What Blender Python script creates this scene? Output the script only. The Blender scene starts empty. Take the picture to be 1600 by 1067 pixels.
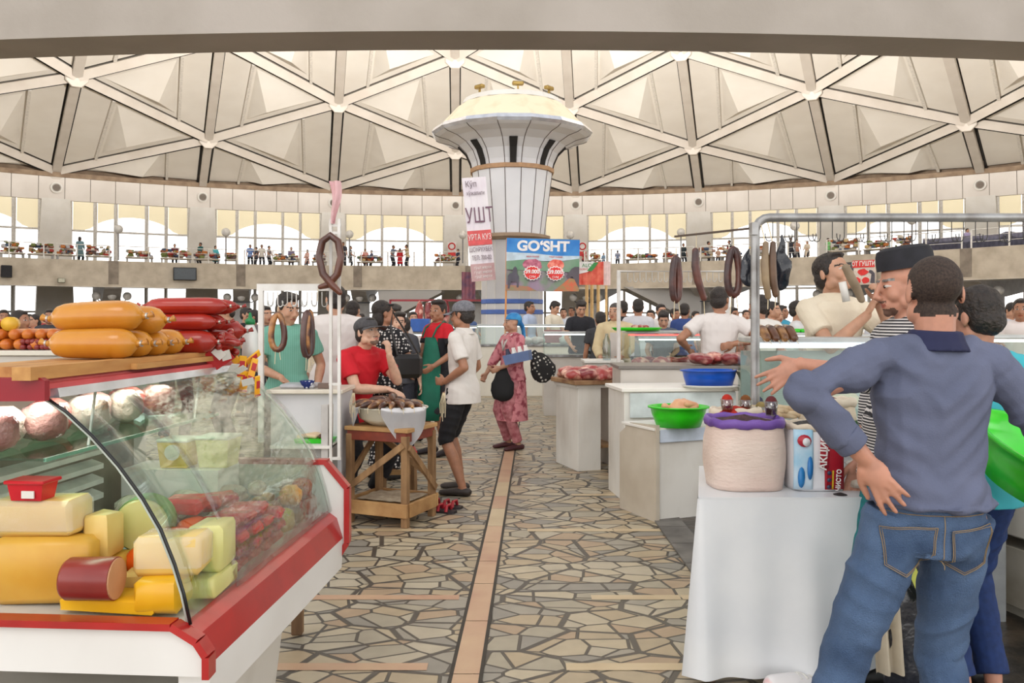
import bpy, bmesh, math, random
from mathutils import Vector, Matrix, noise, Euler
V = Vector
rnd = random.Random(7)
SC = bpy.context.scene
COL = SC.collection
F = 1300.0; EYE = 1.5; HY = 500.0

# ---------------------------------------------------------------- camera, world, light
cam = bpy.data.cameras.new('camera'); cam.sensor_width = 36; cam.lens = 36 * F / 1600
cam.shift_y = (HY - 533.5) / 1600; cam.clip_end = 600; cam.clip_start = 0.05
camo = bpy.data.objects.new('camera', cam); COL.objects.link(camo)
camo.location = (0, 0, EYE); camo.rotation_euler = (math.pi / 2, 0, 0)
SC.camera = camo
w = bpy.data.worlds.new('world'); SC.world = w; w.use_nodes = True
wn = w.node_tree.nodes; wl = w.node_tree.links
bg = wn['Background']; bg.inputs[1].default_value = 1.0
_tc = wn.new('ShaderNodeTexCoord'); _sx = wn.new('ShaderNodeSeparateXYZ'); wl.new(_tc.outputs['Generated'], _sx.inputs[0])
_cr = wn.new('ShaderNodeValToRGB'); wl.new(_sx.outputs[2], _cr.inputs[0]); wl.new(_cr.outputs[0], bg.inputs[0])
_cr.color_ramp.elements[0].position = .05; _cr.color_ramp.elements[0].color = (1.0, .975, .95, 1)      # hazy bright horizon
_cr.color_ramp.elements[1].position = .9; _cr.color_ramp.elements[1].color = (.24, .25, .27, 1)
bg.inputs[1].default_value = 2.6
sun = bpy.data.lights.new('sun', 'SUN'); sun.energy = .6; sun.angle = math.radians(25); sun.color = (1, .94, .85)
suno = bpy.data.objects.new('sun', sun); COL.objects.link(suno); suno.rotation_euler = (math.radians(38), math.radians(-14), 0)
SC.view_settings.view_transform = 'Standard'; SC.view_settings.look = 'None'
SC.view_settings.gamma = 1; SC.view_settings.use_curve_mapping = False
SC.view_settings.exposure = 0.02
SC.cycles.max_bounces = 10; SC.cycles.transparent_max_bounces = 24
SC.cycles.diffuse_bounces = 4; SC.cycles.glossy_bounces = 3; SC.cycles.transmission_bounces = 8

# ---------------------------------------------------------------- helpers
def P(px, py, d):
    return V(((px - 800) * d / F, d, EYE - (py - HY) * d / F))
def G(px, py):
    d = EYE * F / (py - HY); return V(((px - 800) * d / F, d, 0))
def lin(c):
    return tuple(((x / 255) / 12.92 if x / 255 <= .04045 else ((x / 255 + .055) / 1.055) ** 2.4) for x in c)
_m = {}
def mat(name, c=(200, 200, 200), rough=.6, metal=0., c2=None, ns=8., amt=.5, bump=0., bs=None, spec=.5, stretch=None,
        sub=0., em=0., coat=0., lo=.35, hi=.65, detail=5.):
    """colour c, or a noise mix of c and c2 (wear, weave, grain)"""
    if name in _m: return _m[name]
    m = bpy.data.materials.new(name); _m[name] = m; m.use_nodes = True
    nt = m.node_tree; b = nt.nodes['Principled BSDF']; N = nt.nodes.new; L = nt.links.new
    b.inputs['Base Color'].default_value = (*lin(c), 1); b.inputs['Roughness'].default_value = rough
    b.inputs['Metallic'].default_value = metal; b.inputs['Specular IOR Level'].default_value = spec
    if coat: b.inputs['Coat Weight'].default_value = coat
    if sub: b.inputs['Subsurface Weight'].default_value = sub; b.inputs['Subsurface Radius'].default_value = (.02, .008, .004)
    if em: b.inputs['Emission Color'].default_value = (*lin(c), 1); b.inputs['Emission Strength'].default_value = em
    if c2 is None and not bump:
        c2 = tuple(x * .9 for x in c)
    tc = N('ShaderNodeTexCoord'); mp = N('ShaderNodeMapping'); L(tc.outputs['Object'], mp.inputs[0])
    if stretch: mp.inputs['Scale'].default_value = stretch
    if c2 is not None:
        n = N('ShaderNodeTexNoise'); n.inputs['Scale'].default_value = ns; n.inputs['Detail'].default_value = detail
        L(mp.outputs[0], n.inputs['Vector'])
        r = N('ShaderNodeValToRGB'); r.color_ramp.elements[0].position = lo; r.color_ramp.elements[1].position = hi
        r.color_ramp.elements[0].color = (*lin(c), 1); r.color_ramp.elements[1].color = (*lin(c2), 1)
        L(n.outputs[0], r.inputs[0]); L(r.outputs[0], b.inputs['Base Color'])
    if bump:
        n2 = N('ShaderNodeTexNoise'); n2.inputs['Scale'].default_value = bs or ns; n2.inputs['Detail'].default_value = 4
        L(mp.outputs[0], n2.inputs['Vector'])
        bm_ = N('ShaderNodeBump'); bm_.inputs['Strength'].default_value = min(1, bump); bm_.inputs['Distance'].default_value = .02
        L(n2.outputs[0], bm_.inputs['Height']); L(bm_.outputs[0], b.inputs['Normal'])
    return m
def glass(name, c=(235, 245, 240), alpha=.12, rough=.05):
    if name in _m: return _m[name]
    m = bpy.data.materials.new(name); _m[name] = m; m.use_nodes = True; nt = m.node_tree
    nt.nodes.remove(nt.nodes['Principled BSDF']); N = nt.nodes.new; L = nt.links.new
    t = N('ShaderNodeBsdfTransparent'); t.inputs[0].default_value = (*lin(c), 1)
    g = N('ShaderNodeBsdfGlossy'); g.inputs['Roughness'].default_value = rough
    fr = N('ShaderNodeLayerWeight'); fr.inputs[0].default_value = .5
    pw = N('ShaderNodeMath'); pw.operation = 'POWER'; pw.inputs[1].default_value = 3.5; L(fr.outputs['Facing'], pw.inputs[0])
    sc = N('ShaderNodeMath'); sc.operation = 'MULTIPLY_ADD'; sc.inputs[1].default_value = .45; sc.inputs[2].default_value = alpha * .25; L(pw.outputs[0], sc.inputs[0])
    mx = N('ShaderNodeMixShader'); L(sc.outputs[0], mx.inputs[0]); L(t.outputs[0], mx.inputs[1]); L(g.outputs[0], mx.inputs[2])
    L(mx.outputs[0], nt.nodes['Material Output'].inputs[0]); return m
def film(name, c=(240, 240, 240), a=.35, rough=.15):
    """cling film, plastic pouches: part see-through, part glossy skin"""
    if name in _m: return _m[name]
    m = mat(name, c, rough, bump=.6, bs=18); b = m.node_tree.nodes['Principled BSDF']; b.inputs['Alpha'].default_value = a; return m

class MB:
    def __init__(s): s.v = []; s.f = []; s.mi = []; s.k = 0
    def add(s, vs, fs, mi=None):
        o = len(s.v); s.v += [V(x) for x in vs]; s.f += [tuple(i + o for i in f) for f in fs]
        s.mi += [s.k if mi is None else mi] * len(fs); return s
    def box(s, c, d, rz=0., bev=0., R=None, mi=None):
        x, y, z = d[0] / 2, d[1] / 2, d[2] / 2; M = R or Matrix.Rotation(rz, 3, 'Z'); c = V(c)
        b = min(bev, x * .9, y * .9, z * .9)
        if b <= 0:
            p = [c + M @ V((i, j, k)) for i in (-x, x) for j in (-y, y) for k in (-z, z)]
            return s.add(p, [(0, 1, 3, 2), (4, 6, 7, 5), (0, 4, 5, 1), (2, 3, 7, 6), (0, 2, 6, 4), (1, 5, 7, 3)], mi)
        p = []; idx = {}
        for sx in (-1, 1):
            for sy in (-1, 1):
                for sz in (-1, 1):
                    for a in range(3):
                        q = [sx * (x - b), sy * (y - b), sz * (z - b)]; q[a] = (sx * x, sy * y, sz * z)[a]
                        idx[sx, sy, sz, a] = len(p); p.append(c + M @ V(q))
        f = []
        for a in range(3):
            o = [i for i in range(3) if i != a]
            for sa in (-1, 1):
                q = []
                for t, u in ((-1, -1), (1, -1), (1, 1), (-1, 1)):
                    g = [0, 0, 0]; g[a] = sa; g[o[0]] = t; g[o[1]] = u; q.append(idx[g[0], g[1], g[2], a])
                if (sa < 0) ^ (a == 1): q.reverse()
                f.append(tuple(q))
        for a in range(3):
            o = [i for i in range(3) if i != a]
            for t in (-1, 1):
                for u in (-1, 1):
                    g = [0, 0, 0]; g[o[0]] = t; g[o[1]] = u; q = []
                    for sa, ax in ((-1, o[0]), (1, o[0]), (1, o[1]), (-1, o[1])):
                        g[a] = sa; q.append(idx[g[0], g[1], g[2], ax])
                    f.append(tuple(q))
        for k in [(i, j, l) for i in (-1, 1) for j in (-1, 1) for l in (-1, 1)]:
            f.append(tuple(idx[k[0], k[1], k[2], a] for a in range(3)))
        return s.add(p, f, mi)
    def loft(s, secs, cap=True, mi=None, close=False):
        n = len(secs[0]); vs = [p for q in secs for p in q]; fs = []
        m = len(secs)
        for i in range(m if close else m - 1):
            for j in range(n):
                a = i * n + j; b = i * n + (j + 1) % n; i2 = (i + 1) % m
                fs.append((a, b, i2 * n + (j + 1) % n, i2 * n + j))
        if cap and not close: fs.append(tuple(range(n))[::-1]); fs.append(tuple((m - 1) * n + j for j in range(n)))
        return s.add(vs, fs, mi)
    def tube(s, pts, r, n=8, cap=True, mi=None, ry=None, up=None, rnd_=False):
        pts = [V(p) for p in pts]; m = len(pts); rs = list(r) if hasattr(r, '__len__') else [r] * m
        rys = (list(ry) if hasattr(ry, '__len__') else [ry] * m) if ry is not None else rs
        if rnd_:   # rounded ends
            d0 = (pts[0] - pts[1]).normalized(); d1 = (pts[-1] - pts[-2]).normalized()
            A = [(.95, .3), (.8, .6), (.45, .89)]
            pts = [pts[0] + d0 * rs[0] * a for a, _ in A] + pts + [pts[-1] + d1 * rs[-1] * a for a, _ in reversed(A)]
            rys = [rys[0] * b for _, b in A] + rys + [rys[-1] * b for _, b in reversed(A)]
            rs = [rs[0] * b for _, b in A] + rs + [rs[-1] * b for _, b in reversed(A)]; m = len(pts)
        T = []
        for i in range(m):
            t = pts[min(i + 1, m - 1)] - pts[max(i - 1, 0)]; T.append(t.normalized() if t.length > 1e-9 else V((0, 0, 1)))
        u = V(up) if up else (V((1, 0, 0)) if abs(T[0].x) < .8 else V((0, 1, 0)))
        secs = []
        for i in range(m):
            u = (u - T[i] * u.dot(T[i])); u = u.normalized() if u.length > 1e-6 else T[i].orthogonal().normalized()
            w_ = T[i].cross(u)
            secs.append([pts[i] + u * math.cos(2 * math.pi * j / n) * rs[i] + w_ * math.sin(2 * math.pi * j / n) * rys[i] for j in range(n)])
        return s.loft(secs, cap, mi)
    def cyl(s, a, b, r, r2=None, n=16, mi=None): return s.tube([a, b], [r, r if r2 is None else r2], n, mi=mi)
    def bar(s, a, b, wd, th, mi=None, up=(0, 0, 1)):
        a = V(a); b = V(b); t = (b - a).normalized(); u = V(up); u = u - t * u.dot(t)
        u = u.normalized() if u.length > 1e-5 else t.orthogonal().normalized(); w_ = t.cross(u)
        q = [[p + w_ * i * wd / 2 + u * j * th / 2 for i, j in ((-1, -1), (1, -1), (1, 1), (-1, 1))] for p in (a, b)]
        return s.loft(q, True, mi)
    def lathe(s, prof, c=(0, 0, 0), n=24, sx=1., sy=1., cap=False, mi=None):
        c = V(c)
        secs = [[c + V((r * sx * math.cos(2 * math.pi * j / n), r * sy * math.sin(2 * math.pi * j / n), z)) for j in range(n)] for r, z in prof]
        return s.loft(secs, cap, mi)
    def ell(s, c, r, n=16, m=10, R=None, mi=None):
        c = V(c); R = R or Matrix.Identity(3); vs = [c + R @ V((0, 0, -r[2]))]; fs = []
        for i in range(1, m):
            t = math.pi * i / m
            for j in range(n):
                a = 2 * math.pi * j / n; vs.append(c + R @ V((r[0] * math.sin(t) * math.cos(a), r[1] * math.sin(t) * math.sin(a), -r[2] * math.cos(t))))
        vs.append(c + R @ V((0, 0, r[2]))); e = len(vs) - 1
        for j in range(n): fs.append((0, 1 + (j + 1) % n, 1 + j)); fs.append((e, e - n + j, e - n + (j + 1) % n))
        for i in range(m - 2):
            for j in range(n):
                a = 1 + i * n; fs.append((a + j, a + (j + 1) % n, a + n + (j + 1) % n, a + n + j))
        return s.add(vs, fs, mi)
    def prism(s, poly, h0, h1, fn=None, mi=None):
        """poly of 2-D points extruded; fn(x,y,h)->Vector"""
        fn = fn or (lambda x, y, h: V((x, y, h))); n = len(poly)
        vs = [fn(x, y, h0) for x, y in poly] + [fn(x, y, h1) for x, y in poly]
        fs = [tuple(range(n))[::-1], tuple(range(n, 2 * n))] + [(i, (i + 1) % n, n + (i + 1) % n, n + i) for i in range(n)]
        return s.add(vs, fs, mi)
    def mesh(s, name, fix=True):
        me = bpy.data.meshes.new(name); me.from_pydata([tuple(v) for v in s.v], [], s.f)
        if any(s.mi): me.polygons.foreach_set('material_index', s.mi)
        if fix:
            bm = bmesh.new(); bm.from_mesh(me); bmesh.ops.recalc_face_normals(bm, faces=bm.faces); bm.to_mesh(me); bm.free()
        return me
    def build(s, name, mats=None, parent=None, smooth=False, loc=None, rz=0., fix=True):
        me = s.mesh(name, fix)
        o = bpy.data.objects.new(name, me); COL.objects.link(o)
        for m in (mats if isinstance(mats, (list, tuple)) else [mats]): me.materials.append(m)
        if smooth: me.polygons.foreach_set('use_smooth', [True] * len(me.polygons))
        if parent: o.parent = parent
        if loc is not None: o.location = loc
        if rz: o.rotation_euler.z = rz
        return o
def shade(o, ang=40):
    me = o.data
    me.polygons.foreach_set('use_smooth', [True] * len(me.polygons))
    bm = bmesh.new(); bm.from_mesh(me)
    for e in bm.edges:
        if len(e.link_faces) == 2 and e.calc_face_angle(0) > math.radians(ang): e.smooth = False
    bm.to_mesh(me); bm.free(); return o
def empty(name, loc=(0, 0, 0), rz=0.):
    o = bpy.data.objects.new(name, None); COL.objects.link(o); o.location = loc; o.rotation_euler.z = rz; o.empty_display_size = .1; return o
def tag(o, label=None, cat=None, group=None, kind=None):
    if label: o['label'] = label
    if cat: o['category'] = cat
    if group: o['group'] = group
    if kind: o['kind'] = kind
    return o
def struct(o): o['kind'] = 'structure'; return o
def copy_tree(o, parent=None):
    c = o.copy(); COL.objects.link(c)
    if parent: c.parent = parent
    for ch in list(o.children): copy_tree(ch, c)
    return c
def text(s, size, m, parent=None, loc=(0, 0, 0), rot=(math.pi / 2, 0, 0), name='lettering', ext=.002, ax='CENTER', sx=1., bold=0.):
    cu = bpy.data.curves.new(name, 'FONT'); cu.body = s; cu.size = size; cu.extrude = ext; cu.align_x = ax; cu.align_y = 'CENTER'
    cu.offset = bold
    t = bpy.data.objects.new(name, cu); COL.objects.link(t)
    dg = bpy.context.evaluated_depsgraph_get(); me = bpy.data.meshes.new_from_object(t.evaluated_get(dg))
    bpy.data.objects.remove(t); me.materials.clear(); me.materials.append(m)
    o = bpy.data.objects.new(name, me); COL.objects.link(o)
    if parent: o.parent = parent
    o.location = loc; o.rotation_euler = rot; o.scale = (sx, 1, 1); return o
# ---------------------------------------------------------------- palette
M_white = mat('white_paint', (228, 225, 219), .5, c2=(219, 215, 207), ns=1)
M_worn = mat('worn_white_board', (222, 219, 212), .5, c2=(186, 178, 166), ns=2.2, lo=.45, hi=.8, stretch=(1, 1, .5))
M_conc = mat('concrete', (196, 186, 170), .85, c2=(172, 161, 145), ns=1.2, bump=.2, bs=9)
M_rib = mat('dome_rib_paint', (214, 206, 196), .6, c2=(206, 197, 186), ns=.7)
M_panel = mat('dome_panel', (238, 233, 224), .7, c2=(232, 226, 216), ns=.4)
M_dark = mat('dark_gap', (40, 37, 34), .9)
M_band = mat('ring_cladding', (226, 219, 211), .5, c2=(216, 208, 199), ns=.5)
M_tan = mat('tan_ledge', (168, 146, 122), .8, c2=(140, 118, 98), ns=1.5)
M_steel = mat('steel', (170, 170, 172), .35, .8, c2=(120, 118, 116), ns=9)
M_white_metal = mat('white_enamel', (232, 232, 230), .35)
M_black = mat('black_plastic', (26, 26, 28), .4)
M_glass = glass('window_glass', (250, 250, 250), .03, .02)
ST = 2 * math.pi / 37.15; NO = -.39            # outer ring: one pillar per step
BST = 2 * math.pi / 32; JO = .45                # balcony ring: one joint per step
def ring(R, a, z): return V((-.92 + R * math.sin(a), 11.9 + R * math.cos(a), z))
def bring(R, a, z): return V((-7 + R * math.sin(a), 20 + R * math.cos(a), z))
HX, HYc = -.92, 11.9; RW = 68.1
def arcpts(R, z, a0, a1, n): return [ring(R, a0 + (a1 - a0) * i / n, z) for i in range(n + 1)]
A0, A1 = -6, 6
def sweep(prof, a0, a1, n, name, m, ring=ring):
    """prof: (R,z) polygon swept round the hall centre"""
    return MB().loft([[ring(R, a0 + (a1 - a0) * i / n, z) for R, z in prof] for i in range(n + 1)]).build(name, m)

# ---- floor: crazy paving of marble offcuts
def floor_mat():
    m = bpy.data.materials.new('crazy_paving'); m.use_nodes = True; nt = m.node_tree; N = nt.nodes.new; L = nt.links.new
    b = nt.nodes['Principled BSDF']
    tc = N('ShaderNodeTexCoord'); mp = N('ShaderNodeMapping'); mp.inputs['Scale'].default_value = (3.1, 4.6, 1); mp.inputs['Rotation'].default_value = (0, 0, .05)
    L(tc.outputs['Object'], mp.inputs[0])
    vs = []
    for feat, sc_ in (('DISTANCE_TO_EDGE', 1.6), ('F1', 1.6), ('DISTANCE_TO_EDGE', .8), ('F1', .8)):
        v = N('ShaderNodeTexVoronoi'); v.feature = feat; v.inputs['Scale'].default_value = sc_; v.voronoi_dimensions = '2D'
        v.inputs['Randomness'].default_value = 1; L(mp.outputs[0], v.inputs['Vector']); vs.append(v)
    h2 = N('ShaderNodeMath'); h2.operation = 'MULTIPLY'; h2.inputs[1].default_value = 1.0; L(vs[2].outputs['Distance'], h2.inputs[0])
    mn = N('ShaderNodeMath'); mn.operation = 'MINIMUM'; L(vs[0].outputs['Distance'], mn.inputs[0]); L(h2.outputs[0], mn.inputs[1])
    rp = N('ShaderNodeValToRGB'); cr = rp.color_ramp; cr.interpolation = 'CONSTANT'
    pal = [(196, 180, 150), (168, 160, 144), (190, 170, 138), (152, 146, 134), (200, 186, 158), (184, 158, 128), (176, 166, 144), (194, 182, 158), (184, 166, 136)]
    while len(cr.elements) < len(pal): cr.elements.new(.5)
    for i, c in enumerate(pal): cr.elements[i].position = i / len(pal); cr.elements[i].color = (*lin(c), 1)
    sp = N('ShaderNodeSeparateColor'); L(vs[1].outputs['Color'], sp.inputs[0]); s2 = N('ShaderNodeSeparateColor'); L(vs[3].outputs['Color'], s2.inputs[0])
    ad = N('ShaderNodeMath'); L(sp.outputs[0], ad.inputs[0]); L(s2.outputs[0], ad.inputs[1]); fr_ = N('ShaderNodeMath'); fr_.operation = 'FRACT'
    L(ad.outputs[0], fr_.inputs[0]); L(fr_.outputs[0], rp.inputs[0])
    n2 = N('ShaderNodeTexNoise'); n2.inputs['Scale'].default_value = 9; n2.inputs['Detail'].default_value = 6; L(tc.outputs['Object'], n2.inputs['Vector'])
    mul = N('ShaderNodeMix'); mul.data_type = 'RGBA'; mul.blend_type = 'MULTIPLY'; mul.inputs[0].default_value = .35
    L(rp.outputs[0], mul.inputs[6]); L(n2.outputs[0], mul.inputs[7])
    ge = N('ShaderNodeValToRGB'); ge.color_ramp.elements[0].position = .03; ge.color_ramp.elements[1].position = .045
    L(mn.outputs[0], ge.inputs[0])
    fin = N('ShaderNodeMix'); fin.data_type = 'RGBA'; fin.inputs[6].default_value = (*lin((70, 64, 56)), 1)
    L(ge.outputs[0], fin.inputs[0]); L(mul.outputs[2], fin.inputs[7]); L(fin.outputs[2], b.inputs['Base Color'])
    b.inputs['Roughness'].default_value = .42
    bu = N('ShaderNodeBump'); bu.inputs['Distance'].default_value = .004; L(ge.outputs[0], bu.inputs['Height']); L(bu.outputs[0], b.inputs['Normal'])
    return m
struct(MB().add([(-90, -6, 0), (90, -6, 0), (90, 100, 0), (-90, 100, 0)], [(0, 1, 2, 3)]).build('floor', floor_mat()))
M_strip = mat('rose_marble', (200, 168, 134), .4, c2=(182, 140, 114), ns=3, lo=.3, hi=.7)
M_strip2 = mat('cream_marble', (206, 186, 150), .4, c2=(184, 160, 124), ns=3, lo=.3, hi=.7)
M_slab = mat('grey_kerb_slab', (118, 114, 108), .7, c2=(88, 84, 80), ns=5)
AX = .0275    # the aisle runs slightly to the right of the view axis
def ax_x(off, y): return off + AX * y
tr = MB(); ps = rnd
y = 3.0
while y < 40:      # aisle strip: single slabs end to end, tone changes slab by slab
    l = .42 + .3 * ps.random(); k = 0 if ps.random() < .7 else 1
    tr.add([(ax_x(-.345, y), y, .003), (ax_x(-.235, y), y, .003), (ax_x(-.235, y + l), y + l, .003), (ax_x(-.345, y + l), y + l, .003)], [(0, 1, 2, 3)], k); y += l + .006
struct(tr.build('trim_1', [M_strip, M_strip2]))
tr = MB()
for yy in (3.56, 4.46, 5.9, 7.1, 8.9, 11, 13.4, 16.2):
    x = -3.2
    while x < 1.6:
        l = .35 + .5 * ps.random(); 
        if not (x < ax_x(-.29, yy) < x + l): tr.add([(x, yy, .002), (x + l, yy, .002), (x + l, yy + .075, .002), (x, yy + .075, .002)], [(0, 1, 2, 3)], 1 if ps.random() < .8 else 0)
        x += l + .008
struct(tr.build('trim_2', [M_strip, M_strip2]))
tr = MB()
for x0, x1 in ((-.362, -.345), (-.235, -.218)):
    tr.add([(ax_x(x0, 3), 3, .0035), (ax_x(x1, 3), 3, .0035), (ax_x(x1, 40), 40, .0035), (ax_x(x0, 40), 40, .0035)], [(0, 1, 2, 3)])
struct(tr.build('trim_3', mat('grout', (70, 64, 56), .9)))
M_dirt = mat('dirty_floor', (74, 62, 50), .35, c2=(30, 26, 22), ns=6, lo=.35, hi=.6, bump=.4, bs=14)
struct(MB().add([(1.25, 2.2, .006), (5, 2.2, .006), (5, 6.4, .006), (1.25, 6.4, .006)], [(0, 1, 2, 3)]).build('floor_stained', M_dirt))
tr = MB()
for i in range(9):
    y = 2.4 + i * .45; tr.box((1.16, y + .22, .008), (.2, .44, .012), mi=0)
struct(tr.build('trim_4', M_slab))
struct(MB().add([(-220, -220, -.3), (220, -220, -.3), (220, 220, -.3), (-220, 220, -.3)], [(0, 1, 2, 3)]).build('ground_outside', mat('outside_paving', (222, 216, 205), .9)))

# ---- near ring beam overhead
def beam(prof, name, m):
    R0 = 41.0; cy = 7.7 + R0; secs = []
    for i in range(61):
        a = math.radians(-21 + 42 * i / 60)
        secs.append([V((-.25 + (R0 - r) * math.sin(a), cy - (R0 - r) * math.cos(a), z)) for r, z in prof])
    return struct(MB().loft(secs).build(name, m))
beam([(0, 4.0), (-.55, 3.985), (-.55, 4.9), (0, 4.9)], 'ceiling_beam', mat('beam_concrete', (176, 168, 160), .8, c2=(163, 155, 146), ns=1.1, bump=.15, bs=14))

# ---- dome
DR = [(68.1, 13.9), (59.0, 15.9), (51.5, 17.7), (45.5, 19.6), (38.5, 21.5), (30, 23.2), (21, 24.5)]
def node(k, c):
    R, z = DR[k]; return ring(R, (c + NO) * ST, z)
def has(k, c): return (c + k) % 2 == (0 + 1) % 2 if True else 0
# nodes: ring0 at odd columns (px 95,505,887,1305 = columns -3,-1,1,3), ring1 at even ones
ribs = MB(); pan = MB(); gap = MB(); conduit = MB()
ctr = V((HX, HYc, -6))
def rib(a, b, wd=.62, th=.5):
    n_ = ((a + b) / 2 - ctr).normalized(); ribs.bar(a - n_ * .1, b - n_ * .1, wd, th, up=n_)
    t = (b - a).normalized(); s_ = t.cross(n_).normalized()
    if abs(t.z) > .0: 
        for q in (-1, 1): gap.bar(a + s_ * q * (wd / 2 + .12) + n_ * .32, b + s_ * q * (wd / 2 + .12) + n_ * .32, .13, .06, up=n_)
def panel(a, b, c):
    g = (a + b + c) / 3; n_ = (b - a).cross(c - a).normalized()
    if n_.dot(g - ctr) < 0: n_ = -n_
    q = [g + (p - g) * .86 + n_ * .12 for p in (a, b, c)]
    q2 = [g + (p - g) * .84 + n_ * .30 for p in (a, b, c)]
    h = [g + (p - g) * .34 + n_ * .25 for p in (a, b, c)]
    # the low side of the pyramid sinks towards the hall
    e = [(a, b), (b, c), (c, a)]; az = lambda p: math.atan2(p.x - HX, p.y - HYc); e.sort(key=lambda s: abs(az(s[0]) - az(s[1]))); u, v = e[0]
    w_ = [p for p in (a, b, c) if p is not u and p is not v][0]; g2 = g + (w_ - g) * .20
    hh = [g2 + (p - g) * .52 + n_ * .12 for p in (a, b, c)]; lo_ = min((a, b, c), key=lambda p: p.z); apex = g2 + (lo_ - g) * .12 - n_ * .75
    pan.add([q[0], q[1], q[2], hh[0], hh[1], hh[2], apex], [(0, 1, 4, 3), (1, 2, 5, 4), (2, 0, 3, 5), (3, 4, 6), (4, 5, 6), (5, 3, 6)])
    pan.add([q[0], q[1], q[2], q2[0], q2[1], q2[2]], [(0, 1, 4, 3), (1, 2, 5, 4), (2, 0, 3, 5)])
    # white conduit-like rib parallel to the upright edge
    s0 = u + (w_ - u) * .26; s1 = v + (w_ - v) * .26; m_ = (s0 + s1) / 2
    conduit.bar(m_ + (s0 - m_) * .86 - n_ * .02, m_ + (s1 - m_) * .86 - n_ * .02, .2, .24, up=n_)
for c in range(-9, 10):
    for k in range(len(DR)):
        if has(k, c):
            p = node(k, c)
            for dc in (-1, 1):
                if k + 1 < len(DR): rib(p, node(k + 1, c + dc))
            if k + 2 < len(DR): rib(p, node(k + 2, c))
            elif k + 1 < len(DR): rib(p, ring(DR[k + 1][0], (c + NO) * ST, DR[k + 1][1]))
            if k == 1: rib(p, ring(DR[0][0] + .4, (c + NO) * ST, DR[0][1] - .4))
            n_ = (p - ctr).normalized(); t = V((0, 0, 1)); t = (t - n_ * t.dot(n_)).normalized(); s_ = t.cross(n_)
            ribs.loft([[p - n_ * (.1 + h) + (t * math.cos(j * math.pi / 4 + .39) + s_ * math.sin(j * math.pi / 4 + .39)) * r for j in range(8)] for h, r in ((-.2, .75), (.24, .75), (.3, .68))])
            if k + 2 < len(DR):
                panel(p, node(k + 2, c), node(k + 1, c - 1)); panel(p, node(k + 2, c), node(k + 1, c + 1))
            if k == 1:
                b0 = ring(DR[0][0], (c + NO) * ST, DR[0][1] - .2)
                for dc in (-1, 1): panel(p, b0, node(0, c + dc))
struct(pan.build('ceiling', M_panel)); struct(ribs.build('ceiling_ribs', M_rib)); struct(gap.build('ceiling_gap_strips', M_dark))
struct(conduit.build('ceiling_stiffeners', mat('stiffener_paint', (232, 226, 216), .5)))
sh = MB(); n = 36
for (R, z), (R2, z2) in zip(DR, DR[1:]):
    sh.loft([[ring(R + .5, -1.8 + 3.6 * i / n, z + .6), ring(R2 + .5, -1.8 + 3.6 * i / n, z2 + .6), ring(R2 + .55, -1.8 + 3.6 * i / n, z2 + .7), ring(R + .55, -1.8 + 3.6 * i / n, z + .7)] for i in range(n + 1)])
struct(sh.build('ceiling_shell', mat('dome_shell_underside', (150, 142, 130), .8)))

# ---- ring band, ledge, pillars, windows
aL, aR = -7.5 * ST, 7.5 * ST
struct(sweep([(67.7, 13.35), (69.6, 13.35), (69.6, 14.6), (68.8, 14.6), (68.2, 13.7), (67.5, 13.7)], aL, aR, 90, 'trim_5', M_tan))
bd = MB()
for i in range(15 * 6):
    a = aL + (aR - aL) * i / 90; b = aL + (aR - aL) * (i + .975) / 90
    bd.loft([[ring(67.85, t, 13.5), ring(68.2, t, 11.5), ring(68.5, t, 11.5), ring(68.5, t, 13.35)] for t in (a, (a + b) / 2, b)])
struct(bd.build('wall_ring_band', M_band))
struct(sweep([(68.22, 11.5), (68.35, 11.5), (68.35, 13.4), (68.1, 13.4)], aL, aR, 90, 'wall_ring_seams', mat('seam', (150, 140, 128), .9)))
pil = MB()
for c in range(-7, 8):
    a = (c + NO) * ST
    secs = []
    for z, w0, R in ((11.6, 1.05, 68.1), (5.5, 1.3, 69.0), (0, 1.5, 69.3)):
        da = w0 / R; secs.append([ring(R, a - da, z), ring(R, a + da, z), ring(R + 1.1, a + da, z), ring(R + 1.1, a - da, z)])
    struct(MB().loft(secs).build('pillar', M_white))
M_blind = mat('cream_window_blind', (226, 212, 178), .8, c2=(206, 188, 150), ns=.5)
nb = M_blind.node_tree; tb = nb.nodes.new('ShaderNodeBsdfTranslucent'); tb.inputs[0].default_value = (*lin((250, 236, 200)), 1)
mxs = nb.nodes.new('ShaderNodeMixShader'); mxs.inputs[0].default_value = .75
nb.links.new(nb.nodes['Principled BSDF'].outputs[0], mxs.inputs[1]); nb.links.new(tb.outputs[0], mxs.inputs[2]); nb.links.new(mxs.outputs[0], nb.nodes['Material Output'].inputs[0])
M_mull = mat('mullion_paint', (222, 218, 212), .5)
def Rw(z): return 68.8 + (11.5 - z) * .1
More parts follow.
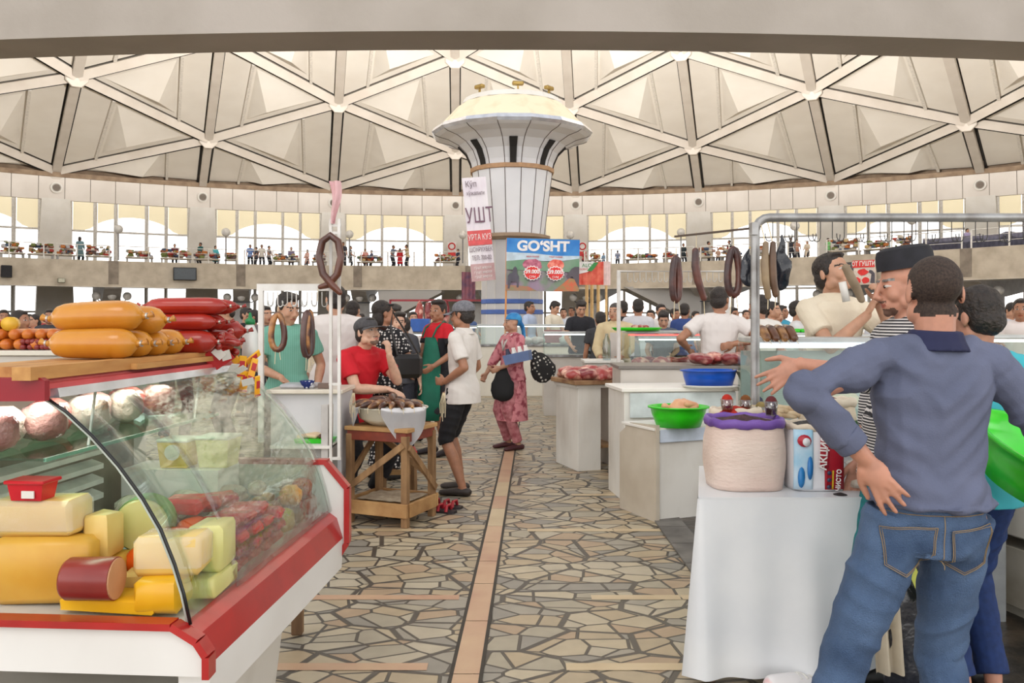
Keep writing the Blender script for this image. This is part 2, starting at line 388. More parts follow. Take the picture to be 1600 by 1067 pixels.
for c in range(-6, 6):
    a0 = (c + NO) * ST + 1.1 / 68; a1 = (c + 1 + NO) * ST - 1.1 / 68
    fr = MB(); W = lambda u, z: ring(Rw(z), a0 + (a1 - a0) * u, z)
    us = [0, .2, .37, .63, .8, 1.0]
    for i, u in enumerate(us):
        u2 = u if u in (0, 1) else u
        fr.bar(W(u, 5.5), W(u2, 11.6), .22, .25, up=(0, 1, 0))
        fr.bar(W(u, 0), W(u, 4.6), .22, .25, up=(0, 1, 0))
    for z in (9.1, 5.7, 4.4, 2.2):
        for i in range(5): fr.bar(W(us[i], z), W(us[i + 1], z), .2, .16)
    wo = fr.build('window_%d' % (c + 7), M_mull); struct(wo)
    pn = MB(); pn.loft([[W(i / 6, 0), W(i / 6, 11.6), W(i / 6, 11.6) + V((0, .03, 0)), W(i / 6, 0) + V((0, .03, 0))] for i in range(7)], cap=False)
    pn.build('pane', M_glass, wo)
    bl = MB()
    for i in range(5):
        for s_ in range(4):
            ua = us[i] + (us[i + 1] - us[i]) * s_ / 4 + (.008 if s_ == 0 else 0); ub = us[i] + (us[i + 1] - us[i]) * (s_ + 1) / 4 - (.008 if s_ == 3 else 0)
            def low(u):
                h = 1 - ((u - .5) / .36) ** 2; return 9.2 + max(0, h) ** .7 * (1.25 if 0 < h else 0)  # sun glare put into the shape: blind's lower edge cut as an arch
            off = V((0, .25, 0))
            bl.add([W(ua, low(ua)) + off, W(ub, low(ub)) + off, W(ub, 11.6) + off, W(ua, 11.6) + off], [(0, 1, 2, 3)])
    bl.build('blind', M_blind, wo, fix=False)
# lattice ornament glimpsed high in some bays is part of the outer facade: an arched screen
# ---- round vents in the band
for c in range(-4, 5):
    a = (c + NO) * ST; p = ring(67.8, a, 12.45)
    e = empty('round_vent', p); e.rotation_euler.z = -a
    MB().lathe([(.0, -.02), (.42, -.02), (.46, -.1), (.33, -.13), (.30, -.06)], n=20).build('vent_rim', M_white, e).rotation_euler = (math.pi / 2, 0, 0)
    o = MB().lathe([(.0, -.1), (.28, -.09), (.28, -.05)], n=16).build('vent_grille', mat('vent_grey', (120, 108, 96), .6), e); o.rotation_euler = (math.pi / 2, 0, 0)
    for ch in e.children: ch.scale = (1, 1, -1)
    tag(e, 'small round air vent set in the white band under the dome', 'vent', 'round vents along the ring band')

# ---- balcony
struct(sweep([(43, 3.8), (43, 5.6), (43.35, 5.6), (43.35, 5.35), (60.6, 5.35), (60.6, 5.0), (43.5, 5.0), (43.5, 3.8)], -1.45, 1.45, 90, 'balcony_slab', M_conc, bring))
struct(sweep([(42.94, 3.78), (42.94, 3.8), (44.2, 3.8), (44.2, 3.78)], -1.45, 1.45, 90, 'trim_6', M_white, bring))
jt = MB(); lc = MB()
for c in range(-8, 8):
    a = (c + JO) * BST
    jt.loft([[bring(42.97, a + s_ * .32 / 43, z) for s_ in (-1, 1)] + [bring(43.2, a + s_ * .32 / 43, z) for s_ in (1, -1)] for z in (3.97, 5.59)])
struct(jt.build('trim_7', mat('joint_concrete', (146, 136, 124), .9, c2=(122, 112, 102), ns=2)))
M_grey = mat('grey_column_paint', (168, 166, 164), .6, c2=(150, 147, 144), ns=2)
for c in range(-8, 8):
    a = (c + JO) * BST; sc_ = []
    lc = MB(); lc.loft([[bring(R, a - da, z), bring(R, a + da, z), bring(R + .9, a + da, z), bring(R + .9, a - da, z)] for z, da, R in ((0, .014, 46), (3.0, .014, 46))])
    lc.loft([[bring(R0, a - .013, z0), bring(R0, a + .013, z0), bring(R0, a + .013, z1), bring(R0, a - .013, z1)] for R0, z0, z1 in ((43.4, 3.7, 3.98), (45.8, 2.9, 4.0), (47.2, 2.9, 4.0), (58, 4.2, 5.0))])
    struct(lc.build('column_lower', M_grey))
# ================================================================ hall column with floodlights
cd = 20.0; s0 = F / cd
def colz(y): return EYE - (y - HY) / s0
ce = empty('market_column', (P(800, 500, cd).x, cd, 0), -.17)
tag(ce, 'tall white panelled column flaring into a mushroom cap at the hall centre', 'column')
M_clad = mat('column_cladding', (228, 228, 230), .3, c2=(218, 218, 221), ns=1)
M_cream = mat('cream_cap_roof', (236, 220, 190), .6, c2=(222, 200, 166), ns=2.5, lo=.5, hi=.75)
M_seam = mat('dark_seam', (96, 84, 78), .8)
def pr(pts): return [(r / s0, colz(y)) for r, y in pts]
def seams(prof, n, k=1, wd=.018):
    m = MB()
    for j in range(0, n, k):
        a = 2 * math.pi * j / n
        m_ = [V((r * math.cos(a) * 1.003, r * math.sin(a) * 1.003, z)) for r, z in prof]
        m.tube(m_, wd / 2, 4)
    return m
shaft = pr([(63, 272), (50, 372)])
MB().lathe(shaft, n=16).build('upper_shaft', M_clad, ce); seams(shaft, 16).build('shaft_seams', M_seam, ce)
low = pr([(48, 378), (48, 500), (50, 597)])
MB().lathe(low, n=16).build('lower_shaft', mat('column_grey_cladding', (200, 198, 198), .4, c2=(186, 184, 184), ns=1), ce); seams(low, 16).build('lower_seams', M_white, ce)
MB().lathe(pr([(60, 374), (60, 370), (51, 368), (51, 378), (60, 374)]), n=16).build('ledge_ring', M_tan, ce)
MB().lathe(pr([(66, 266), (66, 272), (60, 273), (60, 264), (66, 266)]), n=16).build('capital_ring', mat('wood_trim', (190, 150, 112), .7), ce)
cap = pr([(63, 267), (65, 258), (72, 243), (84, 231), (100, 223), (116, 219), (122, 216)])
MB().lathe(cap, n=16).build('flared_capital', M_clad, ce); seams(cap, 16).build('capital_seams', M_seam, ce)
sl = MB()
for j in range(8):
    a0 = 2 * math.pi * (2 * j + .5) / 16 
    for i in range(1, 4):
        (r0, z0), (r1, z1) = cap[i - 1 if i > 1 else 0], cap[i]
        q = []
        for r, z in ((r0, z0), (r1, z1)):
            for da in (-.075, .075):
                rr = r * math.cos(math.pi / 16) + .012; q.append(V((rr * math.cos(a0) - rr * math.tan(da) * math.sin(a0), rr * math.sin(a0) + rr * math.tan(da) * math.cos(a0), z)))
        nn = V((math.cos(a0), math.sin(a0), -.5)) * .02
        sl.loft([[q[0] + nn, q[1] + nn, q[1] - nn, q[0] - nn], [q[2] + nn, q[3] + nn, q[3] - nn, q[2] - nn]])
sl.build('air_slots', M_dark, ce)
MB().lathe(pr([(122, 216), (119, 208), (86, 172), (80, 168)]), n=16).build('cap_roof', M_cream, ce)
MB().lathe(pr([(80, 168), (76, 160), (0, 158)]), n=24).build('cap_disc', M_white, ce)
MB().lathe(pr([(122, 216), (126, 212), (122, 206), (117, 210), (122, 216)]), n=16).build('cap_rim', mat('shiny_rim', (230, 232, 240), .15, .6), ce)
bb = MB(); 
for y0, y1 in ((468, 475), (484, 491)): bb.lathe(pr([(48.6, y0), (49.2, y0 + 1), (49.2, y1 - 1), (48.6, y1)]), n=16)
bb.build('blue_stripe', mat('blue_stripe', (72, 104, 176), .5), ce)
for a in (-2.3, -1.45, -.7):
    e = empty('floodlight', (ce.location.x + 1.12 * math.cos(a), cd + 1.12 * math.sin(a), colz(158.5))); e.rotation_euler.z = a + 1.57
    MB().box((0, 0, .04), (.04, .04, .1)).box((0, 0, .12), (.26, .12, .09), bev=.02).build('lamp_housing', mat('brass', (176, 148, 84), .35, .6), e)
    MB().box((0, 0, .17), (.2, .09, .01)).build('lamp_glass', M_white, e)
    tag(e, 'little brass floodlight on top of the column cap', 'floodlight', 'floodlights on the column cap')
fl = bpy.data.lights.new('floodlight_beam', 'SPOT'); fl.energy = 95000; fl.spot_size = math.pi; fl.spot_blend = .12; fl.shadow_soft_size = .8; fl.color = (1, .95, .89)
flo = bpy.data.objects.new('floodlight_beam', fl); COL.objects.link(flo); flo.location = (ce.location.x, cd, colz(158.5) + 1.2); flo.rotation_euler = (math.pi, 0, 0)

# ================================================================ banners
M_board_edge = mat('banner_edge', (220, 220, 222), .5)
def banner(name, c, wd, ht, rz, base, label, cat='banner', roll=0., rx=0.):
    e = empty(name, c); e.rotation_euler = (rx, roll, rz)
    n = 12; m = MB(); secs = []
    for i in range(n + 1):
        x = -wd / 2 + wd * i / n; yb = .015 * math.sin(i * 1.9) * wd
        secs.append([V((x, yb - .006, -ht / 2)), V((x, yb - .006, ht / 2)), V((x, yb + .006, ht / 2)), V((x, yb + .006, -ht / 2))])
    m.loft(secs).build('sheet', base, e); tag(e, label, cat); return e
def blob2d(cx, cz, rx, rz, n=18, jag=0., seed=1):
    r = random.Random(seed)
    return [(cx + rx * (1 + jag * (r.random() - .5)) * math.cos(2 * math.pi * i / n), cz + rz * (1 + jag * (r.random() - .5)) * math.sin(2 * math.pi * i / n)) for i in range(n)]
def flat(e, poly, m, y0, name, th=.006): return MB().prism(poly, 0, th, lambda x, y, h: V((x, y0 - h, y))).build(name, m, e)
bc = P(848, 414, 18.2); sb = F / 18.2
M_pic = mat('banner_pasture', (120, 138, 116), .5, c2=(150, 128, 148), ns=3.2, lo=.4, hi=.6)
g = banner('meat_banner', bc, 114 / sb, 82 / sb, 0, M_pic, 'blue and green GO‘SHT banner with meat pictures hung before the column', roll=.02)
X = lambda px: (px - 848) / sb; Z = lambda py: -(py - 414) / sb
fl1 = -.03
flat(g, [(X(791), Z(373)), (X(905), Z(374)), (X(905), Z(399)), (X(870), Z(399.5)), (X(830), Z(396)), (X(791), Z(395))], mat('banner_blue', (22, 112, 190), .4, c2=(60, 140, 208), ns=3), fl1, 'blue_header')
flat(g, [(X(791), Z(395)), (X(830), Z(396)), (X(870), Z(399.5)), (X(905), Z(399)), (X(905), Z(403)), (X(880), Z(407)), (X(850), Z(408)), (X(820), Z(406)), (X(791), Z(409))], mat('banner_sky', (196, 214, 226), .4), fl1, 'printed_sky')
flat(g, [(X(791), Z(409)), (X(815), Z(405)), (X(850), Z(409)), (X(880), Z(408)), (X(905), Z(402)), (X(905), Z(425)), (X(791), Z(422))], mat('banner_hill', (96, 142, 108), .5, c2=(124, 150, 128), ns=3), fl1 + .002, 'printed_hills')
flat(g, [(X(865), Z(455)), (X(905), Z(454)), (X(905), Z(436)), (X(890), Z(434))], mat('banner_poppies', (206, 96, 66), .5, c2=(150, 130, 84), ns=9), fl1, 'printed_poppies')
flat(g, [(X(791), Z(455)), (X(840), Z(455)), (X(826), Z(448)), (X(791), Z(446))], mat('banner_poppies2', (176, 108, 86), .5, c2=(128, 132, 96), ns=9), fl1 + .001, 'printed_meadow')
cow = [(905, 416), (898, 416), (893, 419), (888, 426), (885, 431), (889, 434), (894, 431), (898, 436), (903, 446), (905, 450)]
flat(g, [(X(a), Z(b)) for a, b in cow], mat('print_dark_cow', (92, 84, 92), .5), fl1 - .004, 'printed_cow')
horse = [(794, 452), (794, 432), (797, 428), (801, 427), (802, 420), (805, 417), (808, 420), (808, 428), (811, 432), (811, 450), (808, 450), (808, 441), (799, 441), (797, 452)]
flat(g, [(X(a), Z(b)) for a, b in horse], mat('print_dark_horse', (84, 80, 92), .5), fl1 - .004, 'printed_horse')
flat(g, blob2d(X(832), Z(414), 15 / sb, 9 / sb, 16, .35, 3), mat('print_meat_pink', (206, 122, 142), .4, c2=(150, 60, 90), ns=14), fl1 - .006, 'printed_meat')
flat(g, blob2d(X(868), Z(415), 13 / sb, 10 / sb, 14, .2, 5), mat('print_meat_red', (214, 76, 62), .4, c2=(238, 150, 130), ns=14), fl1 - .006, 'printed_meat')
for cx in (832, 868):
    def star(k, rx, rz): return [(X(cx) + (rx if i % 2 else rx * .86) * math.cos(math.pi * i / k) / sb, Z(427) + (rz if i % 2 else rz * .86) * math.sin(math.pi * i / k) / sb) for i in range(2 * k)]
    b_ = flat(g, star(16, 14.5, 12), mat('print_white', (245, 240, 238), .5), fl1 - .012, 'price_badge_edge')
    b_ = flat(g, star(16, 12.8, 10.4), mat('print_red', (226, 48, 46), .5), fl1 - .018, 'price_badge')
    text('39.000', 8.4 / sb, mat('print_white'), g, (X(cx), fl1 - .028, Z(425)), name='price', sx=.95, bold=.004)
    text('СУМ', 4.6 / sb, mat('print_white'), g, (X(cx), fl1 - .028, Z(433)), name='price_unit')
    text('МОЛ ГУШТИ' if cx == 832 else 'ГУШТ НАРХИ', 3.2 / sb, mat('print_red'), g, (X(cx), fl1 - .014, Z(401.5)), name='small_caption')
text('GO‘SHT', 21.5 / sb, mat('print_white'), g, (X(848), fl1 - .012, Z(385.5)), name='headline', sx=1.06, bold=.012)
MB().cyl((X(791.5), .03, Z(373)), (X(791.5), .03, Z(457) - 1.2), .02, n=8).build('pole', mat('orange_pole', (222, 150, 84), .6), g)
# long banner leaning on the column
lb = banner('price_banner', P(748, 358, 18.6), 38 / 69.9, 162 / 69.9, .25, mat('banner_lilac', (226, 216, 226), .45, c2=(240, 236, 238), ns=1.6), 'tall narrow tilted banner reading УШТ hanging beside the column', roll=-.10)
sl_ = 1 / 69.9
def bandp(y0, y1, m, nm): flat(lb, [(-19 * sl_, -y0 * sl_), (19 * sl_, -y0 * sl_), (19 * sl_, -y1 * sl_), (-19 * sl_, -y1 * sl_)], m, -.02, nm)
bandp(2, 25, mat('banner_red_band', (226, 92, 92), .5), 'red_band'); bandp(54, 81, mat('banner_dusky_band', (190, 150, 150), .5, c2=(202, 168, 168), ns=4), 'dusky_band')
M_dk = mat('print_violet', (120, 84, 104), .5); M_gy = mat('print_grey', (140, 124, 132), .5)
text('УШТ', 33 * sl_, M_dk, lb, (3 * sl_, -.03, 20 * sl_), name='headline', sx=.62)
text('Кўп', 13 * sl_, M_gy, lb, (-6 * sl_, -.03, 70 * sl_), name='small_caption', sx=.8)
text('хўжалиги', 9 * sl_, M_gy, lb, (0, -.03, 56 * sl_), name='small_caption', sx=.7)
text('УРТА КУЗ', 13 * sl_, mat('print_white'), lb, (0, -.03, -13 * sl_), name='small_caption', sx=.6)
for i, t_ in enumerate(('ШОХРУХБЕК', 'ТЕЛ: 700-02')): text(t_, 10 * sl_, M_gy, lb, (0, -.03, (-32 - i * 13) * sl_), name='small_caption', sx=.6)
for i in range(3): text('гўшт нархи', 6.5 * sl_, mat('print_white'), lb, (0, -.03, (-60 - i * 7) * sl_), name='small_caption', sx=.8)
# red picture banner right of the column, and the darker one showing left of it
sr = F / 21.5; rb = banner('produce_banner', P(924, 427, 21.5), 38 / sr, 36 / sr, 0, mat('banner_tomato', (214, 58, 44), .45, c2=(232, 120, 92), ns=5), 'red and green picture banner on wooden poles right of the GO‘SHT banner')
X = lambda px: (px - 924) / sr; Z = lambda py: -(py - 427) / sr
flat(rb, [(X(905), Z(409)), (X(930), Z(409)), (X(926), Z(418)), (X(918), Z(425)), (X(905), Z(428))], mat('print_white'), -.03, 'white_corner')
flat(rb, [(X(928), Z(410)), (X(935), Z(410)), (X(928), Z(420)), (X(924), Z(424)), (X(917), Z(423))], mat('print_green', (58, 150, 74), .5), -.035, 'green_ribbon')
text('ALO', 8 / sr, mat('print_green'), rb, (X(917), -.04, Z(415)), name='headline'); text('GOSHT', 4 / sr, mat('print_red'), rb, (X(912), -.04, Z(421)), name='small_caption')
for px in (917, 925, 935): MB().bar((X(px), .03, Z(445)), (X(px), .03, Z(445) - 3.3), .07, .05).build('pole', mat('raw_wood_pole', (222, 186, 130), .7), rb)
fb = banner('plain_film_banner', P(948, 427, 21.7), 12 / 57.8, 36 / 57.8, .3, mat('banner_pink_film', (234, 208, 204), .4), 'pale pinkish narrow banner behind the red and green one')
MB().bar((0, .03, .3), (0, .03, -fb.location.z), .05, .05, up=(0, 1, 0)).build('pole', mat('raw_wood_pole'), fb)
db = banner('dark_picture_banner', P(732, 448, 20.6), 22 / 63, 46 / 63, .3, mat('banner_dark_cattle', (96, 70, 96), .5, c2=(150, 90, 100), ns=6), 'dark picture banner half hidden under the tall tilted one')

# ================================================================ balcony fittings
M_rail = mat('white_railing', (232, 230, 226), .5)
for c in range(-6, 7):
    e = empty('railing', bring(42.0 + 1.1, (c + JO - .5) * BST, 5.6)); tag(e, 'white balcony railing of slim posts and thin rails over the concrete parapet', 'railing', 'railings round the balcony')
    o0 = e.location.copy(); a0 = (c - 1 + JO) * BST + .006; a1 = (c + JO) * BST - .006; m = MB()
    for z in (6.65, 6.3, 5.95): m.tube([bring(43.1, a0 + (a1 - a0) * i / 6, z) - o0 for i in range(7)], .03 if z > 6.6 else .015, 5)
    m.build('rail', M_rail, e)
    for i in range(5):
        p = bring(43.1, a0 + (a1 - a0) * i / 4, 0) - o0; p.z = 0
        MB().bar(p, p + V((0, 0, 1.05)), .08, .06).build('post', M_rail, e)
M_ball = mat('globe_glass', (214, 212, 208), .3)
for px, py in ((185, 358), (546, 366), (723, 367), (891, 367), (1064, 363), (1242, 353), (1425, 343), (353, 363)):
    d = 60 if px > 400 else 57
    if px > 1200: d = 52 if px < 1400 else 48
    p = P(px, py, d); e = empty('globe_lamp_post', (p.x, p.y, 5.6)); h = p.z - 5.6
    MB().cyl((0, 0, 0), (0, 0, h), .05, n=8).build('pole', mat('grey_pole', (130, 128, 128), .5), e); MB().ell((0, 0, h), (.3, .3, .3), 14, 10).build('globe', M_ball, e, True)
    tag(e, 'globe lamp on a thin pole standing on the balcony', 'lamp', 'globe lamps along the balcony')
for c in range(-5, 7):
    a = (c + JO) * BST; p = bring(45.0, a, 3.1); e = empty('bracket_globe_lamp', p); e.rotation_euler.z = -a
    MB().tube([(-1, 0, -.05), (-.8, 0, -.25), (0, 0, -.25), (.8, 0, -.25), (1, 0, -.05)], .04, 6).build('bracket', mat('dark_bracket', (54, 60, 70), .5), e)
    for x in (-1, 0, 1): MB().ell((x, -.1 if x == 0 else 0, .12), (.3, .3, .3), 12, 8).build('globe', M_ball, e, True)
    tag(e, 'triple globe lamp bracket on a grey column under the balcony', 'lamp', 'triple globe lamps under the balcony')
def onpar(px, py, w, h, name, label, cat, m, m2=None, d=None, txt=None):
    """a flat box fixed on the parapet face"""
    t = (px - 800) / F; a = t * t + 1; b = -2 * (t * -7 + 20); c_ = 49 + 400 - 43 * 43
    d = (-b + math.sqrt(b * b - 4 * a * c_)) / (2 * a); p = P(px, py, d); an = math.atan2(p.x + 7, p.y - 20); p = P(px, py, d - .28); s = d / F
    e = empty(name, p, -an)
    MB().box((0, 0, 0), (w * s, .3, h * s), bev=.03).build('casing', m, e)
    MB().box((0, -.16, 0), (w * s * .9, .02, h * s * .86)).build('screen' if 'screen' in name else 'front', m2 or m, e)
    tag(e, label, cat); return e, s
onpar(289, 428, 34, 20, 'display_screen', 'black flat screen fixed on the left balcony parapet', 'screen', M_black, mat('screen_off', (38, 48, 54), .15))
onpar(10, 424, 15, 19, 'loudspeaker', 'black loudspeaker box on the balcony parapet at the far left', 'speaker', M_black, mat('speaker_mesh', (44, 44, 48), .9))
onpar(96, 438, 10, 7, 'wall_notice', 'small green framed notice on the parapet beside the loudspeaker', 'sign', mat('notice_frame', (110, 120, 104), .6), mat('notice_paper', (198, 196, 178), .6))
onpar(1327, 419, 22, 18, 'display_screen', 'dark flat screen beside the red ОТ ГУШТИ banner', 'screen', M_black, mat('screen_off'))
e, s = onpar(1351, 426, 34, 38, 'horse_meat_banner', 'red and white banner reading ОТ ГУШТИ on the right parapet', 'banner', mat('banner_cream', (230, 218, 208), .5))
def R4(e, x0, z0, x1, z1, m, y, nm): return MB().box(((x0 + x1) / 2, y, (z0 + z1) / 2), (x1 - x0, .02, z1 - z0)).build(nm, m, e)
R4(e, -17 * s, 8 * s, 17 * s, 19 * s, mat('print_red'), -.2, 'red_header'); text('ОТ ГУШТИ', 9.5 * s, mat('print_white'), e, (0, -.22, 13.5 * s), name='headline', sx=.72, bold=.01)
flat(e, blob2d(-1 * s, 1 * s, 8 * s, 5 * s, 10, .4, 2), mat('print_red'), -.2, 'printed_meat'); flat(e, blob2d(-10 * s, -12 * s, 6 * s, 5 * s, 12, .3, 4), mat('print_red'), -.2, 'printed_meat'); flat(e, blob2d(3 * s, -12 * s, 6 * s, 5 * s, 12, .3, 7), mat('print_red'), -.2, 'printed_meat')
flat(e, [(17 * s, -18 * s), (17 * s, -2 * s), (13 * s, 3 * s), (9 * s, 4 * s), (8 * s, 0), (12 * s, -3 * s), (10 * s, -16 * s)], mat('print_dark_horse'), -.2, 'printed_horse')
for px, lab in ((706, 'small red and white no-entry notice on the pillar left of the column'), (910, 'small red and white no-entry notice on the pillar right of the column')):
    p = P(px, 389, 79); s = 79 / F; e = empty('pillar_notice', p); tag(e, lab, 'sign')
    MB().box((0, 0, 0), (13 * s, .1, 22 * s)).build('board', mat('print_white'), e); R4(e, -6 * s, -11 * s, 6 * s, -4 * s, mat('print_red'), -.06, 'red_panel')
    MB().tube([(5 * s * math.cos(t * .4), -.07, 4 * s + 5 * s * math.sin(t * .4)) for t in range(17)], .06, 4).build('red_ring', mat('print_red'), e)
# staircases rising under the balcony
for x0, x1, d, lab in ((590, 690, 63, 'left of the column'), (1096, 975, 60, 'right of the column')):
    a = P(x0, 500, d); b = P(x1, 500, d)
    m = MB().prism([(a.x, 3.9), (b.x, 3.9), (b.x, 3.6), (a.x + (b.x - a.x) * .2, 1.6), (a.x + (b.x - a.x) * .05, 1.6)] if x0 < 800 else [(a.x, 3.1), (a.x, 1.8), (a.x + (b.x - a.x) * .25, 1.8), (b.x, 3.9), (a.x, 3.9)], 0, 3, lambda x, y, h: V((x, d + h, y)))
    o = m.build('staircase', mat('stair_underside', (168, 166, 164), .7, c2=(160, 158, 156), ns=.3)); struct(o)
# ================================================================ people
HELP = {}
def voxel(mb, size, name, smooth=2, disp=None):
    """close every overlapping volume into one skin"""
    me = mb.mesh('tmp'); o = bpy.data.objects.new('tmp', me); COL.objects.link(o)
    r = o.modifiers.new('r', 'REMESH'); r.mode = 'VOXEL'; r.voxel_size = size
    if smooth:
        q = o.modifiers.new('s', 'SMOOTH'); q.iterations = smooth; q.factor = .5
    dg = bpy.context.evaluated_depsgraph_get(); dg.update()
    m2 = bpy.data.meshes.new_from_object(o.evaluated_get(dg)); m2.name = name
    bpy.data.objects.remove(o); bpy.data.meshes.remove(me)
    if disp:
        m2.update(); nm = [v.normal.copy() for v in m2.vertices]
        for v, n in zip(m2.vertices, nm): v.co += n * disp(v.co)
    m2.polygons.foreach_set('use_smooth', [True] * len(m2.polygons)); m2.materials.clear(); return m2
def fold(amp, sc=(9, 9, 5), seed=0):
    s_ = V(sc)
    def f(c):
        p = V((c.x * s_.x * .6 + c.z * 3.5 + seed, c.y * s_.y * .5, c.z * s_.z - abs(c.x) * 7)); a = noise.noise(p) ; b = noise.noise(p * 2.3 + V((5, 0, 0)))
        return amp * (.6 * (1 - abs(a) * 3) * .5 + .4 * b)
    return f
def skin_mat(c): return mat('skin_%d_%d_%d' % c, c, .5, c2=tuple(int(x * .9) for x in c), ns=18, sub=.08)
SK = {'tan': (196, 148, 120), 'fair': (218, 174, 148), 'brown': (168, 118, 90), 'ruddy': (196, 140, 116)}
M_hair = mat('black_hair', (26, 20, 18), .55, c2=(48, 38, 32), ns=60, bump=.5, bs=90); M_hairg = mat('grey_hair', (150, 146, 142), .6, c2=(96, 90, 86), ns=60)
M_eye = mat('eye_white', (196, 186, 180), .4); M_iris = mat('dark_iris', (34, 22, 18), .2)
def head_parts(mb, hd, yaw=0., pitch=0., roll=0., sc=1.):
    R = (Matrix.Rotation(yaw, 3, 'Z') @ Matrix.Rotation(roll, 3, 'Y') @ Matrix.Rotation(pitch, 3, 'X'))
    hd = V(hd); T = lambda p: hd + R @ (V(p) * sc); E = lambda c, r: mb.ell(T(c), [x * sc for x in r], 16, 12, R)
    E((0, .014, .034), (.076, .096, .082)); E((0, -.02, -.012), (.066, .07, .088)); E((0, -.038, -.07), (.05, .05, .04)); E((0, -.076, -.094), (.02, .016, .016))
    for s in (-1, 1):
        E((s * .037, -.062, -.03), (.024, .022, .026)); E((s * .030, -.082, .006), (.0125, .0105, .0085)); E((s * .03, -.083, .027), (.022, .009, .007))
        E((s * .078, .014, -.004), (.009, .018, .031)); E((s * .056, -.01, -.06), (.016, .04, .03)); E((s * .010, -.101, -.037), (.009, .010, .008))
    mb.tube([T((0, -.088, .018)), T((0, -.102, -.008)), T((0, -.116, -.032)), T((0, -.098, -.045))], [.008 * sc, .010 * sc, .012 * sc, .009 * sc], 8, rnd_=True)
    E((0, -.0895, -.059), (.023, .0075, .0055)); E((0, -.088, -.069), (.019, .0075, .0058)); E((0, -.07, -.064), (.036, .026, .03))
    return R, T
def face_mats(me, R, hd, sc, beard=None, hair_short=None):
    Ri = R.transposed(); n = len(me.polygons); mi = [0] * n
    for i, p in enumerate(me.polygons):
        q = Ri @ (p.center - hd) / sc
        if abs(q.z) > .14 or abs(q.x) > .1 or abs(q.y) > .13: continue
        if q.y < -.055:
            ex = abs(q.x) - .031
            if abs(ex) < .0135 and abs(q.z - .006) < .0050 * (1 - (ex / .016) ** 2) + .0008: mi[i] = 2 if abs(ex) < .0066 else 1; continue
            if abs(ex) < .02 and abs(q.z - .029 + abs(ex) * .15) < .0042: mi[i] = 3; continue
            if abs(q.x) < .024 and abs(q.z + .064) < .009 * (1 - (q.x / .03) ** 2): mi[i] = 4; continue
            if beard and (q.z < -.078 or (abs(q.z + .051) < .004 and abs(q.x) < .024)) and abs(q.x) < beard: mi[i] = 5; continue
        if hair_short and (q.z > .055 or (q.y > -.01 + (.03 if q.z < -.02 else 0) and q.z > -.062 and abs(q.x) < .074) or (q.y > .036 and q.z > -.072 + .004 * noise.noise(V((q.x * 60, 0, 3))))): mi[i] = 3
    me.polygons.foreach_set('material_index', mi)
def hand_parts(mb, wr, dr, pn, side, curl=.5, sc=1., spread=.12, thumb=.6):
    """wr wrist, dr direction of the fingers, pn palm normal; side +1 = thumb towards dr x pn"""
    wr = V(wr); d = V(dr).normalized(); p = V(pn); p = (p - d * p.dot(d)).normalized(); u = d.cross(p) * side
    R = Matrix((u, d, p)).transposed()
    mb.ell(wr + d * .048 * sc, (.040 * sc, .052 * sc, .015 * sc), 14, 10, R)
    mb.ell(wr + d * .03 * sc + u * .022 * sc + p * .006 * sc, (.019 * sc, .034 * sc, .015 * sc), 12, 8, R)
    mb.tube([wr - d * .02 * sc, wr + d * .03 * sc], [.025 * sc, .03 * sc], 10, ry=[.019 * sc, .015 * sc], up=u)
    for k, (o, L_) in enumerate(((.029, .072), (.010, .080), (-.010, .074), (-.028, .058))):
        a = wr + d * .088 * sc + u * o * sc; dd = (d + u * (o * spread * 30)).normalized(); pts = [a - dd * .02 * sc, a]; cu = 0.
        for seg, w_ in ((.45, .7), (.3, 1.), (.25, .8)):
            cu += curl * w_ * (.9 + .07 * k); v = dd * math.cos(cu) + p * math.sin(cu); pts.append(pts[-1] + v * L_ * seg * sc)
        mb.tube(pts, [.0095 * sc, .0095 * sc, .0088 * sc, .0080 * sc, .0068 * sc], 8, rnd_=True, up=u)
    a = wr + d * .022 * sc + u * .028 * sc; tv = (u * thumb + d * .75 + p * (.25 + curl * .35)).normalized(); t2 = (u * thumb * .4 + d + p * (.2 + curl * .5)).normalized()
    mb.tube([a, a + tv * .036 * sc, a + tv * .036 * sc + t2 * .028 * sc, a + tv * .036 * sc + t2 * .05 * sc], [.014 * sc, .012 * sc, .0105 * sc, .008 * sc], 8, rnd_=True)
def ik(a, b, l1, l2, pole):
    a = V(a); b = V(b); d = b - a; L_ = min(d.length, (l1 + l2) * .998); dn = d.normalized(); x = (l1 * l1 - l2 * l2 + L_ * L_) / (2 * L_); h = math.sqrt(max(0, l1 * l1 - x * x))
    p = V(pole); p = (p - dn * p.dot(dn)).normalized(); return a + dn * x + p * h, a + dn * L_
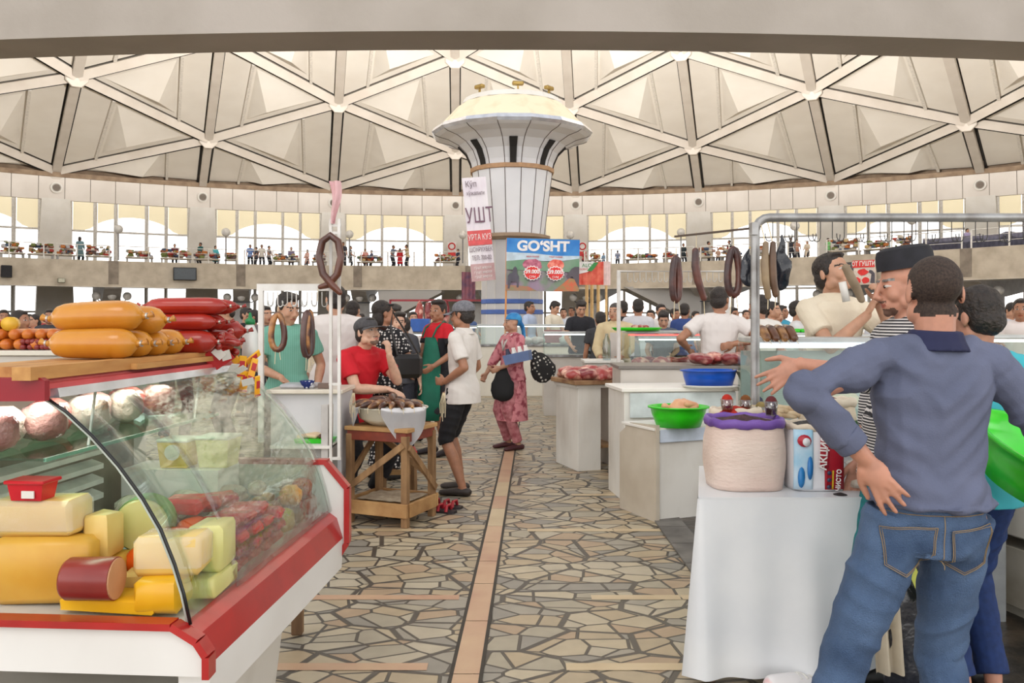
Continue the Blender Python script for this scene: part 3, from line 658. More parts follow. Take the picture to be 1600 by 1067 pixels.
def person(name, loc, rz, label, ht=1.72, vox=.012, skin='tan', shirt=(220, 220, 220), pants=(40, 40, 48), shoes=(40, 36, 34), hair='short',
           yaw=0., pitch=0., roll=0., lean=0., side=0., hands=None, elb=None, feet=None, sleeve=.5, hem=.02, shorts=None, build=1., belly=0., mats=None, knees=None,
           curl=(.5, .5), pdir=(None, None), pnorm=(None, None), collar=None, extra=None, group=None, beard=None, dress=None, detail=True, hairc=None, pelz=.95, hs=1.03, twist=0., foldamp=.009, grp=None, tuck=False, thumbs=(.6, .6), spread=(.12, .12), hv=None):
    """local frame: x to the person's left... the figure faces -y; origin on the floor between the feet"""
    k = ht / 1.72; hb = build
    S = lambda *p: V(p) * k
    M_sk = skin_mat(SK[skin]); pel = S(side * .5, 0, pelz)
    if isinstance(hem, tuple): hem, = hem
    Rl = Matrix.Rotation(side, 3, 'Y') @ Matrix.Rotation(lean, 3, 'X'); Rt = Rl @ Matrix.Rotation(twist, 3, 'Z')
    B = lambda *p: pel + Rt @ (V(p) * k)          # torso frame, origin at pelvis
    B2 = lambda *p: pel + Rl @ (V(p) * k)
    sh = {1: B(.168 * hb, .01, .448), -1: B(-.168 * hb, .01, .448)}
    neck = B(0, .015, .515); hd = neck + Rt @ S(0, -.014, .132)
    hands = hands or {}; elb = elb or {}; feet = feet or {}; knees = knees or {}
    hp = {}; ep = {}
    for s in (1, -1):
        t = V(hands.get(s, (s * .27, -.04, .80))) * k; e_, h_ = ik(sh[s], t, .285 * k, .255 * k, elb.get(s, (s * .5, .8, -.2))); ep[s] = e_; hp[s] = h_
    hip = {s: pel + Rl @ S(s * .092 * hb, 0, -.03) for s in (1, -1)}; kn = {}; an = {}
    for s in (1, -1):
        t = V(feet.get(s, (s * .12, .02, .085))) * k; t.z = max(t.z, .085 * k) if not s in feet else t.z
        kn[s], an[s] = ik(hip[s], t, .45 * k, .43 * k, knees.get(s, (s * .1, -1, 0)))
    mb = MB(); R, T = head_parts(mb, hd, yaw, pitch, roll, k * hs)
    mb.tube([B(0, .02, .44), neck, hd + R @ S(0, .014, -.05)], [.066 * k, .056 * k, .056 * k], 12, rnd_=True)
    def torso(o, bl=0.): 
        zs = ((-.06, .150, .105), (.02, .150 + bl * .3, .108 + bl), (.12, .135 + bl * .5, .10 + bl * 1.2), (.24, .148, .108), (.36, .165, .112), (.44, .158, .098), (.49, .11, .075))
        return [B(0, .005 - (bl * .4 if z < .2 else 0), z) for z, _, _ in zs], [(a * hb + o) * k for _, a, _ in zs], [(b * (.5 + .5 * hb) + o) * k for _, _, b in zs]
    p_, rx, ry = torso(-.012, belly); mb.tube(p_, rx, 16, ry=ry, up=Rt @ V((1, 0, 0)), rnd_=False)
    for s in (1, -1):
        mb.ell(sh[s], (.055 * k, .055 * k, .055 * k)); mb.tube([B(0, .01, .47), sh[s]], [.062 * k, .048 * k], 10, rnd_=True)
        mb.tube([sh[s], (sh[s] + ep[s]) / 2, ep[s]], [.050 * k * hb, .045 * k * hb, .038 * k * hb], 12, rnd_=True)
        f1 = ep[s] + (hp[s] - ep[s]) * .3; mb.tube([ep[s], f1, hp[s]], [.038 * k * hb, .040 * k * hb, .026 * k], 12, rnd_=True)
        i = 0 if s == 1 else 1; dd = (hp[s] - ep[s]).normalized(); dv = V(pdir[i]) if pdir[i] else dd; pnv = V(pnorm[i]) if pnorm[i] else (Rt @ V((-s, 0, 0)) + V((0, -.2, 0)))
        side_ = thumbs and s
        hand_parts(mb, hp[s], dv, pnv, (-1 if s == 1 else 1) * (hv[i] if hv else 1), curl[i], k, spread[i], thumbs[i])
        mb.tube([hip[s], (hip[s] + kn[s]) / 2, kn[s]], [.082 * k * hb, .070 * k * hb, .054 * k], 12, rnd_=True)
        mb.tube([kn[s], kn[s] + (an[s] - kn[s]) * .35 + V((0, .012, 0)), an[s]], [.052 * k, .054 * k, .036 * k], 12, rnd_=True)
        ft = V((s * .15, -1, 0)).normalized(); c = V((an[s].x, an[s].y, an[s].z - .045 * k))
        mb.tube([c + V((0, .035, 0)), c + ft * .06 * k, c + ft * .17 * k - V((0, 0, .014))], [.035 * k, .042 * k, .036 * k], 10, ry=[.036 * k, .032 * k, .018 * k], up=(1, 0, 0), rnd_=True)
    me = voxel(mb, vox, name, 2)
    M_lip = mat('lips_%s' % skin, tuple(int(x * y) for x, y in zip(SK[skin], (.86, .66, .66))), .4)
    M_hr = hairc or M_hair
    for m_ in (M_sk, M_eye, M_iris, M_hr, M_lip, mat('stubble_%s' % skin, tuple(int(x * .55) for x in SK[skin]), .7)): me.materials.append(m_)
    face_mats(me, R, hd, k * hs, beard, hair == 'buzz')
    root = bpy.data.objects.new(name, me); COL.objects.link(root); root.location = loc; root.rotation_euler.z = rz
    tag(root, label, 'person', group)
    def piece(mb, nm, m, vx=None, sm=2, disp=None):
        o = bpy.data.objects.new(nm, voxel(mb, vx or vox, nm, sm, disp)); COL.objects.link(o); o.parent = root; o.data.materials.append(m); return o
    # hair
    if hair:
        h = MB(); E = lambda c, r: h.ell(T(c), [x * k * hs for x in r], 16, 12, R)
        if hair in ('short', 'thick', 'buzz'):
            if hair != 'buzz':
                E((0, .024, .046), (.083, .097, .083 if hair == 'short' else .092)); E((0, .05, -.01), (.077, .067, .07))
                if hair == 'thick': E((0, -.035, .098), (.06, .055, .026)); E((.03, .0, .1), (.055, .07, .03))
                else: E((0, -.04, .094), (.052, .042, .018))
                for s in (-1, 1): E((s * .072, -.005, .022), (.010, .022, .035))
        elif hair == 'long': E((0, .026, .046), (.086, .098, .086)); E((0, .06, -.05), (.08, .055, .1))
        elif hair == 'bald': E((0, .06, -.01), (.078, .05, .05)); 
        if h.v: 
            dpt = (lambda c: .0035 * noise.noise(c * 60)) if vox < .009 else None
            piece(h, 'hair', M_hr, vox, 1, dpt)
    M_sh = shirt if isinstance(shirt, bpy.types.Material) else mat('cloth_%d_%d_%d' % shirt, shirt, .85, c2=tuple(int(x * .97) for x in shirt), ns=4)
    M_pt = pants if isinstance(pants, bpy.types.Material) else mat('cloth_%d_%d_%d' % pants, pants, .85, c2=tuple(int(x * .85) for x in pants), ns=40)
    fd = fold(foldamp * (1 if vox < .009 else .7), (7, 7, 9), rnd.random() * 50) if detail else None
    # trousers
    if pants is not None:
        t = MB(); 
        t.tube([B2(0, .01, z) for z in (-.12, -.02, .04, .075)], [(.13 * hb) * k, .158 * hb * k, (.15 * hb + belly * .3) * k, (.138 * hb + belly * .3) * k], 16, ry=[.10 * k, .116 * hb * k, (.108 + belly * .6) * k, (.098 + belly * .8) * k], up=(1, 0, 0))
        for s in (1, -1):
            if shorts: q = kn[s] + (an[s] - kn[s]) * shorts if shorts > 0 else hip[s] + (kn[s] - hip[s]) * (1 + shorts)
            else: q = an[s] + (kn[s] - an[s]) * .05
            if shorts is not None and shorts <= 0: t.tube([hip[s] + V((0, 0, .02)), (hip[s] + q) / 2, q], [.096 * k * hb, .092 * k * hb, .092 * k], 14)
            else: t.tube([hip[s] + V((0, 0, .02)), (hip[s] + kn[s]) / 2, kn[s], (kn[s] + q) / 2, q], [.098 * k * hb, .088 * k * hb, .072 * k * hb, .068 * k, .064 * k if not shorts else .07 * k], 14)
        piece(t, 'trousers' if not shorts and shorts != 0 else 'shorts', M_pt, disp=fold(.012 if vox < .009 else .006, (5, 5, 11), 9) if detail else None)
    # top
    if shirt is not None:
        t = MB(); p_, rx, ry = torso(.012, belly); z0 = -hem
        low = B(0, .005 - belly * .3, -.06 - hem); p_[0] = low
        rx[0] = (.198 * hb + (0 if not dress else dress)) * k; ry[0] = (.162 + belly * .8 + (0 if not dress else dress)) * k; rx[1] = max(rx[1], .186 * hb * k)
        ry[1] = max(ry[1], .145 * k); t.tube(p_, rx, 18, ry=ry, up=Rt @ V((1, 0, 0)))
        for s in (1, -1):
            t.tube([B(0, .012, .468), B(s * .09 * hb, .012, .462), sh[s]], [.068 * k, .064 * k, .058 * k], 12, rnd_=True)
            pts = [sh[s], (sh[s] + ep[s]) / 2]; rs = [.064 * k * hb, .060 * k * hb]
            if sleeve <= .6: q = sh[s] + (ep[s] - sh[s]) * (sleeve / .5 * .62); pts = [sh[s], q]; rs = [.066 * k * hb, .066 * k * hb]
            else:
                if sleeve > .8: t.ell(ep[s], (.062 * k, .062 * k, .062 * k))
                q = ep[s] + (hp[s] - ep[s]) * (sleeve - .5) * 2 * .93; pts += [ep[s], q]; rs += [.062 * k * hb, .048 * k * hb if sleeve > .8 else .05 * k]
            t.ell(sh[s] , (.062 * k, .062 * k, .058 * k)); t.tube(pts, rs, 14)
        t.tube([B(0, .015, .48), neck + V((0, 0, .0))], [.085 * k, .068 * k], 14, up=(1, 0, 0))
        so = piece(t, 'shirt' if not dress else 'dress', M_sh, disp=fd)
    if collar:
        c = MB(); ax = (hd - neck).normalized()
        c.tube([B(0, .018, .490), neck + Rt @ S(0, .006, .022)], [.088 * k, .072 * k], 16, up=(1, 0, 0)); c.tube([B(0, .02, .475), B(0, .02, .498)], [.098 * k, .086 * k], 16, up=(1, 0, 0))
        piece(c, 'collar', collar)
    # shoes
    if shoes is not None:
        for s in (1, -1):
            t = MB(); ft = V((s * .15, -1, 0)).normalized(); c = V((an[s].x, an[s].y, an[s].z - .047 * k))
            t.tube([c + V((0, .045, 0)), c + ft * .06 * k, c + ft * .18 * k - V((0, 0, .012))], [.042 * k, .048 * k, .042 * k], 12, ry=[.038 * k, .036 * k, .026 * k], up=(1, 0, 0), rnd_=True)
            piece(t, 'shoe', shoes if isinstance(shoes, bpy.types.Material) else mat('shoe_%d_%d_%d' % shoes, shoes, .5), max(vox, .008))
    J = dict(hk=k * hs, root=root, hd=hd, R=R, T=T, neck=neck, sh=sh, ep=ep, hp=hp, hip=hip, kn=kn, an=an, B=B, B2=B2, k=k, piece=piece, pel=pel, Rt=Rt)
    if extra: extra(J)
    return J
def cap_piece(J, m, brim_yaw=0., flatcap=False):
    T, R, k = J['T'], J['R'], J['hk']; t = MB()
    t.ell(T((0, .018, .058)), [.09 * k, .108 * k, .074 * k], 18, 12, R); o = J['piece'](t, 'cap', m, .008)
    # trim under the brim line
    Ri = R.transposed(); bm = bmesh.new(); bm.from_mesh(o.data)
    for v in bm.verts:
        q = Ri @ (v.co - J['hd']) / k
        lim = .034 - .12 * max(0, q.y - .0) * .6
        if q.z < lim: v.co = J['hd'] + R @ (V((q.x, q.y, lim)) * k)
    bm.to_mesh(o.data); bm.free()
    b = MB(); secs = []
    for i in range(9):
        a = math.radians(-62 + 124 * i / 8); r0 = .088; r1 = .088 + .075 * math.cos(a * 1.15) ** .6 if abs(a) < 1.3 else .09
        d = V((math.sin(a), -math.cos(a), 0)); dz = -.012 * (1 - math.cos(a * 1.3)) 
        q = [V((d.x * r0, d.y * r0 * 1.12, .036)), V((d.x * r1, d.y * r1 * 1.12, .03 - .012 + dz)), V((d.x * r1, d.y * r1 * 1.12, .024 - .012 + dz)), V((d.x * r0, d.y * r0 * 1.12, .028))]
        secs.append([T(x) for x in q])
    o2 = b.loft(secs).build('cap_brim', m, J['root'], True); return o
# ---------------------------------------------------------------- the people close enough to read
def stripes(name, c1, c2, sc, axis='Z', ratio=.5):
    if name in _m: return _m[name]
    m = mat(name, c1, .85, bump=.01, bs=5); nt = m.node_tree; N = nt.nodes.new; L = nt.links.new; b = nt.nodes['Principled BSDF']
    tc = N('ShaderNodeTexCoord'); sp = N('ShaderNodeSeparateXYZ'); L(tc.outputs['Object'], sp.inputs[0])
    mu = N('ShaderNodeMath'); mu.operation = 'MULTIPLY'; mu.inputs[1].default_value = sc; L(sp.outputs[axis], mu.inputs[0])
    fr = N('ShaderNodeMath'); fr.operation = 'FRACT'; L(mu.outputs[0], fr.inputs[0]); gt = N('ShaderNodeMath'); gt.operation = 'GREATER_THAN'; gt.inputs[1].default_value = ratio; L(fr.outputs[0], gt.inputs[0])
    mx = N('ShaderNodeMix'); mx.data_type = 'RGBA'; mx.inputs[6].default_value = (*lin(c1), 1); mx.inputs[7].default_value = (*lin(c2), 1); L(gt.outputs[0], mx.inputs[0]); L(mx.outputs[2], b.inputs['Base Color']); return m
def dots(name, c1, c2, sc, th=.32):
    if name in _m: return _m[name]
    m = mat(name, c1, .85, bump=.01, bs=5); nt = m.node_tree; N = nt.nodes.new; L = nt.links.new; b = nt.nodes['Principled BSDF']
    tc = N('ShaderNodeTexCoord'); v = N('ShaderNodeTexVoronoi'); v.inputs['Scale'].default_value = sc; v.inputs['Randomness'].default_value = .35; L(tc.outputs['Object'], v.inputs['Vector'])
    r = N('ShaderNodeValToRGB'); r.color_ramp.elements[0].position = th; r.color_ramp.elements[1].position = th + .04; r.color_ramp.elements[0].color = (*lin(c2), 1); r.color_ramp.elements[1].color = (*lin(c1), 1)
    L(v.outputs['Distance'], r.inputs[0]); L(r.outputs[0], b.inputs['Base Color']); return m
def at(px, d, z=0.): return V(((px - 800) * d / F, d, z))
M_jeans = mat('denim', (84, 108, 142), .85, c2=(54, 76, 108), ns=5, lo=.35, hi=.7, bump=.5, bs=260)
M_slate = mat('slate_jersey', (98, 104, 128), .9, c2=(88, 94, 117), ns=6, bump=.15, bs=200)
M_navy = mat('navy_collar', (34, 38, 74), .85); M_bufh = mat('buzz_cut', (66, 52, 44), .8, c2=(40, 30, 26), ns=160)
def fg_extra(J):
    k = J['k']; B2 = J['B2']
    M_th = mat('jeans_stitch', (150, 128, 96), .8); M_pk = mat('denim_pocket', (78, 102, 136), .85, c2=(50, 72, 104), ns=9, bump=.5, bs=260)
    # the body faces away: back is local +y
    tr = [c for c in J['root'].children if c.name.startswith('trousers')][0]
    from mathutils.bvhtree import BVHTree
    bm = bmesh.new(); bm.from_mesh(tr.data); bv = BVHTree.FromBMesh(bm)
    def onb(x, z, o=.004):
        h = bv.ray_cast(V((x, 1, z)), V((0, -1, 0))); return (h[0] + V((0, o, 0))) if h[0] else V((x, .12, z))
    for cx in (.088, -.088):
        poly = [(-.07, .055), (.07, .045), (.062, -.065), (.0, -.10), (-.062, -.065)]
        pts = [(cx + a, .865 + b) for a, b in poly]
        m = MB(); n = 8; g = []
        ring_ = []
        for i in range(5):
            (a, b), (c, d) = pts[i], pts[(i + 1) % 5]
            for j in range(6): ring_.append((a + (c - a) * j / 6, b + (d - b) * j / 6))
        ctr_ = V((cx, 0, .90)); vs = []; 
        for f_ in (1, .66, .33): vs += [onb(cx + (a - cx) * f_, .85 + (b - .85) * f_, .005) for a, b in ring_]
        vs.append(onb(cx, .85, .005)); N_ = 30
        fs = [(r * N_ + j, r * N_ + (j + 1) % N_, (r + 1) * N_ + (j + 1) % N_, (r + 1) * N_ + j) for r in (0, 1) for j in range(N_)] + [(2 * N_ + j, 2 * N_ + (j + 1) % N_, 3 * N_) for j in range(N_)]
        po = m.add(vs, fs).build('back_pocket', M_pk, J['root'], True)
        s_ = MB().tube([onb(cx + (a - cx) * .97, .85 + (b - .85) * .97, .0065) for a, b in ring_ + ring_[:1]], .0013, 4)
        s_.tube([onb(cx + (a - cx) * .90, .85 + (b - .85) * .90, .0065) for a, b in ring_ + ring_[:1]], .0010, 4); s_.build('stitching', M_th, po)
    wb = MB(); 
    wb.tube([onb(x * .01, .95, .004) for x in range(-15, 16)], .0014, 4); wb.tube([onb(.0, z * .01, .004) for z in range(80, 96)], .0014, 4)
    wb.build('seam_stitching', M_th, J['root']); bm.free()
    c = MB(); e, w_ = J['ep'][1], J['hp'][1]; d = (w_ - e).normalized(); q = e + (w_ - e) * .62
    c.tube([q, q + d * .05], [.05 * k, .047 * k], 14); J['piece'](c, 'sleeve_cuff', M_slate, .006, 2)
p = at(1443, 2.45)
JA = person('person', p, math.pi, 'man seen from behind in slate blue long sleeved shirt and jeans, hand on his hip', vox=.0055, ht=1.70, skin='ruddy',
       shirt=M_slate, pants=M_jeans, hair='buzz', hairc=M_bufh, build=.97, hem=-.10, sleeve=.86, collar=M_navy, lean=.02, side=-.03, yaw=-.1, pitch=.06,
       hands={1: (.215, .10, 1.12), -1: (-.56, .0, .92)}, elb={1: (1, .25, .15), -1: (-1, .3, .3)}, feet={1: (.36, .0, .085), -1: (-.10, .06, .085)},
       pdir=((-.45, .35, -.85), None), pnorm=((-.5, -.8, 0), None), curl=(.22, .5), knees={1: (.2, -1, 0), -1: (0, -1, 0)}, foldamp=.024, hs=.97, extra=fg_extra, shoes=(60, 56, 54), belly=.01, spread=(.25, .12))
M_bw = stripes('black_white_stripe', (34, 34, 40), (206, 202, 200), 85, 'Z', .52)
M_bwx = stripes('black_white_stripe_sleeve', (34, 34, 40), (206, 202, 200), 85, 'Y', .52)
def cap_tub(J):
    T, k = J['T'], J['hk']; c = MB(); n = 20
    secs = []
    for z, r in ((.062, .96), (.085, .96), (.115, .94), (.135, .88), (.146, .66), (.150, .05)):
        secs.append([T((r * .088 * math.cos(a), .012 + r * .108 * math.sin(a), z)) for a in [2 * math.pi * j / n for j in range(n)]])
    o = c.loft(secs).build('skullcap', mat('black_velvet', (24, 24, 30), .8, c2=(34, 34, 42), ns=20), J['root'], True); shade(o, 40)
    sl = [q for q in J['root'].children if q.name.startswith('shirt')][0]
    sl.data.materials.append(M_bwx)
    for f in sl.data.polygons:
        if f.center.y < -.16 and f.center.z > 1.12: f.material_index = 1
p = at(1424, 3.3)
JB = person('person', p, -math.pi / 2, 'man in black skullcap and striped shirt stretching his open hand over the spices', vox=.0055, ht=1.765, skin='ruddy', shirt=M_bw, pants=(30, 120, 124),
       hair='bald', hairc=M_hairg, hands={1: (.20, -.50, 1.30), -1: (-.25, -.1, .85)}, elb={1: (.3, .2, -1)}, sleeve=.72, pdir=((0.02, -.86, -.5), None), pnorm=((-.95, 0, -.3), None),
       curl=(.10, .5), thumbs=(1.1, .6), spread=(.22, .12), pitch=.14, roll=0, yaw=-.05, beard=.04, extra=cap_tub, build=1.05, belly=.04, shoes=(40, 40, 40), lean=.04)
p = at(1524, 3.3)
JC = person('person', p, 3.35, 'man in turquoise tee with thick black hair, turned away at the right edge', vox=.007, ht=1.62, skin='ruddy', shirt=(64, 176, 190), pants=(28, 52, 104), hair='thick', yaw=.15,
       pitch=.15, build=1.04, feet={1: (.08, .02, .085), -1: (-.07, .02, .085)}, elb={-1: (-1, .2, .2)}, hands={1: (.2, -.32, .98), -1: (-.40, -.10, .98)}, collar=mat('blue_band', (30, 110, 200), .8), hem=.06)
# seller inspecting a sausage behind the glass counter
M_creampolo = mat('cream_pique', (226, 214, 192), .9, c2=(218, 205, 182), ns=5, bump=.2, bs=150)
p = at(1303, 4.75, .17)
JD = person('person', p, .18, 'seller in cream polo shirt lifting a long pale sausage to his face', vox=.0065, ht=1.715, skin='tan', shirt=M_creampolo, pants=(60, 60, 64), hair='short', pitch=-.28, yaw=.35,
       hands={-1: (.03, -.27, 1.36), 1: (.11, -.26, 1.42)}, elb={-1: (-.55, .1, -1), 1: (.75, .1, -1)}, curl=(1.0, 1.0), pdir=((-.15, -.35, .9), (.25, -.35, .85)), pnorm=((-1, -.4, 0), (1, -.4, 0)),
       collar=M_creampolo, build=.96, belly=.01)
p = at(1118, 8.3)
JE = person('person', p, math.pi - .05, 'man in white tee seen from behind, one hand twisted back at his waist', vox=.009, ht=1.83, skin='brown', shirt=(216, 209, 205), pants=(52, 54, 66), hair='short', yaw=-.5, build=1.04, side=-.04, lean=.05,
       hands={1: (.24, -.12, 1.14), -1: (-.13, .16, 1.19)}, elb={1: (.4, .5, 0), -1: (-1, .2, 0)}, curl=(.3, 1.1), pdir=(None, (.8, .2, -.2)), pnorm=(None, (0, -1, 0)))
p = at(1190, 8.75)
person('person', p, math.pi + .1, 'man in white tee half hidden behind the steel pipe post', vox=.011, ht=1.77, skin='brown', shirt=(222, 218, 212), pants=(50, 50, 60), hair='short', yaw=.6, lean=.12)
# behind the left counter
p = at(450, 6.7)
M_teal = stripes('mint_rib', (112, 166, 148), (102, 156, 138), 60, 'X')
JG = person('person', p, .3, 'young man in mint green tee behind the left hook rack', vox=.009, ht=1.71, skin='tan', shirt=M_teal, pants=(30, 32, 40), hair='thick', yaw=.55, pitch=.2,
       hands={-1: (-.06, -.24, 1.06), 1: (.22, -.08, .95)}, elb={-1: (-.7, .6, 0)}, curl=(.4, .3), pdir=(None, (.5, -.5, -.5)), pnorm=(None, (.3, -.3, .8)))
p = at(524, 7.5)
person('person', p, math.pi + .15, 'man in loose white tee with his back turned, behind the white posts', vox=.01, ht=1.81, skin='tan', shirt=(216, 208, 204), pants=(26, 26, 30), hair='short', build=1.15, yaw=.3, hands={1: (.3, -.2, 1.0), -1: (-.3, -.2, 1.0)})
# red shirt
def red_extra(J):
    cap_piece(J, mat('charcoal_cap', (84, 82, 84), .9, c2=(70, 68, 70), ns=30))
p = at(552, 6.95)
M_red = mat('red_tee', (206, 20, 38), .8, c2=(190, 16, 32), ns=4)
JI = person('person', p, .85, 'man in red tee and charcoal cap leaning on the sausage table, finger at his lips', vox=.0075, ht=1.74, skin='fair', shirt=M_red, pants=(34, 34, 40), hair='short', yaw=.0, pitch=-.22, lean=.30, pelz=.76,
       hands={-1: (.04, -.40, .93), 1: (.07, -.37, 1.20)}, elb={1: (.5, .0, -1), -1: (-.6, .3, -.3)}, curl=(1.0, .4), pdir=((-.12, .05, 1), (.2, -.9, -.2)), pnorm=((-.2, .8, 0), (0, -.2, -1)), beard=.04,
       feet={1: (.12, -.12, .085), -1: (-.14, -.02, .085)}, knees={1: (.1, -1, 0), -1: (-.3, -1, 0)}, shoes=(206, 204, 204), extra=red_extra, build=1.08, hem=.06)
# apron boy
M_apron = mat('green_apron', (16, 108, 84), .75, c2=(12, 92, 72), ns=5)
def apron_extra(J):
    B, k = J['B'], J['k']; m = MB(); secs = []
    for z, w_, r in ((-.55, .20, .235), (-.3, .20, .215), (0, .185, .182), (.12, .17, .155), (.26, .12, .148), (.36, .09, .150)):
        q = []
        for o in (0, .008):
            row = [B(w_ * math.sin(a) * 1.0, -(r + o) * math.cos(a * .8), z) for a in [(-1.15 + 2.3 * i / 12) for i in range(13)]]
            q += row if o == 0 else row[::-1]
        secs.append(q)
    m.loft(secs); m.build('apron', M_apron, J['root'], True)
    t = MB()
    for s in (1, -1): t.tube([B(s * .085, -.15, .36), B(s * .095, -.10, .46), B(s * .085, .02, .535), B(s * .04, .085, .52)], .010, 6)
    t.build('apron_strap', M_apron, J['root'], True)
    sh = [c for c in J['root'].children if c.name.startswith('shirt')][0]; sh.data.materials.append(mat('black_panel', (26, 26, 32), .85))
    for f in sh.data.polygons:
        if f.center.z < 1.30 * k and abs(f.center.x) > .10 or f.center.y > .03: f.material_index = 1
p = at(684, 9.3)
person('person', p, -.75, 'young man in red and black polo with long green apron', vox=.009, ht=1.72, skin='brown', shirt=M_red, pants=(34, 32, 36), shorts=.1, hair='thick', yaw=.2, hands={1: (.18, -.22, 1.0), -1: (-.1, -.26, .95)},
       elb={1: (.6, .8, 0)}, extra=apron_extra, build=.95, shoes=(44, 36, 40))
# boy with cap
def boy_extra(J):
    cap_piece(J, mat('grey_felt_cap', (122, 122, 128), .9, c2=(98, 98, 104), ns=60))
M_polo = mat('white_pique', (214, 208, 202), .9, c2=(206, 199, 192), ns=5)
p = at(722, 7.2)
JO_ = person('person', p, -1.95, 'teenage boy in white polo, black knee shorts and grey cap, hand on hip', vox=.0075, ht=1.66, skin='brown', shirt=M_polo, pants=(24, 24, 28), shorts=.06, hair='short', yaw=-.12, pitch=.05, collar=M_polo, sleeve=.6,
       hands={1: (.17, -.09, 1.01), -1: (-.2, -.14, .95)}, elb={1: (.25, 1, .15)}, curl=(.5, .5), pdir=((-.3, -.9, 0), None), pnorm=((-.9, .3, 0), None), feet={1: (.10, .05, .085), -1: (-.12, -.07, .085)}, extra=boy_extra, shoes=(52, 44, 40), hem=.075, build=1.0)
# woman with scarf
M_dress = mat('rose_floral', (206, 132, 138), .85, c2=(150, 64, 78), ns=16, lo=.48, hi=.62)
def woman_extra(J):
    T, k, R = J['T'], J['hk'], J['R']; h = MB(); E = lambda c, r: h.ell(T(c), [x * k for x in r], 16, 12, R)
    E((0, .024, .042), (.09, .106, .088)); h.tube([T((.0, .10, .0)), T((.0, .14, -.05)), T((.02, .15, -.16)), T((.02, .14, -.22))], [.05, .045, .035, .03], 10, ry=[.03, .02, .018, .012], rnd_=True)
    o = J['piece'](h, 'headscarf', mat('blue_headscarf', (28, 110, 176), .6, c2=(58, 150, 206), ns=14), .008, 1)
    Ri = R.transposed(); bm = bmesh.new(); bm.from_mesh(o.data)
    for v in bm.verts:
        q = Ri @ (v.co - J['hd']) / k
        if q.y < .05 and q.z < .038: v.co = J['hd'] + R @ (V((q.x * (1 if q.y > 0 else .9), q.y, .038)) * k)
    bm.to_mesh(o.data); bm.free()
    B = J['B']; s = MB(); n = 20; k2 = J['k']
    secs = [[B(rx * math.cos(2 * math.pi * j / n) * (1 + .04 * math.sin(5 * j)), ry * math.sin(2 * math.pi * j / n) + .0, z) for j in range(n)] for z, rx, ry in ((.12, .16, .13), (-.1, .20, .165), (-.35, .215, .18), (-.58, .23, .195))]
    s.loft(secs, cap=False).build('skirt', M_dress, J['root'], True)
    w_ = MB()
    for sd in (1, -1): w_.tube([B(0, -.125, .30), B(sd * .04, -.12, .40), B(sd * .075, -.05, .49), B(sd * .05, .06, .525)], .013, 6)
    w_.build('white_collar', M_polo, J['root'], True)
p = at(800, 9.7)
JP = person('person', p, -1.05, 'woman in rose floral dress and blue headscarf carrying bags and a carton', vox=.009, ht=1.58, skin='tan', shirt=M_dress, pants=mat('rose_trousers', (196, 130, 134), .85, c2=(160, 84, 92), ns=20), hair=None, yaw=-.15, pitch=.0,
       hands={1: (.17, -.27, 1.04), -1: (-.16, -.3, .93)}, elb={1: (.8, .8, -.2), -1: (-.6, .8, 0)}, sleeve=.8, curl=(.8, .9), extra=woman_extra, build=1.06, shoes=(74, 30, 36), belly=.02)
# polka dot woman + others in the middle of the aisle
M_polka = dots('black_white_polka', (28, 26, 30), (222, 216, 212), 34)
p = at(600, 7.9)
person('person', p, 2.6, 'woman in black and white dotted blouse with black shoulder bag', vox=.01, ht=1.68, skin='brown', shirt=M_polka, pants=M_polka, hair='long', yaw=-.5, sleeve=.6, hands={1: (.2, -.2, 1.0), -1: (-.22, -.25, 1.1)},
       extra=lambda J: (MB().tube([J['T']((-.07, .05, .075)), J['T']((-.05, -.07, .085)), J['T']((.05, -.07, .085)), J['T']((.07, .05, .075))], .012, 6).build('sunglasses', M_black, J['root'])))
p = at(623, 9.2)
person('person', p, .1, 'boy in dark grey tee facing the camera behind the dotted blouse', vox=.011, ht=1.585, skin='fair', shirt=(72, 72, 78), pants=(40, 40, 50), hair='thick', yaw=.1, roll=.06)
p = at(617, 11.2)
person('person', p, .35, 'bearded man in pale grey tee looking down, behind the boy', vox=.012, ht=1.70, skin='tan', shirt=(200, 192, 186), pants=(40, 40, 50), hair='thick', pitch=.4, beard=.06, hands={1: (.15, -.3, 1.05), -1: (-.15, -.3, 1.05)})
p = at(596, 9.6)
person('person', p, .9, 'dark haired man in white shirt just behind the sunglasses woman', vox=.012, ht=1.66, skin='brown', shirt=(212, 204, 198), pants=(40, 40, 50), hair='thick')
p = at(552, 10.4)
person('person', p, 3.0, 'man in white vest with black straps, seen from behind', vox=.012, ht=1.74, skin='tan', shirt=(216, 212, 208), pants=(40, 40, 50), hair='short')
p = at(641, 10.3)
person('person', p, -2.5, 'person in white polo bending behind the apron boy', vox=.012, ht=1.56, skin='brown', shirt=(206, 200, 196), pants=(40, 40, 50), hair='short', lean=.3)
# old man in beige jacket
M_beige = mat('beige_shirt', (214, 196, 156), .85, c2=(200, 180, 142), ns=6)
M_pat = stripes('beige_stripe', (212, 200, 180), (170, 130, 128), 22, 'Z', .8)
p = at(962, 10.6)
person('person', p, -.25, 'older man with short grey hair in open beige shirt behind the meat block', vox=.0095, ht=1.73, skin='tan', shirt=M_beige, pants=(60, 60, 66), hair='buzz', hairc=mat('steel_hair', (92, 86, 82), .8, c2=(60, 56, 54), ns=80), yaw=-.25, lean=.10, collar=M_beige,
       hands={1: (.1, -.34, 1.02), -1: (-.14, -.34, 1.02)}, curl=(.6, .6), sleeve=.95, build=1.05, beard=None,
       extra=lambda J: (MB().loft([[J['B'](x, -(.126 + o), z) for x, o in ((-.05, 0), (.05, 0), (.05, .01), (-.05, .01))] for z in (.0, .2, .40)]).build('undershirt', (M_polo), J['root'])))
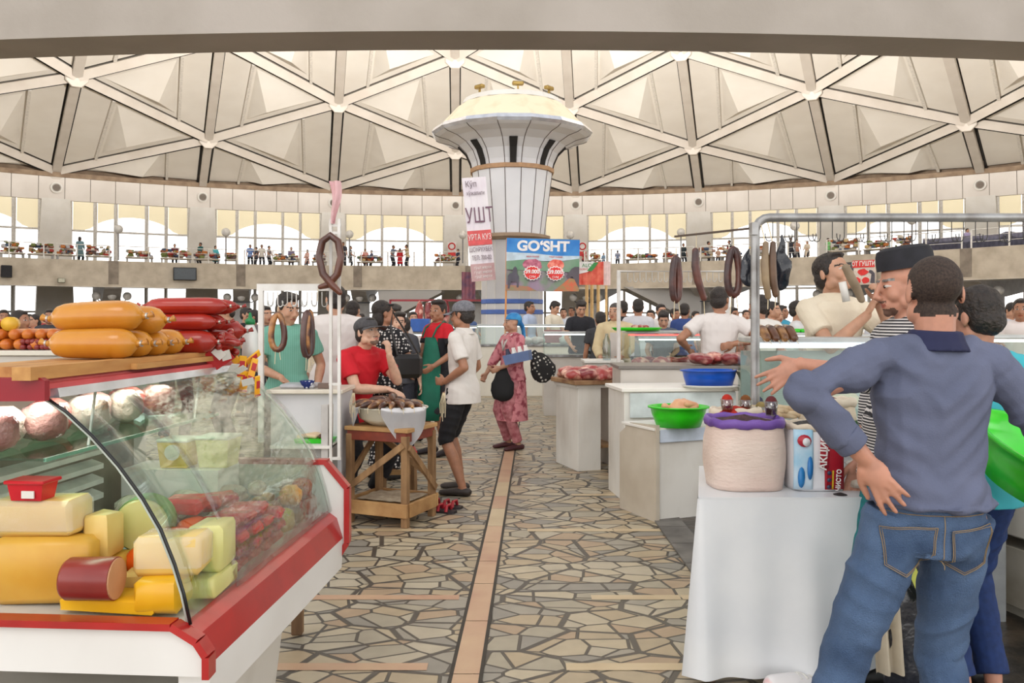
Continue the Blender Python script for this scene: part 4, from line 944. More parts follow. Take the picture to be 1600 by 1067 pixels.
# ================================================================ the near refrigerated display case (left)
TH = .07
def K(u, v, z): return V((-.825 + u * math.cos(TH) + v * math.sin(TH), 2.13 - u * math.sin(TH) + v * math.cos(TH), z))
M_cred = mat('case_red', (178, 34, 32), .3, coat=.3); M_cdred = mat('case_dark_red', (150, 26, 40), .3)
M_cwhite = mat('case_white', (232, 231, 228), .35, c2=(222, 220, 216), ns=2); M_cup = mat('case_worn_white', (212, 208, 200), .5, c2=(196, 190, 180), ns=4)
M_cg = glass('case_glass', (246, 252, 249), .22, .01); M_seal = mat('rubber_seal', (22, 24, 24), .3); M_edge = mat('glass_edge', (196, 206, 196), .2)
case = empty('refrigerated_display_case', K(-.4, .6, 0)); o0 = case.location.copy()
tag(case, 'long red and white refrigerated display case with curved glass full of cheese', 'display case')
def cp(mb, name, m, smooth=False, parent=None):
    mb.v = [v - o0 for v in mb.v]; return mb.build(name, m, parent or case, smooth)
prof = [(-.388, 1.30), (-.33, 1.262), (-.26, 1.20), (-.19, 1.125), (-.125, 1.04), (-.078, .962), (-.042, .875), (-.018, .80), (0, .721)]
L0, L1 = 0., 1.24
def gl(off, v0, v1, n=10, ip=prof):
    m = MB(); secs = []
    for i in range(n + 1):
        v = v0 + (v1 - v0) * i / n; secs.append([K(u + off, v, z + off * .6) for u, z in ip] + [K(u + off - .006, v, z + off * .6) for u, z in ip[::-1]])
    return m.loft(secs)
cp(gl(0, L0 + .005, L1), 'front_glass', M_cg, True)
cp(MB().tube([K(u + .002, L0, z) for u, z in prof], .0045, 8), 'glass_seal', M_seal, True)
cp(MB().tube([K(u - .006, L0 + .004, z - .003) for u, z in prof], .004, 8), 'glass_edge', M_edge, True)
cp(MB().tube([K(u, L1, z) for u, z in prof], .0045, 8), 'far_glass_edge', M_edge, True)
# crinkled film laid over the glass
M_film = glass('crinkled_film', (250, 252, 250), .3, .08); nt = M_film.node_tree
_n = nt.nodes.new('ShaderNodeTexNoise'); _n.inputs['Scale'].default_value = 7; _n.inputs['Detail'].default_value = 3
_tc = nt.nodes.new('ShaderNodeTexCoord'); _mp = nt.nodes.new('ShaderNodeMapping'); _mp.inputs['Scale'].default_value = (1.6, .5, 1.2); nt.links.new(_tc.outputs['Object'], _mp.inputs[0]); nt.links.new(_mp.outputs[0], _n.inputs['Vector'])
_b = nt.nodes.new('ShaderNodeBump'); _b.inputs['Distance'].default_value = .03; _b.inputs['Strength'].default_value = 1; nt.links.new(_n.outputs[0], _b.inputs['Height'])
_g = [x for x in nt.nodes if x.type == 'BSDF_GLOSSY'][0]; nt.links.new(_b.outputs[0], _g.inputs['Normal'])
_l = [x for x in nt.nodes if x.type == 'LAYER_WEIGHT'][0]; nt.links.new(_b.outputs[0], _l.inputs['Normal'])
fm = gl(.012, .28, L1 + .02, 18); fm.v = [v + V((noise.noise(v * 9) * .006, 0, noise.noise(v * 7) * .006)) for v in fm.v]
cp(fm, 'clear_film', M_film, True)
# near end: deck tray panel, red edging, side glass
endp = [(-.95, .725), (-.03, .725), (.03, .69), (.055, .655), (.055, .60), (-.95, .60)]
m = MB().prism(endp, 0, .03, lambda x, y, h: K(x, L0 - .03 + h, y)); cp(m, 'end_panel', M_cwhite)
m = MB(); q = [(-.95, .728), (-.03, .728), (.036, .69), (.060, .655), (.060, .60)]
for a, b in zip(q, q[1:]): m.bar(K(a[0], L0 - .022, a[1]), K(b[0], L0 - .022, b[1]), .05, .018, up=(0, 0, 1) if a[1] == b[1] else (1, 0, .5))
cp(m, 'end_red_edging', M_cred)
# front mouldings swept along the case
def sw(pr_, v0, v1, nm, mt): 
    m = MB().loft([[K(u, v, z) for u, z in pr_] for v in (v0, v1)]); return cp(m, nm, mt)
sw([(-.01, .728), (.03, .70), (.055, .62), (.0, .62)], L0, L1, 'red_front_moulding', M_cred)
sw([(-.03, .62), (.055, .62), (.05, .50), (.0, .47), (-.03, .47)], L0, L1, 'white_front_band', M_cwhite)
sw([(-.9, .47), (-.06, .47), (-.10, .16), (-.9, .16)], L0 + .03, L1 - .35, 'base_cabinet', M_cup)
sw([(-.9, .16), (-.14, .16), (-.14, .02), (-.9, .02)], L0 + .06, L1 - .4, 'plinth', M_dark)
sw([(-.9, .735), (-.012, .715), (-.012, .60), (-.9, .60)], L0, L1, 'deck', mat('deck_tray', (216, 218, 214), .3))
# far end hexagonal frame
hexp = [(-.62, .92), (-.0, .92), (.085, .82), (.085, .60), (.02, .50), (-.62, .50)]
cp(MB().prism(hexp, 0, .03, lambda x, y, h: K(x - .02, L1 + h, y)), 'far_end_panel', M_cwhite)
m = MB()
for a, b in zip(hexp[1:], hexp[2:-1] + hexp[-2:-1]):
    if a != b: m.bar(K(a[0] - .015, L1 + .015, a[1]), K(b[0] - .015, L1 + .015, b[1]), .045, .022, up=(1, 0, .3))
m.bar(K(-.62, L1 + .015, .925), K(-.01, L1 + .015, .925), .045, .02); cp(m, 'far_red_edging', M_cred)
cp(MB().prism([(-.86, .73), (-.01, .73), (-.02, .80), (-.08, .96), (-.2, 1.13), (-.33, 1.26), (-.86, 1.28)], 0, .005, lambda x, y, h: K(x, L1 - .02 + h, y)), 'far_side_glass', M_cg)
# canopy, its red fascia and steel lip
sw([(-.86, 1.345), (-.40, 1.345), (-.385, 1.335), (-.385, 1.30), (-.86, 1.30)], L0 - .01, L1, 'canopy', mat('canopy_board', (206, 110, 108), .4))
sw([(-.392, 1.338), (-.372, 1.335), (-.372, 1.322), (-.392, 1.322)], L0 - .02, L1, 'canopy_red_lip', mat('pink_red_lip', (206, 82, 84), .35))
sw([(-.392, 1.322), (-.365, 1.322), (-.36, 1.298), (-.392, 1.296)], L0 + .02, L1, 'canopy_steel_lip', mat('bright_steel', (226, 232, 240), .18, .7))
cp(MB().prism([(-.95, 1.352), (-.38, 1.352), (-.368, 1.345), (-.368, 1.293), (-.95, 1.285)], 0, .02, lambda x, y, h: K(x, L0 - .03 + h, y)), 'end_fascia', M_cdred)
# back wall with white louvres
sw([(-.86, 1.30), (-.82, 1.30), (-.82, .735), (-.86, .735)], L0, L1, 'back_wall', mat('grey_back_wall', (148, 140, 126), .6))
m = MB()
for i, z in enumerate((1.075, 1.0, .945, .89, .835)):
    m.loft([[K(u, v, zz) for u, zz in ((-.82, z + (.045 if i == 0 else .034)), (-.775, z + (.03 if i == 0 else .018)), (-.775, z), (-.82, z - .004))] for v in (L0 + .02, L1 - .3)])
cp(m, 'louvre_slats', mat('louvre_white', (238, 238, 232), .4))
sh = cp(MB().loft([[K(u, v, z) for u, z in ((-.80, 1.125), (-.42, 1.125), (-.42, 1.132), (-.80, 1.132))] for v in (L0 + .05, L1 - .1)]), 'glass_shelf', glass('shelf_glass', (216, 240, 226), .3, .02))
cp(MB().bar(K(-.42, L0 + .05, 1.128), K(-.42, L1 - .1, 1.128), .008, .010), 'shelf_edge', mat('green_glass_edge', (120, 170, 144), .2), parent=sh)
cp(MB().bar(K(-.45, .3, 1.13), K(-.45, .34, 1.30), .006, .006).bar(K(-.45, 1.0, 1.13), K(-.45, 1.04, 1.30), .006, .006), 'shelf_hanger', M_edge)
cp(MB().tube([K(-.83, .05, 1.27), K(-.83, L1 - .1, 1.27)], .012, 8), 'lamp_tube', mat('lamp_tube', (250, 250, 246), .3, em=3.0))
al = bpy.data.lights.new('case_lamp', 'AREA'); al.shape = 'RECTANGLE'; al.size = 1.1; al.size_y = .04; al.energy = 4.5; al.color = (1, .98, .93)
alo = bpy.data.objects.new('case_lamp', al); COL.objects.link(alo); alo.location = K(-.60, .62, 1.285); alo.rotation_euler = (0, 0, -TH + math.pi / 2)
MB().box((0, 0, .16), (.05, .05, .32), bev=.004).build('wooden_prop', mat('old_wood', (140, 108, 76), .8, c2=(100, 74, 50), ns=10, stretch=(1, 1, .2)), loc=G(465, 990)); tag(bpy.data.objects['wooden_prop'], 'short wooden post standing on the floor under the display case', 'post')

# ---------------------------------------------------------------- goods: cheese, sausage, packs
M_ch = [mat('cheese_gold', (218, 172, 70), .35, c2=(204, 152, 52), ns=5, sub=.1), mat('cheese_cream', (230, 204, 128), .35, c2=(220, 186, 104), ns=5, sub=.1), mat('cheese_yellow', (236, 186, 36), .3, c2=(222, 166, 28), ns=5),
        mat('cheese_pale', (216, 212, 146), .35, c2=(202, 198, 124), ns=5, sub=.1)]
M_wrap = film('cling_film', (250, 250, 250), .22, .08)
def rblock(d, bev=.012, seed=0, jit=.004):
    m = MB().box((0, 0, 0), d, bev=bev); r = random.Random(seed); m.v = [v + V((r.uniform(-jit, jit) for _ in range(3))) for v in m.v]; return m
def item(name, mb, m, loc, rz, label, cat, group=None, smooth=False):
    o = mb.build(name, m, None, smooth, loc, rz); tag(o, label, cat, group); return o
_ck = [0]
def cheese(u, v, z, d, mi, lab, rz=0, wrap=False):
    _ck[0] += 1; o = item('cheese_block', rblock(d, min(d) * .13, _ck[0]), M_ch[mi], K(u, v, z + d[2] / 2), rz - TH, lab, 'cheese'); shade(o, 50)
    if wrap:
        w_ = MB().box((0, 0, d[2] * .05), (d[0] * 1.02, d[1] * 1.02, d[2] * .93), bev=min(d) * .12); w_.v = [x * (1 + .012 * noise.noise(x * 60)) for x in w_.v]; w_.build('wrapping', M_wrap, o)
    return o
Z0 = .733
cheese(-.46, .14, Z0, (.26, .13, .175), 0, 'large golden cheese block at the lower left of the display case', .1)
cheese(-.50, .15, Z0 + .176, (.24, .13, .098), 1, 'cream cheese block lying on the large golden block', .05, True)
cheese(-.345, .20, Z0 + .10, (.07, .10, .12), 1, 'narrow upright cream cheese piece beside the wrapped cream block')
cheese(-.35, .22, Z0, (.12, .14, .10), 0, 'golden cheese piece at the foot of the large golden block')
cheese(-.24, .08, Z0, (.26, .10, .035), 2, 'flat bright yellow cheese slab along the front edge under the red sausage half', -.02)
cheese(-.115, .10, Z0, (.12, .14, .085), 2, 'bright yellow cheese block under the wrapped whitish one', .1)
cheese(-.105, .13, Z0 + .087, (.175, .12, .10), 1, 'thick wrapped cheese with white film top near the glass corner', .12, True)
cheese(-.055, .26, Z0 + .06, (.10, .14, .13), 3, 'pale greenish cheese block behind the thick wrapped one', .05)
cheese(-.045, .24, Z0, (.08, .18, .06), 3, 'pale greenish cheese slab at the very bottom by the glass', .05)
cheese(-.215, .18, Z0, (.10, .08, .07), 1, 'small cut cheese with pale rind behind the red sausage half', .3)
# wedge with green rind
m = MB().lathe([(0, -.05), (.072, -.05), (.078, -.04), (.078, .04), (.072, .05), (0, .05)], n=28); m.v = [V((v.x, v.z, v.y)) for v in m.v]
o = item('round_cheese', m, M_ch[3], K(-.29, .33, Z0 + .165), .1, 'round cut pale yellow cheese with green rind leaning on the crumbly pieces', 'cheese', smooth=False); shade(o)
m = MB().lathe([(.0785, -.042), (.0815, -.03), (.0815, .03), (.0785, .042)], n=28); m.v = [V((v.x, v.z, v.y)) for v in m.v]; m.build('rind', mat('green_rind', (120, 160, 90), .5), o, True)
for i, (u, v, z) in enumerate(((-.30, .30, 0), (-.24, .32, 0), (-.27, .38, 0))):
    o = item('crumbly_cheese', rblock((.09, .08, .09), .02, i + 40, .012), mat('orange_crumb', (236, 190, 120), .7, c2=(226, 160, 84), ns=14, bump=.5, bs=60), K(u, v, Z0 + .046), i * .7, 'rough crumbly orange cheese piece behind the red sausage half', 'cheese', 'crumbly cheese pieces')
# red sausage half
m = MB(); m.tube([(-.075, 0, 0), (-.07, 0, 0), (-.06, 0, 0), (.06, 0, 0)], [.03, .048, .055, .056], 24, rnd_=False)
o = item('sausage_half', m, mat('maroon_casing', (146, 52, 44), .28, c2=(126, 40, 36), ns=6), K(-.275, .03, Z0 + .09), .08 - TH, 'thick cut red sausage half standing in front of the cheeses', 'sausage', smooth=True); shade(o, 50)
MB().tube([(.060, 0, 0), (.064, 0, 0)], .053, 24).build('cut_face', mat('cut_sausage', (204, 150, 110), .5), o)
# orange wax balls
M_or = mat('orange_wax', (244, 96, 26), .16, coat=.5)
for i, (u, v, z, r) in enumerate(((-.245, .26, .07, .045), (-.205, .33, .11, .042), (-.165, .30, .05, .04), (-.19, .42, .12, .04))):
    m = MB().tube([(-r * .5, 0, 0), (r * .5, 0, 0)], r, 16, rnd_=True)
    item('orange_wax_cheese', m, M_or, K(u, v, Z0 + z), i * .4, 'shiny orange wax coated cheese ball in the middle of the case', 'cheese', 'orange wax cheese balls', True)
# red tub
m = MB().loft([[V((x * a, y * b, z)) for x, y in ((-.05, -.035), (.05, -.035), (.05, .035), (-.05, .035))] for z, a, b in ((0, .85, .85), (.045, 1, 1))])
o = item('red_tub', m, mat('red_plastic', (206, 24, 40), .3), K(-.50, .12, Z0 + .277), -TH, 'small red plastic tub with flared lid on top of the cream cheese', 'tub')
MB().box((0, 0, .05), (.115, .085, .01), bev=.003).build('lid', mat('red_plastic'), o); MB().box((.01, -.0365, .018), (.035, .004, .02)).build('paper_label', M_white, o)
# stacked red packets
M_rp = mat('red_vacuum_pack', (208, 52, 50), .22, c2=(186, 36, 38), ns=7, bump=.4, bs=30); r = random.Random(3)
for col in range(4):
    for k in range(4 if col < 3 else 3):
        d = (.12, .085, .036); m = rblock(d, .012, k * 7 + col, .003)
        item('red_cheese_packet', m, M_rp, K(-.085 + r.uniform(-.008, .008) - (.02 if k > 2 else 0), .43 + col * .105, Z0 + .02 + k * .039), r.uniform(-.1, .1), 'red vacuum packed block in the neat stack by the front glass', 'packet', 'stack of red packets')
for i in range(3): item('red_cheese_packet', rblock((.13, .10, .05), .015, 90 + i, .004), M_rp, K(-.23, .46 + i * .12, Z0 + .19 - .02 * i), .2 * i, 'loose red wrapped block heaped behind the neat red stack', 'packet', 'loose red blocks')
# bags of gold and brown snacks toward the far end
def pouch(w_, d_, h_, seed, puff=.5):
    m = MB(); n, mm = 14, 8; m.ell((0, 0, h_ / 2), (w_ / 2, d_ / 2, h_ / 2), n, mm); v0 = V((seed * 3.1, 0, 0))
    for v in m.v:
        q = (v.z / h_) * 2 - 1; f = max(.0, 1 - abs(q) ** 3)
        v.x *= 1 + .35 * abs(q); v += V((1, 1, .5)) * noise.noise(v * 38 + v0) * .010
        v.z = max(0, v.z)
    return m
M_bag = [mat('gold_snack_bag', (216, 172, 96), .3, c2=(178, 124, 58), ns=16, bump=.5, bs=30), mat('brown_snack_bag', (164, 110, 80), .3, c2=(126, 78, 56), ns=16, bump=.5, bs=30), mat('clear_pale_bag', (208, 200, 184), .15, c2=(168, 150, 136), ns=12, bump=.8, bs=26),
         mat('clear_sausage_bag', (186, 150, 140), .12, c2=(132, 88, 84), ns=9, bump=.8, bs=24), mat('pink_ham_pack', (206, 126, 116), .2, c2=(178, 88, 84), ns=7, bump=.4, bs=20)]
r = random.Random(11)
for i in range(15):
    k = i % 5; row = i // 5; kind = (0, 0, 1)[r.randrange(3)]
    item('snack_bag', pouch(.075, .06, .085, i), M_bag[kind], K(-.06 - row * .085, .88 + k * .066, Z0 + .0 + (.075 if row == 0 and k % 2 else 0)), r.uniform(-1, 1), ('small golden snack bag', 'small brown snack bag')[kind == 1] + ' in the far half of the case', 'bag', ('golden', 'brown')[kind == 1] + ' snack bags', True)
for i, (u, v, z, w_, mi) in enumerate(((-.38, .62, .0, .17, 3), (-.32, .78, 0, .16, 2), (-.50, .75, .0, .17, 3), (-.44, .92, .05, .16, 2), (-.36, .52, .09, .15, 3), (-.33, .70, .08, .15, 2), (-.29, .92, .06, .12, 3), (-.48, .62, .1, .15, 2), (-.25, .80, .03, .11, 4), (-.60, .84, .05, .14, 2),
                                           (-.22, 1.03, .10, .10, 2), (-.12, 1.12, .09, .10, 2), (-.34, 1.06, .06, .13, 2))):
    item('wrapped_sausage_bag', pouch(w_, w_ * .7, w_ * .55, i + 30), M_bag[mi], K(u, v, Z0 + z), i * .8, ('crumpled clear bag of pale food', 'crumpled clear bag of dark sausage', 'pink ham pack')[mi - 2] + ' in the middle of the case', 'bag', ('clear pale bags', 'clear sausage bags', 'ham packs')[mi - 2], True)
# yellow tubs on the far shelf block
stand = cp(MB().loft([[K(u, v, z) for u, z in ((-.74, .735), (-.36, .735), (-.36, .93), (-.74, .93))] for v in (1.0, 1.2)]), 'inner_step', M_cwhite)
for i, (u, v, w_, lab, c) in enumerate(((-.40, 1.1, .13, 'pale yellow square tub with white lid beside the yellow pot', (236, 226, 150)), (-.55, 1.08, .12, 'yellow plastic pot with printed front on the far inner step', (240, 204, 70)))):
    m = MB().loft([[V((x * a, y * a, z)) for x, y in ((-1, -1), (1, -1), (1, 1), (-1, 1))] for z, a in ((0, w_ * .42), (w_ * .85, w_ * .5))])
    o = item('yellow_tub', m, mat('tub_%d' % i, c, .35, c2=tuple(x - 16 for x in c), ns=6), K(u, v, .932), -TH, lab, 'tub'); MB().box((0, 0, w_ * .87), (w_ * 1.06, w_ * 1.06, .012), bev=.004).build('lid', mat('tub_lid', (238, 238, 226), .35), o)
    if i: MB().lathe([(0, 0), (.03, 0), (.03, .003), (0, .003)], n=20).build('round_label', mat('tub_label', (240, 236, 220), .4), o, loc=(0, -.058, .06)).rotation_euler = (math.pi / 2, 0, 0)
# goods on the upper glass shelf
r = random.Random(5)
for i in range(9):
    v = .12 + i * .115; mi = (3, 2, 3, 4, 2, 3, 2, 4, 3)[i]
    item('shelf_pack', pouch(.13, .12, .12, i + 60), M_bag[mi], K(-.62 - .06 * (i % 2), v, 1.133), r.uniform(-1, 1), ('wrapped pale food pack', 'wrapped dark sausage pack', 'pink ham pack')[mi - 2] + ' on the upper glass shelf', 'packet', ('pale packs', 'sausage packs', 'ham packs')[mi - 2] + ' on the shelf', True)
item('printed_pack', rblock((.10, .04, .15), .01, 3), mat('yellow_green_print', (232, 224, 70), .3, c2=(214, 96, 60), ns=12), K(-.80 + .1, .03, 1.14), .3, 'yellow and red printed pack at the left end of the shelf', 'packet')

# ---------------------------------------------------------------- boards and big sausages on top
M_bw2 = mat('yellow_plank', (206, 156, 92), .6, c2=(172, 118, 62), ns=7, stretch=(4, .7, 4), lo=.3, hi=.7)
for (u0, v0, v1, w_, h_, z, lab) in ((-.41, -.06, 1.12, .05, .034, 1.347, 'long yellow plank lying along the front of the case top'), (-.385, .42, 1.14, .04, .018, 1.347, 'thin short plank in front of the long one'), (-.56, .02, 1.16, .22, .03, 1.347, 'wide rough board under the big sausages')):
    m = MB().bar(K(u0, v0, z + h_ / 2), K(u0, v1, z + h_ / 2), w_, h_); c = K(u0, (v0 + v1) / 2, z); m.v = [v - c for v in m.v]; item('wooden_plank', m, M_bw2, c, 0, lab, 'plank')
M_ysg = mat('amber_casing', (206, 142, 44), .24, c2=(186, 116, 30), ns=5, coat=.25); M_clip = mat('metal_clip', (200, 196, 186), .3, .7); M_rsg = mat('red_casing', (168, 44, 28), .25, c2=(148, 34, 24), ns=9, coat=.2)
def big_sausage(c, L_, rr, m, rz, lab, grp=None, tilt=0., bend=.0):
    e = empty('big_sausage', c); e.rotation_euler = (0, tilt, rz); n = 12; pts = []; rs = []
    for i in range(n + 1):
        t = i / n * 2 - 1; pts.append(V((t * L_ / 2, 0, rr + bend * (1 - t * t)))); rs.append(rr * (1 - abs(t) ** 7 * .72) * (1 + .03 * math.sin(t * 3)))
    MB().tube(pts, rs, 22, up=(0, 1, 0), rnd_=False).build('casing', m, e, True)
    for s in (-1, 1):
        k = MB().tube([(s * L_ / 2, 0, rr), (s * (L_ / 2 + .010), 0, rr), (s * (L_ / 2 + .014), 0, rr), (s * (L_ / 2 + .03), 0, rr + .006)], [rr * .28, rr * .16, rr * .12, rr * .25], 10)
        k.build('knotted_end', m, e, True); MB().tube([(s * (L_ / 2 + .009), 0, rr), (s * (L_ / 2 + .015), 0, rr)], rr * .22, 10).build('clip', M_clip, e)
    tag(e, lab, 'sausage', grp); return e
zt = 1.382
big_sausage(K(-.505, .42, zt - .002), .275, .047, M_ysg, -.02, 'front amber sausage of the bottom row on the boards')
for v in (.53, .64, .75): big_sausage(K(-.50, v, zt - .002), .26, .044, M_ysg, -.12, 'amber sausage behind the front one, only its tied end showing', 'amber sausages in the bottom row')
big_sausage(K(-.515, .46, zt + .078), .285, .048, M_ysg, .03, 'fat amber sausage lying on top of the pile in front', bend=.004, tilt=-.03)
big_sausage(K(-.50, .59, zt + .072), .28, .046, M_ysg, -.06, 'second amber sausage of the top row with clipped end')
for v, z in ((.86, .052), (.95, .112), (1.04, .052), (.90, .0), (1.0, .0), (.93, .054)):
    pass
for i, (u, v, z, L_, rr, lab) in enumerate(((-.46, .90, 0, .27, .042, 'thick dark red sausage at the bottom of the red pile'), (-.42, 1.0, .0, .26, .042, 'thick dark red sausage behind, its end beside the labels'), (-.46, .90, .085, .27, .030, 'middle red sausage of the pile'), (-.45, .96, .085, .27, .030, 'red sausage just behind the middle one'),
                                         (-.44, .91, .143, .30, .031, 'long glossy red sausage on top of the pile'), (-.43, .98, .143, .30, .029, 'long red sausage behind the topmost one'), (-.43, 1.07, .04, .28, .04, 'rearmost thick red sausage on the case top'))):
    big_sausage(K(u, v, zt + z - .004), L_, rr, M_rsg, -.05 + .02 * i, lab)
# small linked red sausages trailing over the far corner
r = random.Random(9)
for i in range(14):
    p = K(-.345 + r.uniform(-.05, .05), 1.02 + r.uniform(-.05, .1), zt + r.uniform(-.01, .10))
    m = MB().tube([(-.03, 0, 0), (0, 0, .006), (.03, 0, 0)], .015, 10, rnd_=True); item('small_sausage', m, mat('glossy_red_casing', (156, 36, 26), .15, coat=.4), p, r.uniform(-2, 2), 'short glossy red link sausage heaped at the far end of the case top', 'sausage', 'short red links', True)
# price and brand cards, snack strips hanging over the corner
M_yl = mat('yellow_snack_strip', (244, 190, 34), .3, c2=(236, 160, 30), ns=8); M_rl = mat('red_card', (196, 44, 48), .4)
def card(p, w_, h_, m, rx, ry, rz, lab, cat, grp=None, th=.002, name='price_card'):
    e = MB().box((0, 0, 0), (w_, th, h_), bev=th * .4).build(name, m); e.location = p; e.rotation_euler = (rx, ry, rz); tag(e, lab, cat, grp); return e
card(K(-.35, .98, 1.36), .09, .085, M_rl, .5, -.6, .3, 'square red card with white tags leaning at the corner of the case top', 'card')
for i in range(5): card(K(-.34 + .02 * i, .96 + .02 * i, 1.375 - .028 * i + .02 * (i % 2)), .034, .045, M_white, .4 + .2 * i, .4 * i - .7, .4 * i, 'small white paper price tag hanging at the case corner', 'price tag', 'white price tags', .0015, 'price_tag')
for i, (du, dv, z, rx, ry) in enumerate(((0, 0, 1.36, .2, -.5), (.03, .01, 1.32, .1, .1), (.035, .02, 1.26, .15, .12), (.065, .03, 1.31, -.1, .35), (.075, .05, 1.24, .1, -.1), (.05, .06, 1.35, .5, .9))):
    e = card(K(-.325 + du, 1.06 + dv, z), .03, .085, M_yl, rx, ry, .3 * i, 'yellow snack sachet of the strip hanging over the case corner', 'sachet', 'yellow snack sachets', .008, 'snack_sachet')
    MB().box((0, -.005, .008), (.02, .003, .03), bev=.001).build('red_emblem', M_rl, e); MB().box((0, -.005, -.034), (.03, .003, .006)).build('red_edge', M_rl, e)
# bottles
m = MB().lathe([(0, 0), (.034, 0), (.036, .01), (.036, .09), (.03, .12), (.02, .145), (.02, .15), (0, .15)], n=20)
o = item('bottle', m, mat('cream_bottle', (226, 206, 160), .3), K(-.53, 1.16, 1.40), 0, 'cream coloured bottle with blue cap standing behind the amber sausages', 'bottle', smooth=True); shade(o)
MB().lathe([(0, .15), (.0205, .15), (.0205, .168), (0, .168)], n=20).build('cap', mat('blue_cap', (30, 92, 190), .4), o)
m = MB().lathe([(0, 0), (.03, 0), (.032, .01), (.03, .10), (.014, .14), (0, .14)], n=18)
o = item('squeeze_bottle', m, mat('white_bottle', (226, 230, 226), .3), K(-.31, 1.19, 1.345), 0, 'white squeeze bottle with pointed green cap at the case corner', 'bottle', smooth=True); shade(o)
MB().lathe([(.0, .135), (.02, .138), (.02, .155), (.008, .165), (.004, .185), (0, .185)], n=14).build('cap', mat('green_cap', (20, 128, 70), .4), o, True)
# ================================================================ stalls, tables and goods
def rot(c, a): return lambda x, y, z: V((c[0] + x * math.cos(a) - y * math.sin(a), c[1] + x * math.sin(a) + y * math.cos(a), z))
M_wood = mat('rough_wood', (164, 128, 88), .75, c2=(104, 74, 46), ns=7, stretch=(2, 2, .5), lo=.3, hi=.75, bump=.3, bs=20)
M_wood2 = mat('pale_wood', (192, 152, 100), .7, c2=(150, 108, 64), ns=6, lo=.3, hi=.7)
M_redwood = mat('red_brown_apron', (136, 58, 36), .6, c2=(108, 44, 30), ns=8)
# ---- wooden table with the basin
tx, ty = P(612, 500, 6.28).x, 6.28; ta = -.40; tb = empty('wooden_table', (tx, ty, 0), ta)
tag(tb, 'rough wooden table with crossed braces and low shelf in the aisle', 'table')
w_, d_ = .235, .20; ht_ = .70
def tpart(mb, nm, m): return mb.build(nm, m, tb)
for sx in (-1, 1):
    for sy in (-1, 1): tpart(MB().box((sx * w_, sy * d_, ht_ / 2 - .02), (.05, .05, ht_ - .04), bev=.004), 'leg', M_wood)
tpart(MB().box((0, 0, ht_), (.54, .46, .03), bev=.004), 'tabletop', M_wood2)
for y in (-1, 1): tpart(MB().box((0, y * (d_ + .005), ht_ - .05), (.50, .03, .07), bev=.003), 'apron_board', M_redwood)
for x in (-1, 1): tpart(MB().box((x * (w_ + .003), 0, ht_ - .05), (.03, .42, .07), bev=.003), 'apron_board', M_redwood)
tpart(MB().box((0, 0, .15), (.46, .40, .02)), 'shelf', M_wood2)
for y in (-1, 1): tpart(MB().box((0, y * (d_ + .03), .125), (.54, .025, .10), bev=.003), 'shelf_board', M_wood2)
for x in (-1, 1): tpart(MB().box((x * (w_ + .03), 0, .125), (.025, .40, .10), bev=.003), 'shelf_board', M_wood2)
for a, b in (((-w_, -d_ - .03, .26), (w_, -d_ - .03, .60)), ((w_, d_ + .03, .28), (-w_, d_ + .03, .58)), ((w_ + .035, -d_, .58), (w_ + .035, d_, .22)), ((-w_ - .03, -d_, .3), (-w_ - .03, d_, .6))):
    tpart(MB().bar(a, b, .02, .045, up=(0, 0, 1)), 'brace', M_wood)
m = MB(); n = 10
def cloth_grid(fn, n, mm, th=.003):
    m = MB(); vs = [fn(i / n, j / mm) for i in range(n + 1) for j in range(mm + 1)]; N0 = len(vs)
    vs += [v - V((0, 0, th)) for v in vs]; fs = []
    for i in range(n):
        for j in range(mm):
            a = i * (mm + 1) + j; fs.append((a, a + 1, a + mm + 2, a + mm + 1)); fs.append((N0 + a, N0 + a + mm + 1, N0 + a + mm + 2, N0 + a + 1))
    return m.add(vs, fs)
o = cloth_grid(lambda a, b: V((-.2 + .42 * a, -.17 + .34 * b, .175 + .015 * noise.noise(V((a * 4, b * 4, 1))))), 14, 12).build('sackcloth', mat('sackcloth', (176, 160, 136), .9, c2=(150, 132, 110), ns=20), None, True)
o.location = (tx, ty, 0); o.rotation_euler.z = ta; tag(o, 'crumpled sackcloth lying on the low shelf of the wooden table', 'cloth')
bas = empty('enamel_basin', (tx, ty, ht_ + .016), ta); tag(bas, 'wide white enamel basin full of smoked sausages on the wooden table', 'basin')
MB().lathe([(0, 0), (.17, 0), (.25, .05), (.275, .13), (.285, .135), (.285, .128), (.26, .12), (.235, .06), (.16, .015), (0, .015)], n=32, sy=.86).build('bowl', mat('enamel', (216, 210, 194), .3, c2=(186, 170, 140), ns=5, lo=.55, hi=.8), bas, True)
M_towel = mat('white_towel', (222, 220, 220), .9, c2=(206, 204, 206), ns=5)
def drape(a0, a1, drop, seed):
    def f(a, b):
        t = a0 + (a1 - a0) * a; r0 = .275 + .012 * math.sin(a * 9 + seed)
        if b < .35: r = .20 + (r0 - .2 + .02) * b / .35; z = .118 + .028 * math.sin(b / .35 * 3.14 / 2)
        else: r = r0 + .03 + .01 * math.sin(a * 9); z = .142 - (b - .35) / .65 * drop * (1.15 - 1.0 * abs(2 * a - 1) ** 1.4)
        return V((r * math.cos(t), r * .86 * math.sin(t), z))
    return cloth_grid(f, 26, 12)
for a0, a1, dr, sd, lab in ((-1.35, -.05, .26, 1.0, 'white towel hanging over the right rim of the enamel basin'), (-3.0, -2.1, .20, 2.5, 'white towel hanging over the left rim of the enamel basin')):
    o = drape(a0, a1, dr, sd).build('towel', M_towel, None, True); o.location = bas.location; o.rotation_euler.z = ta; tag(o, lab, 'towel')
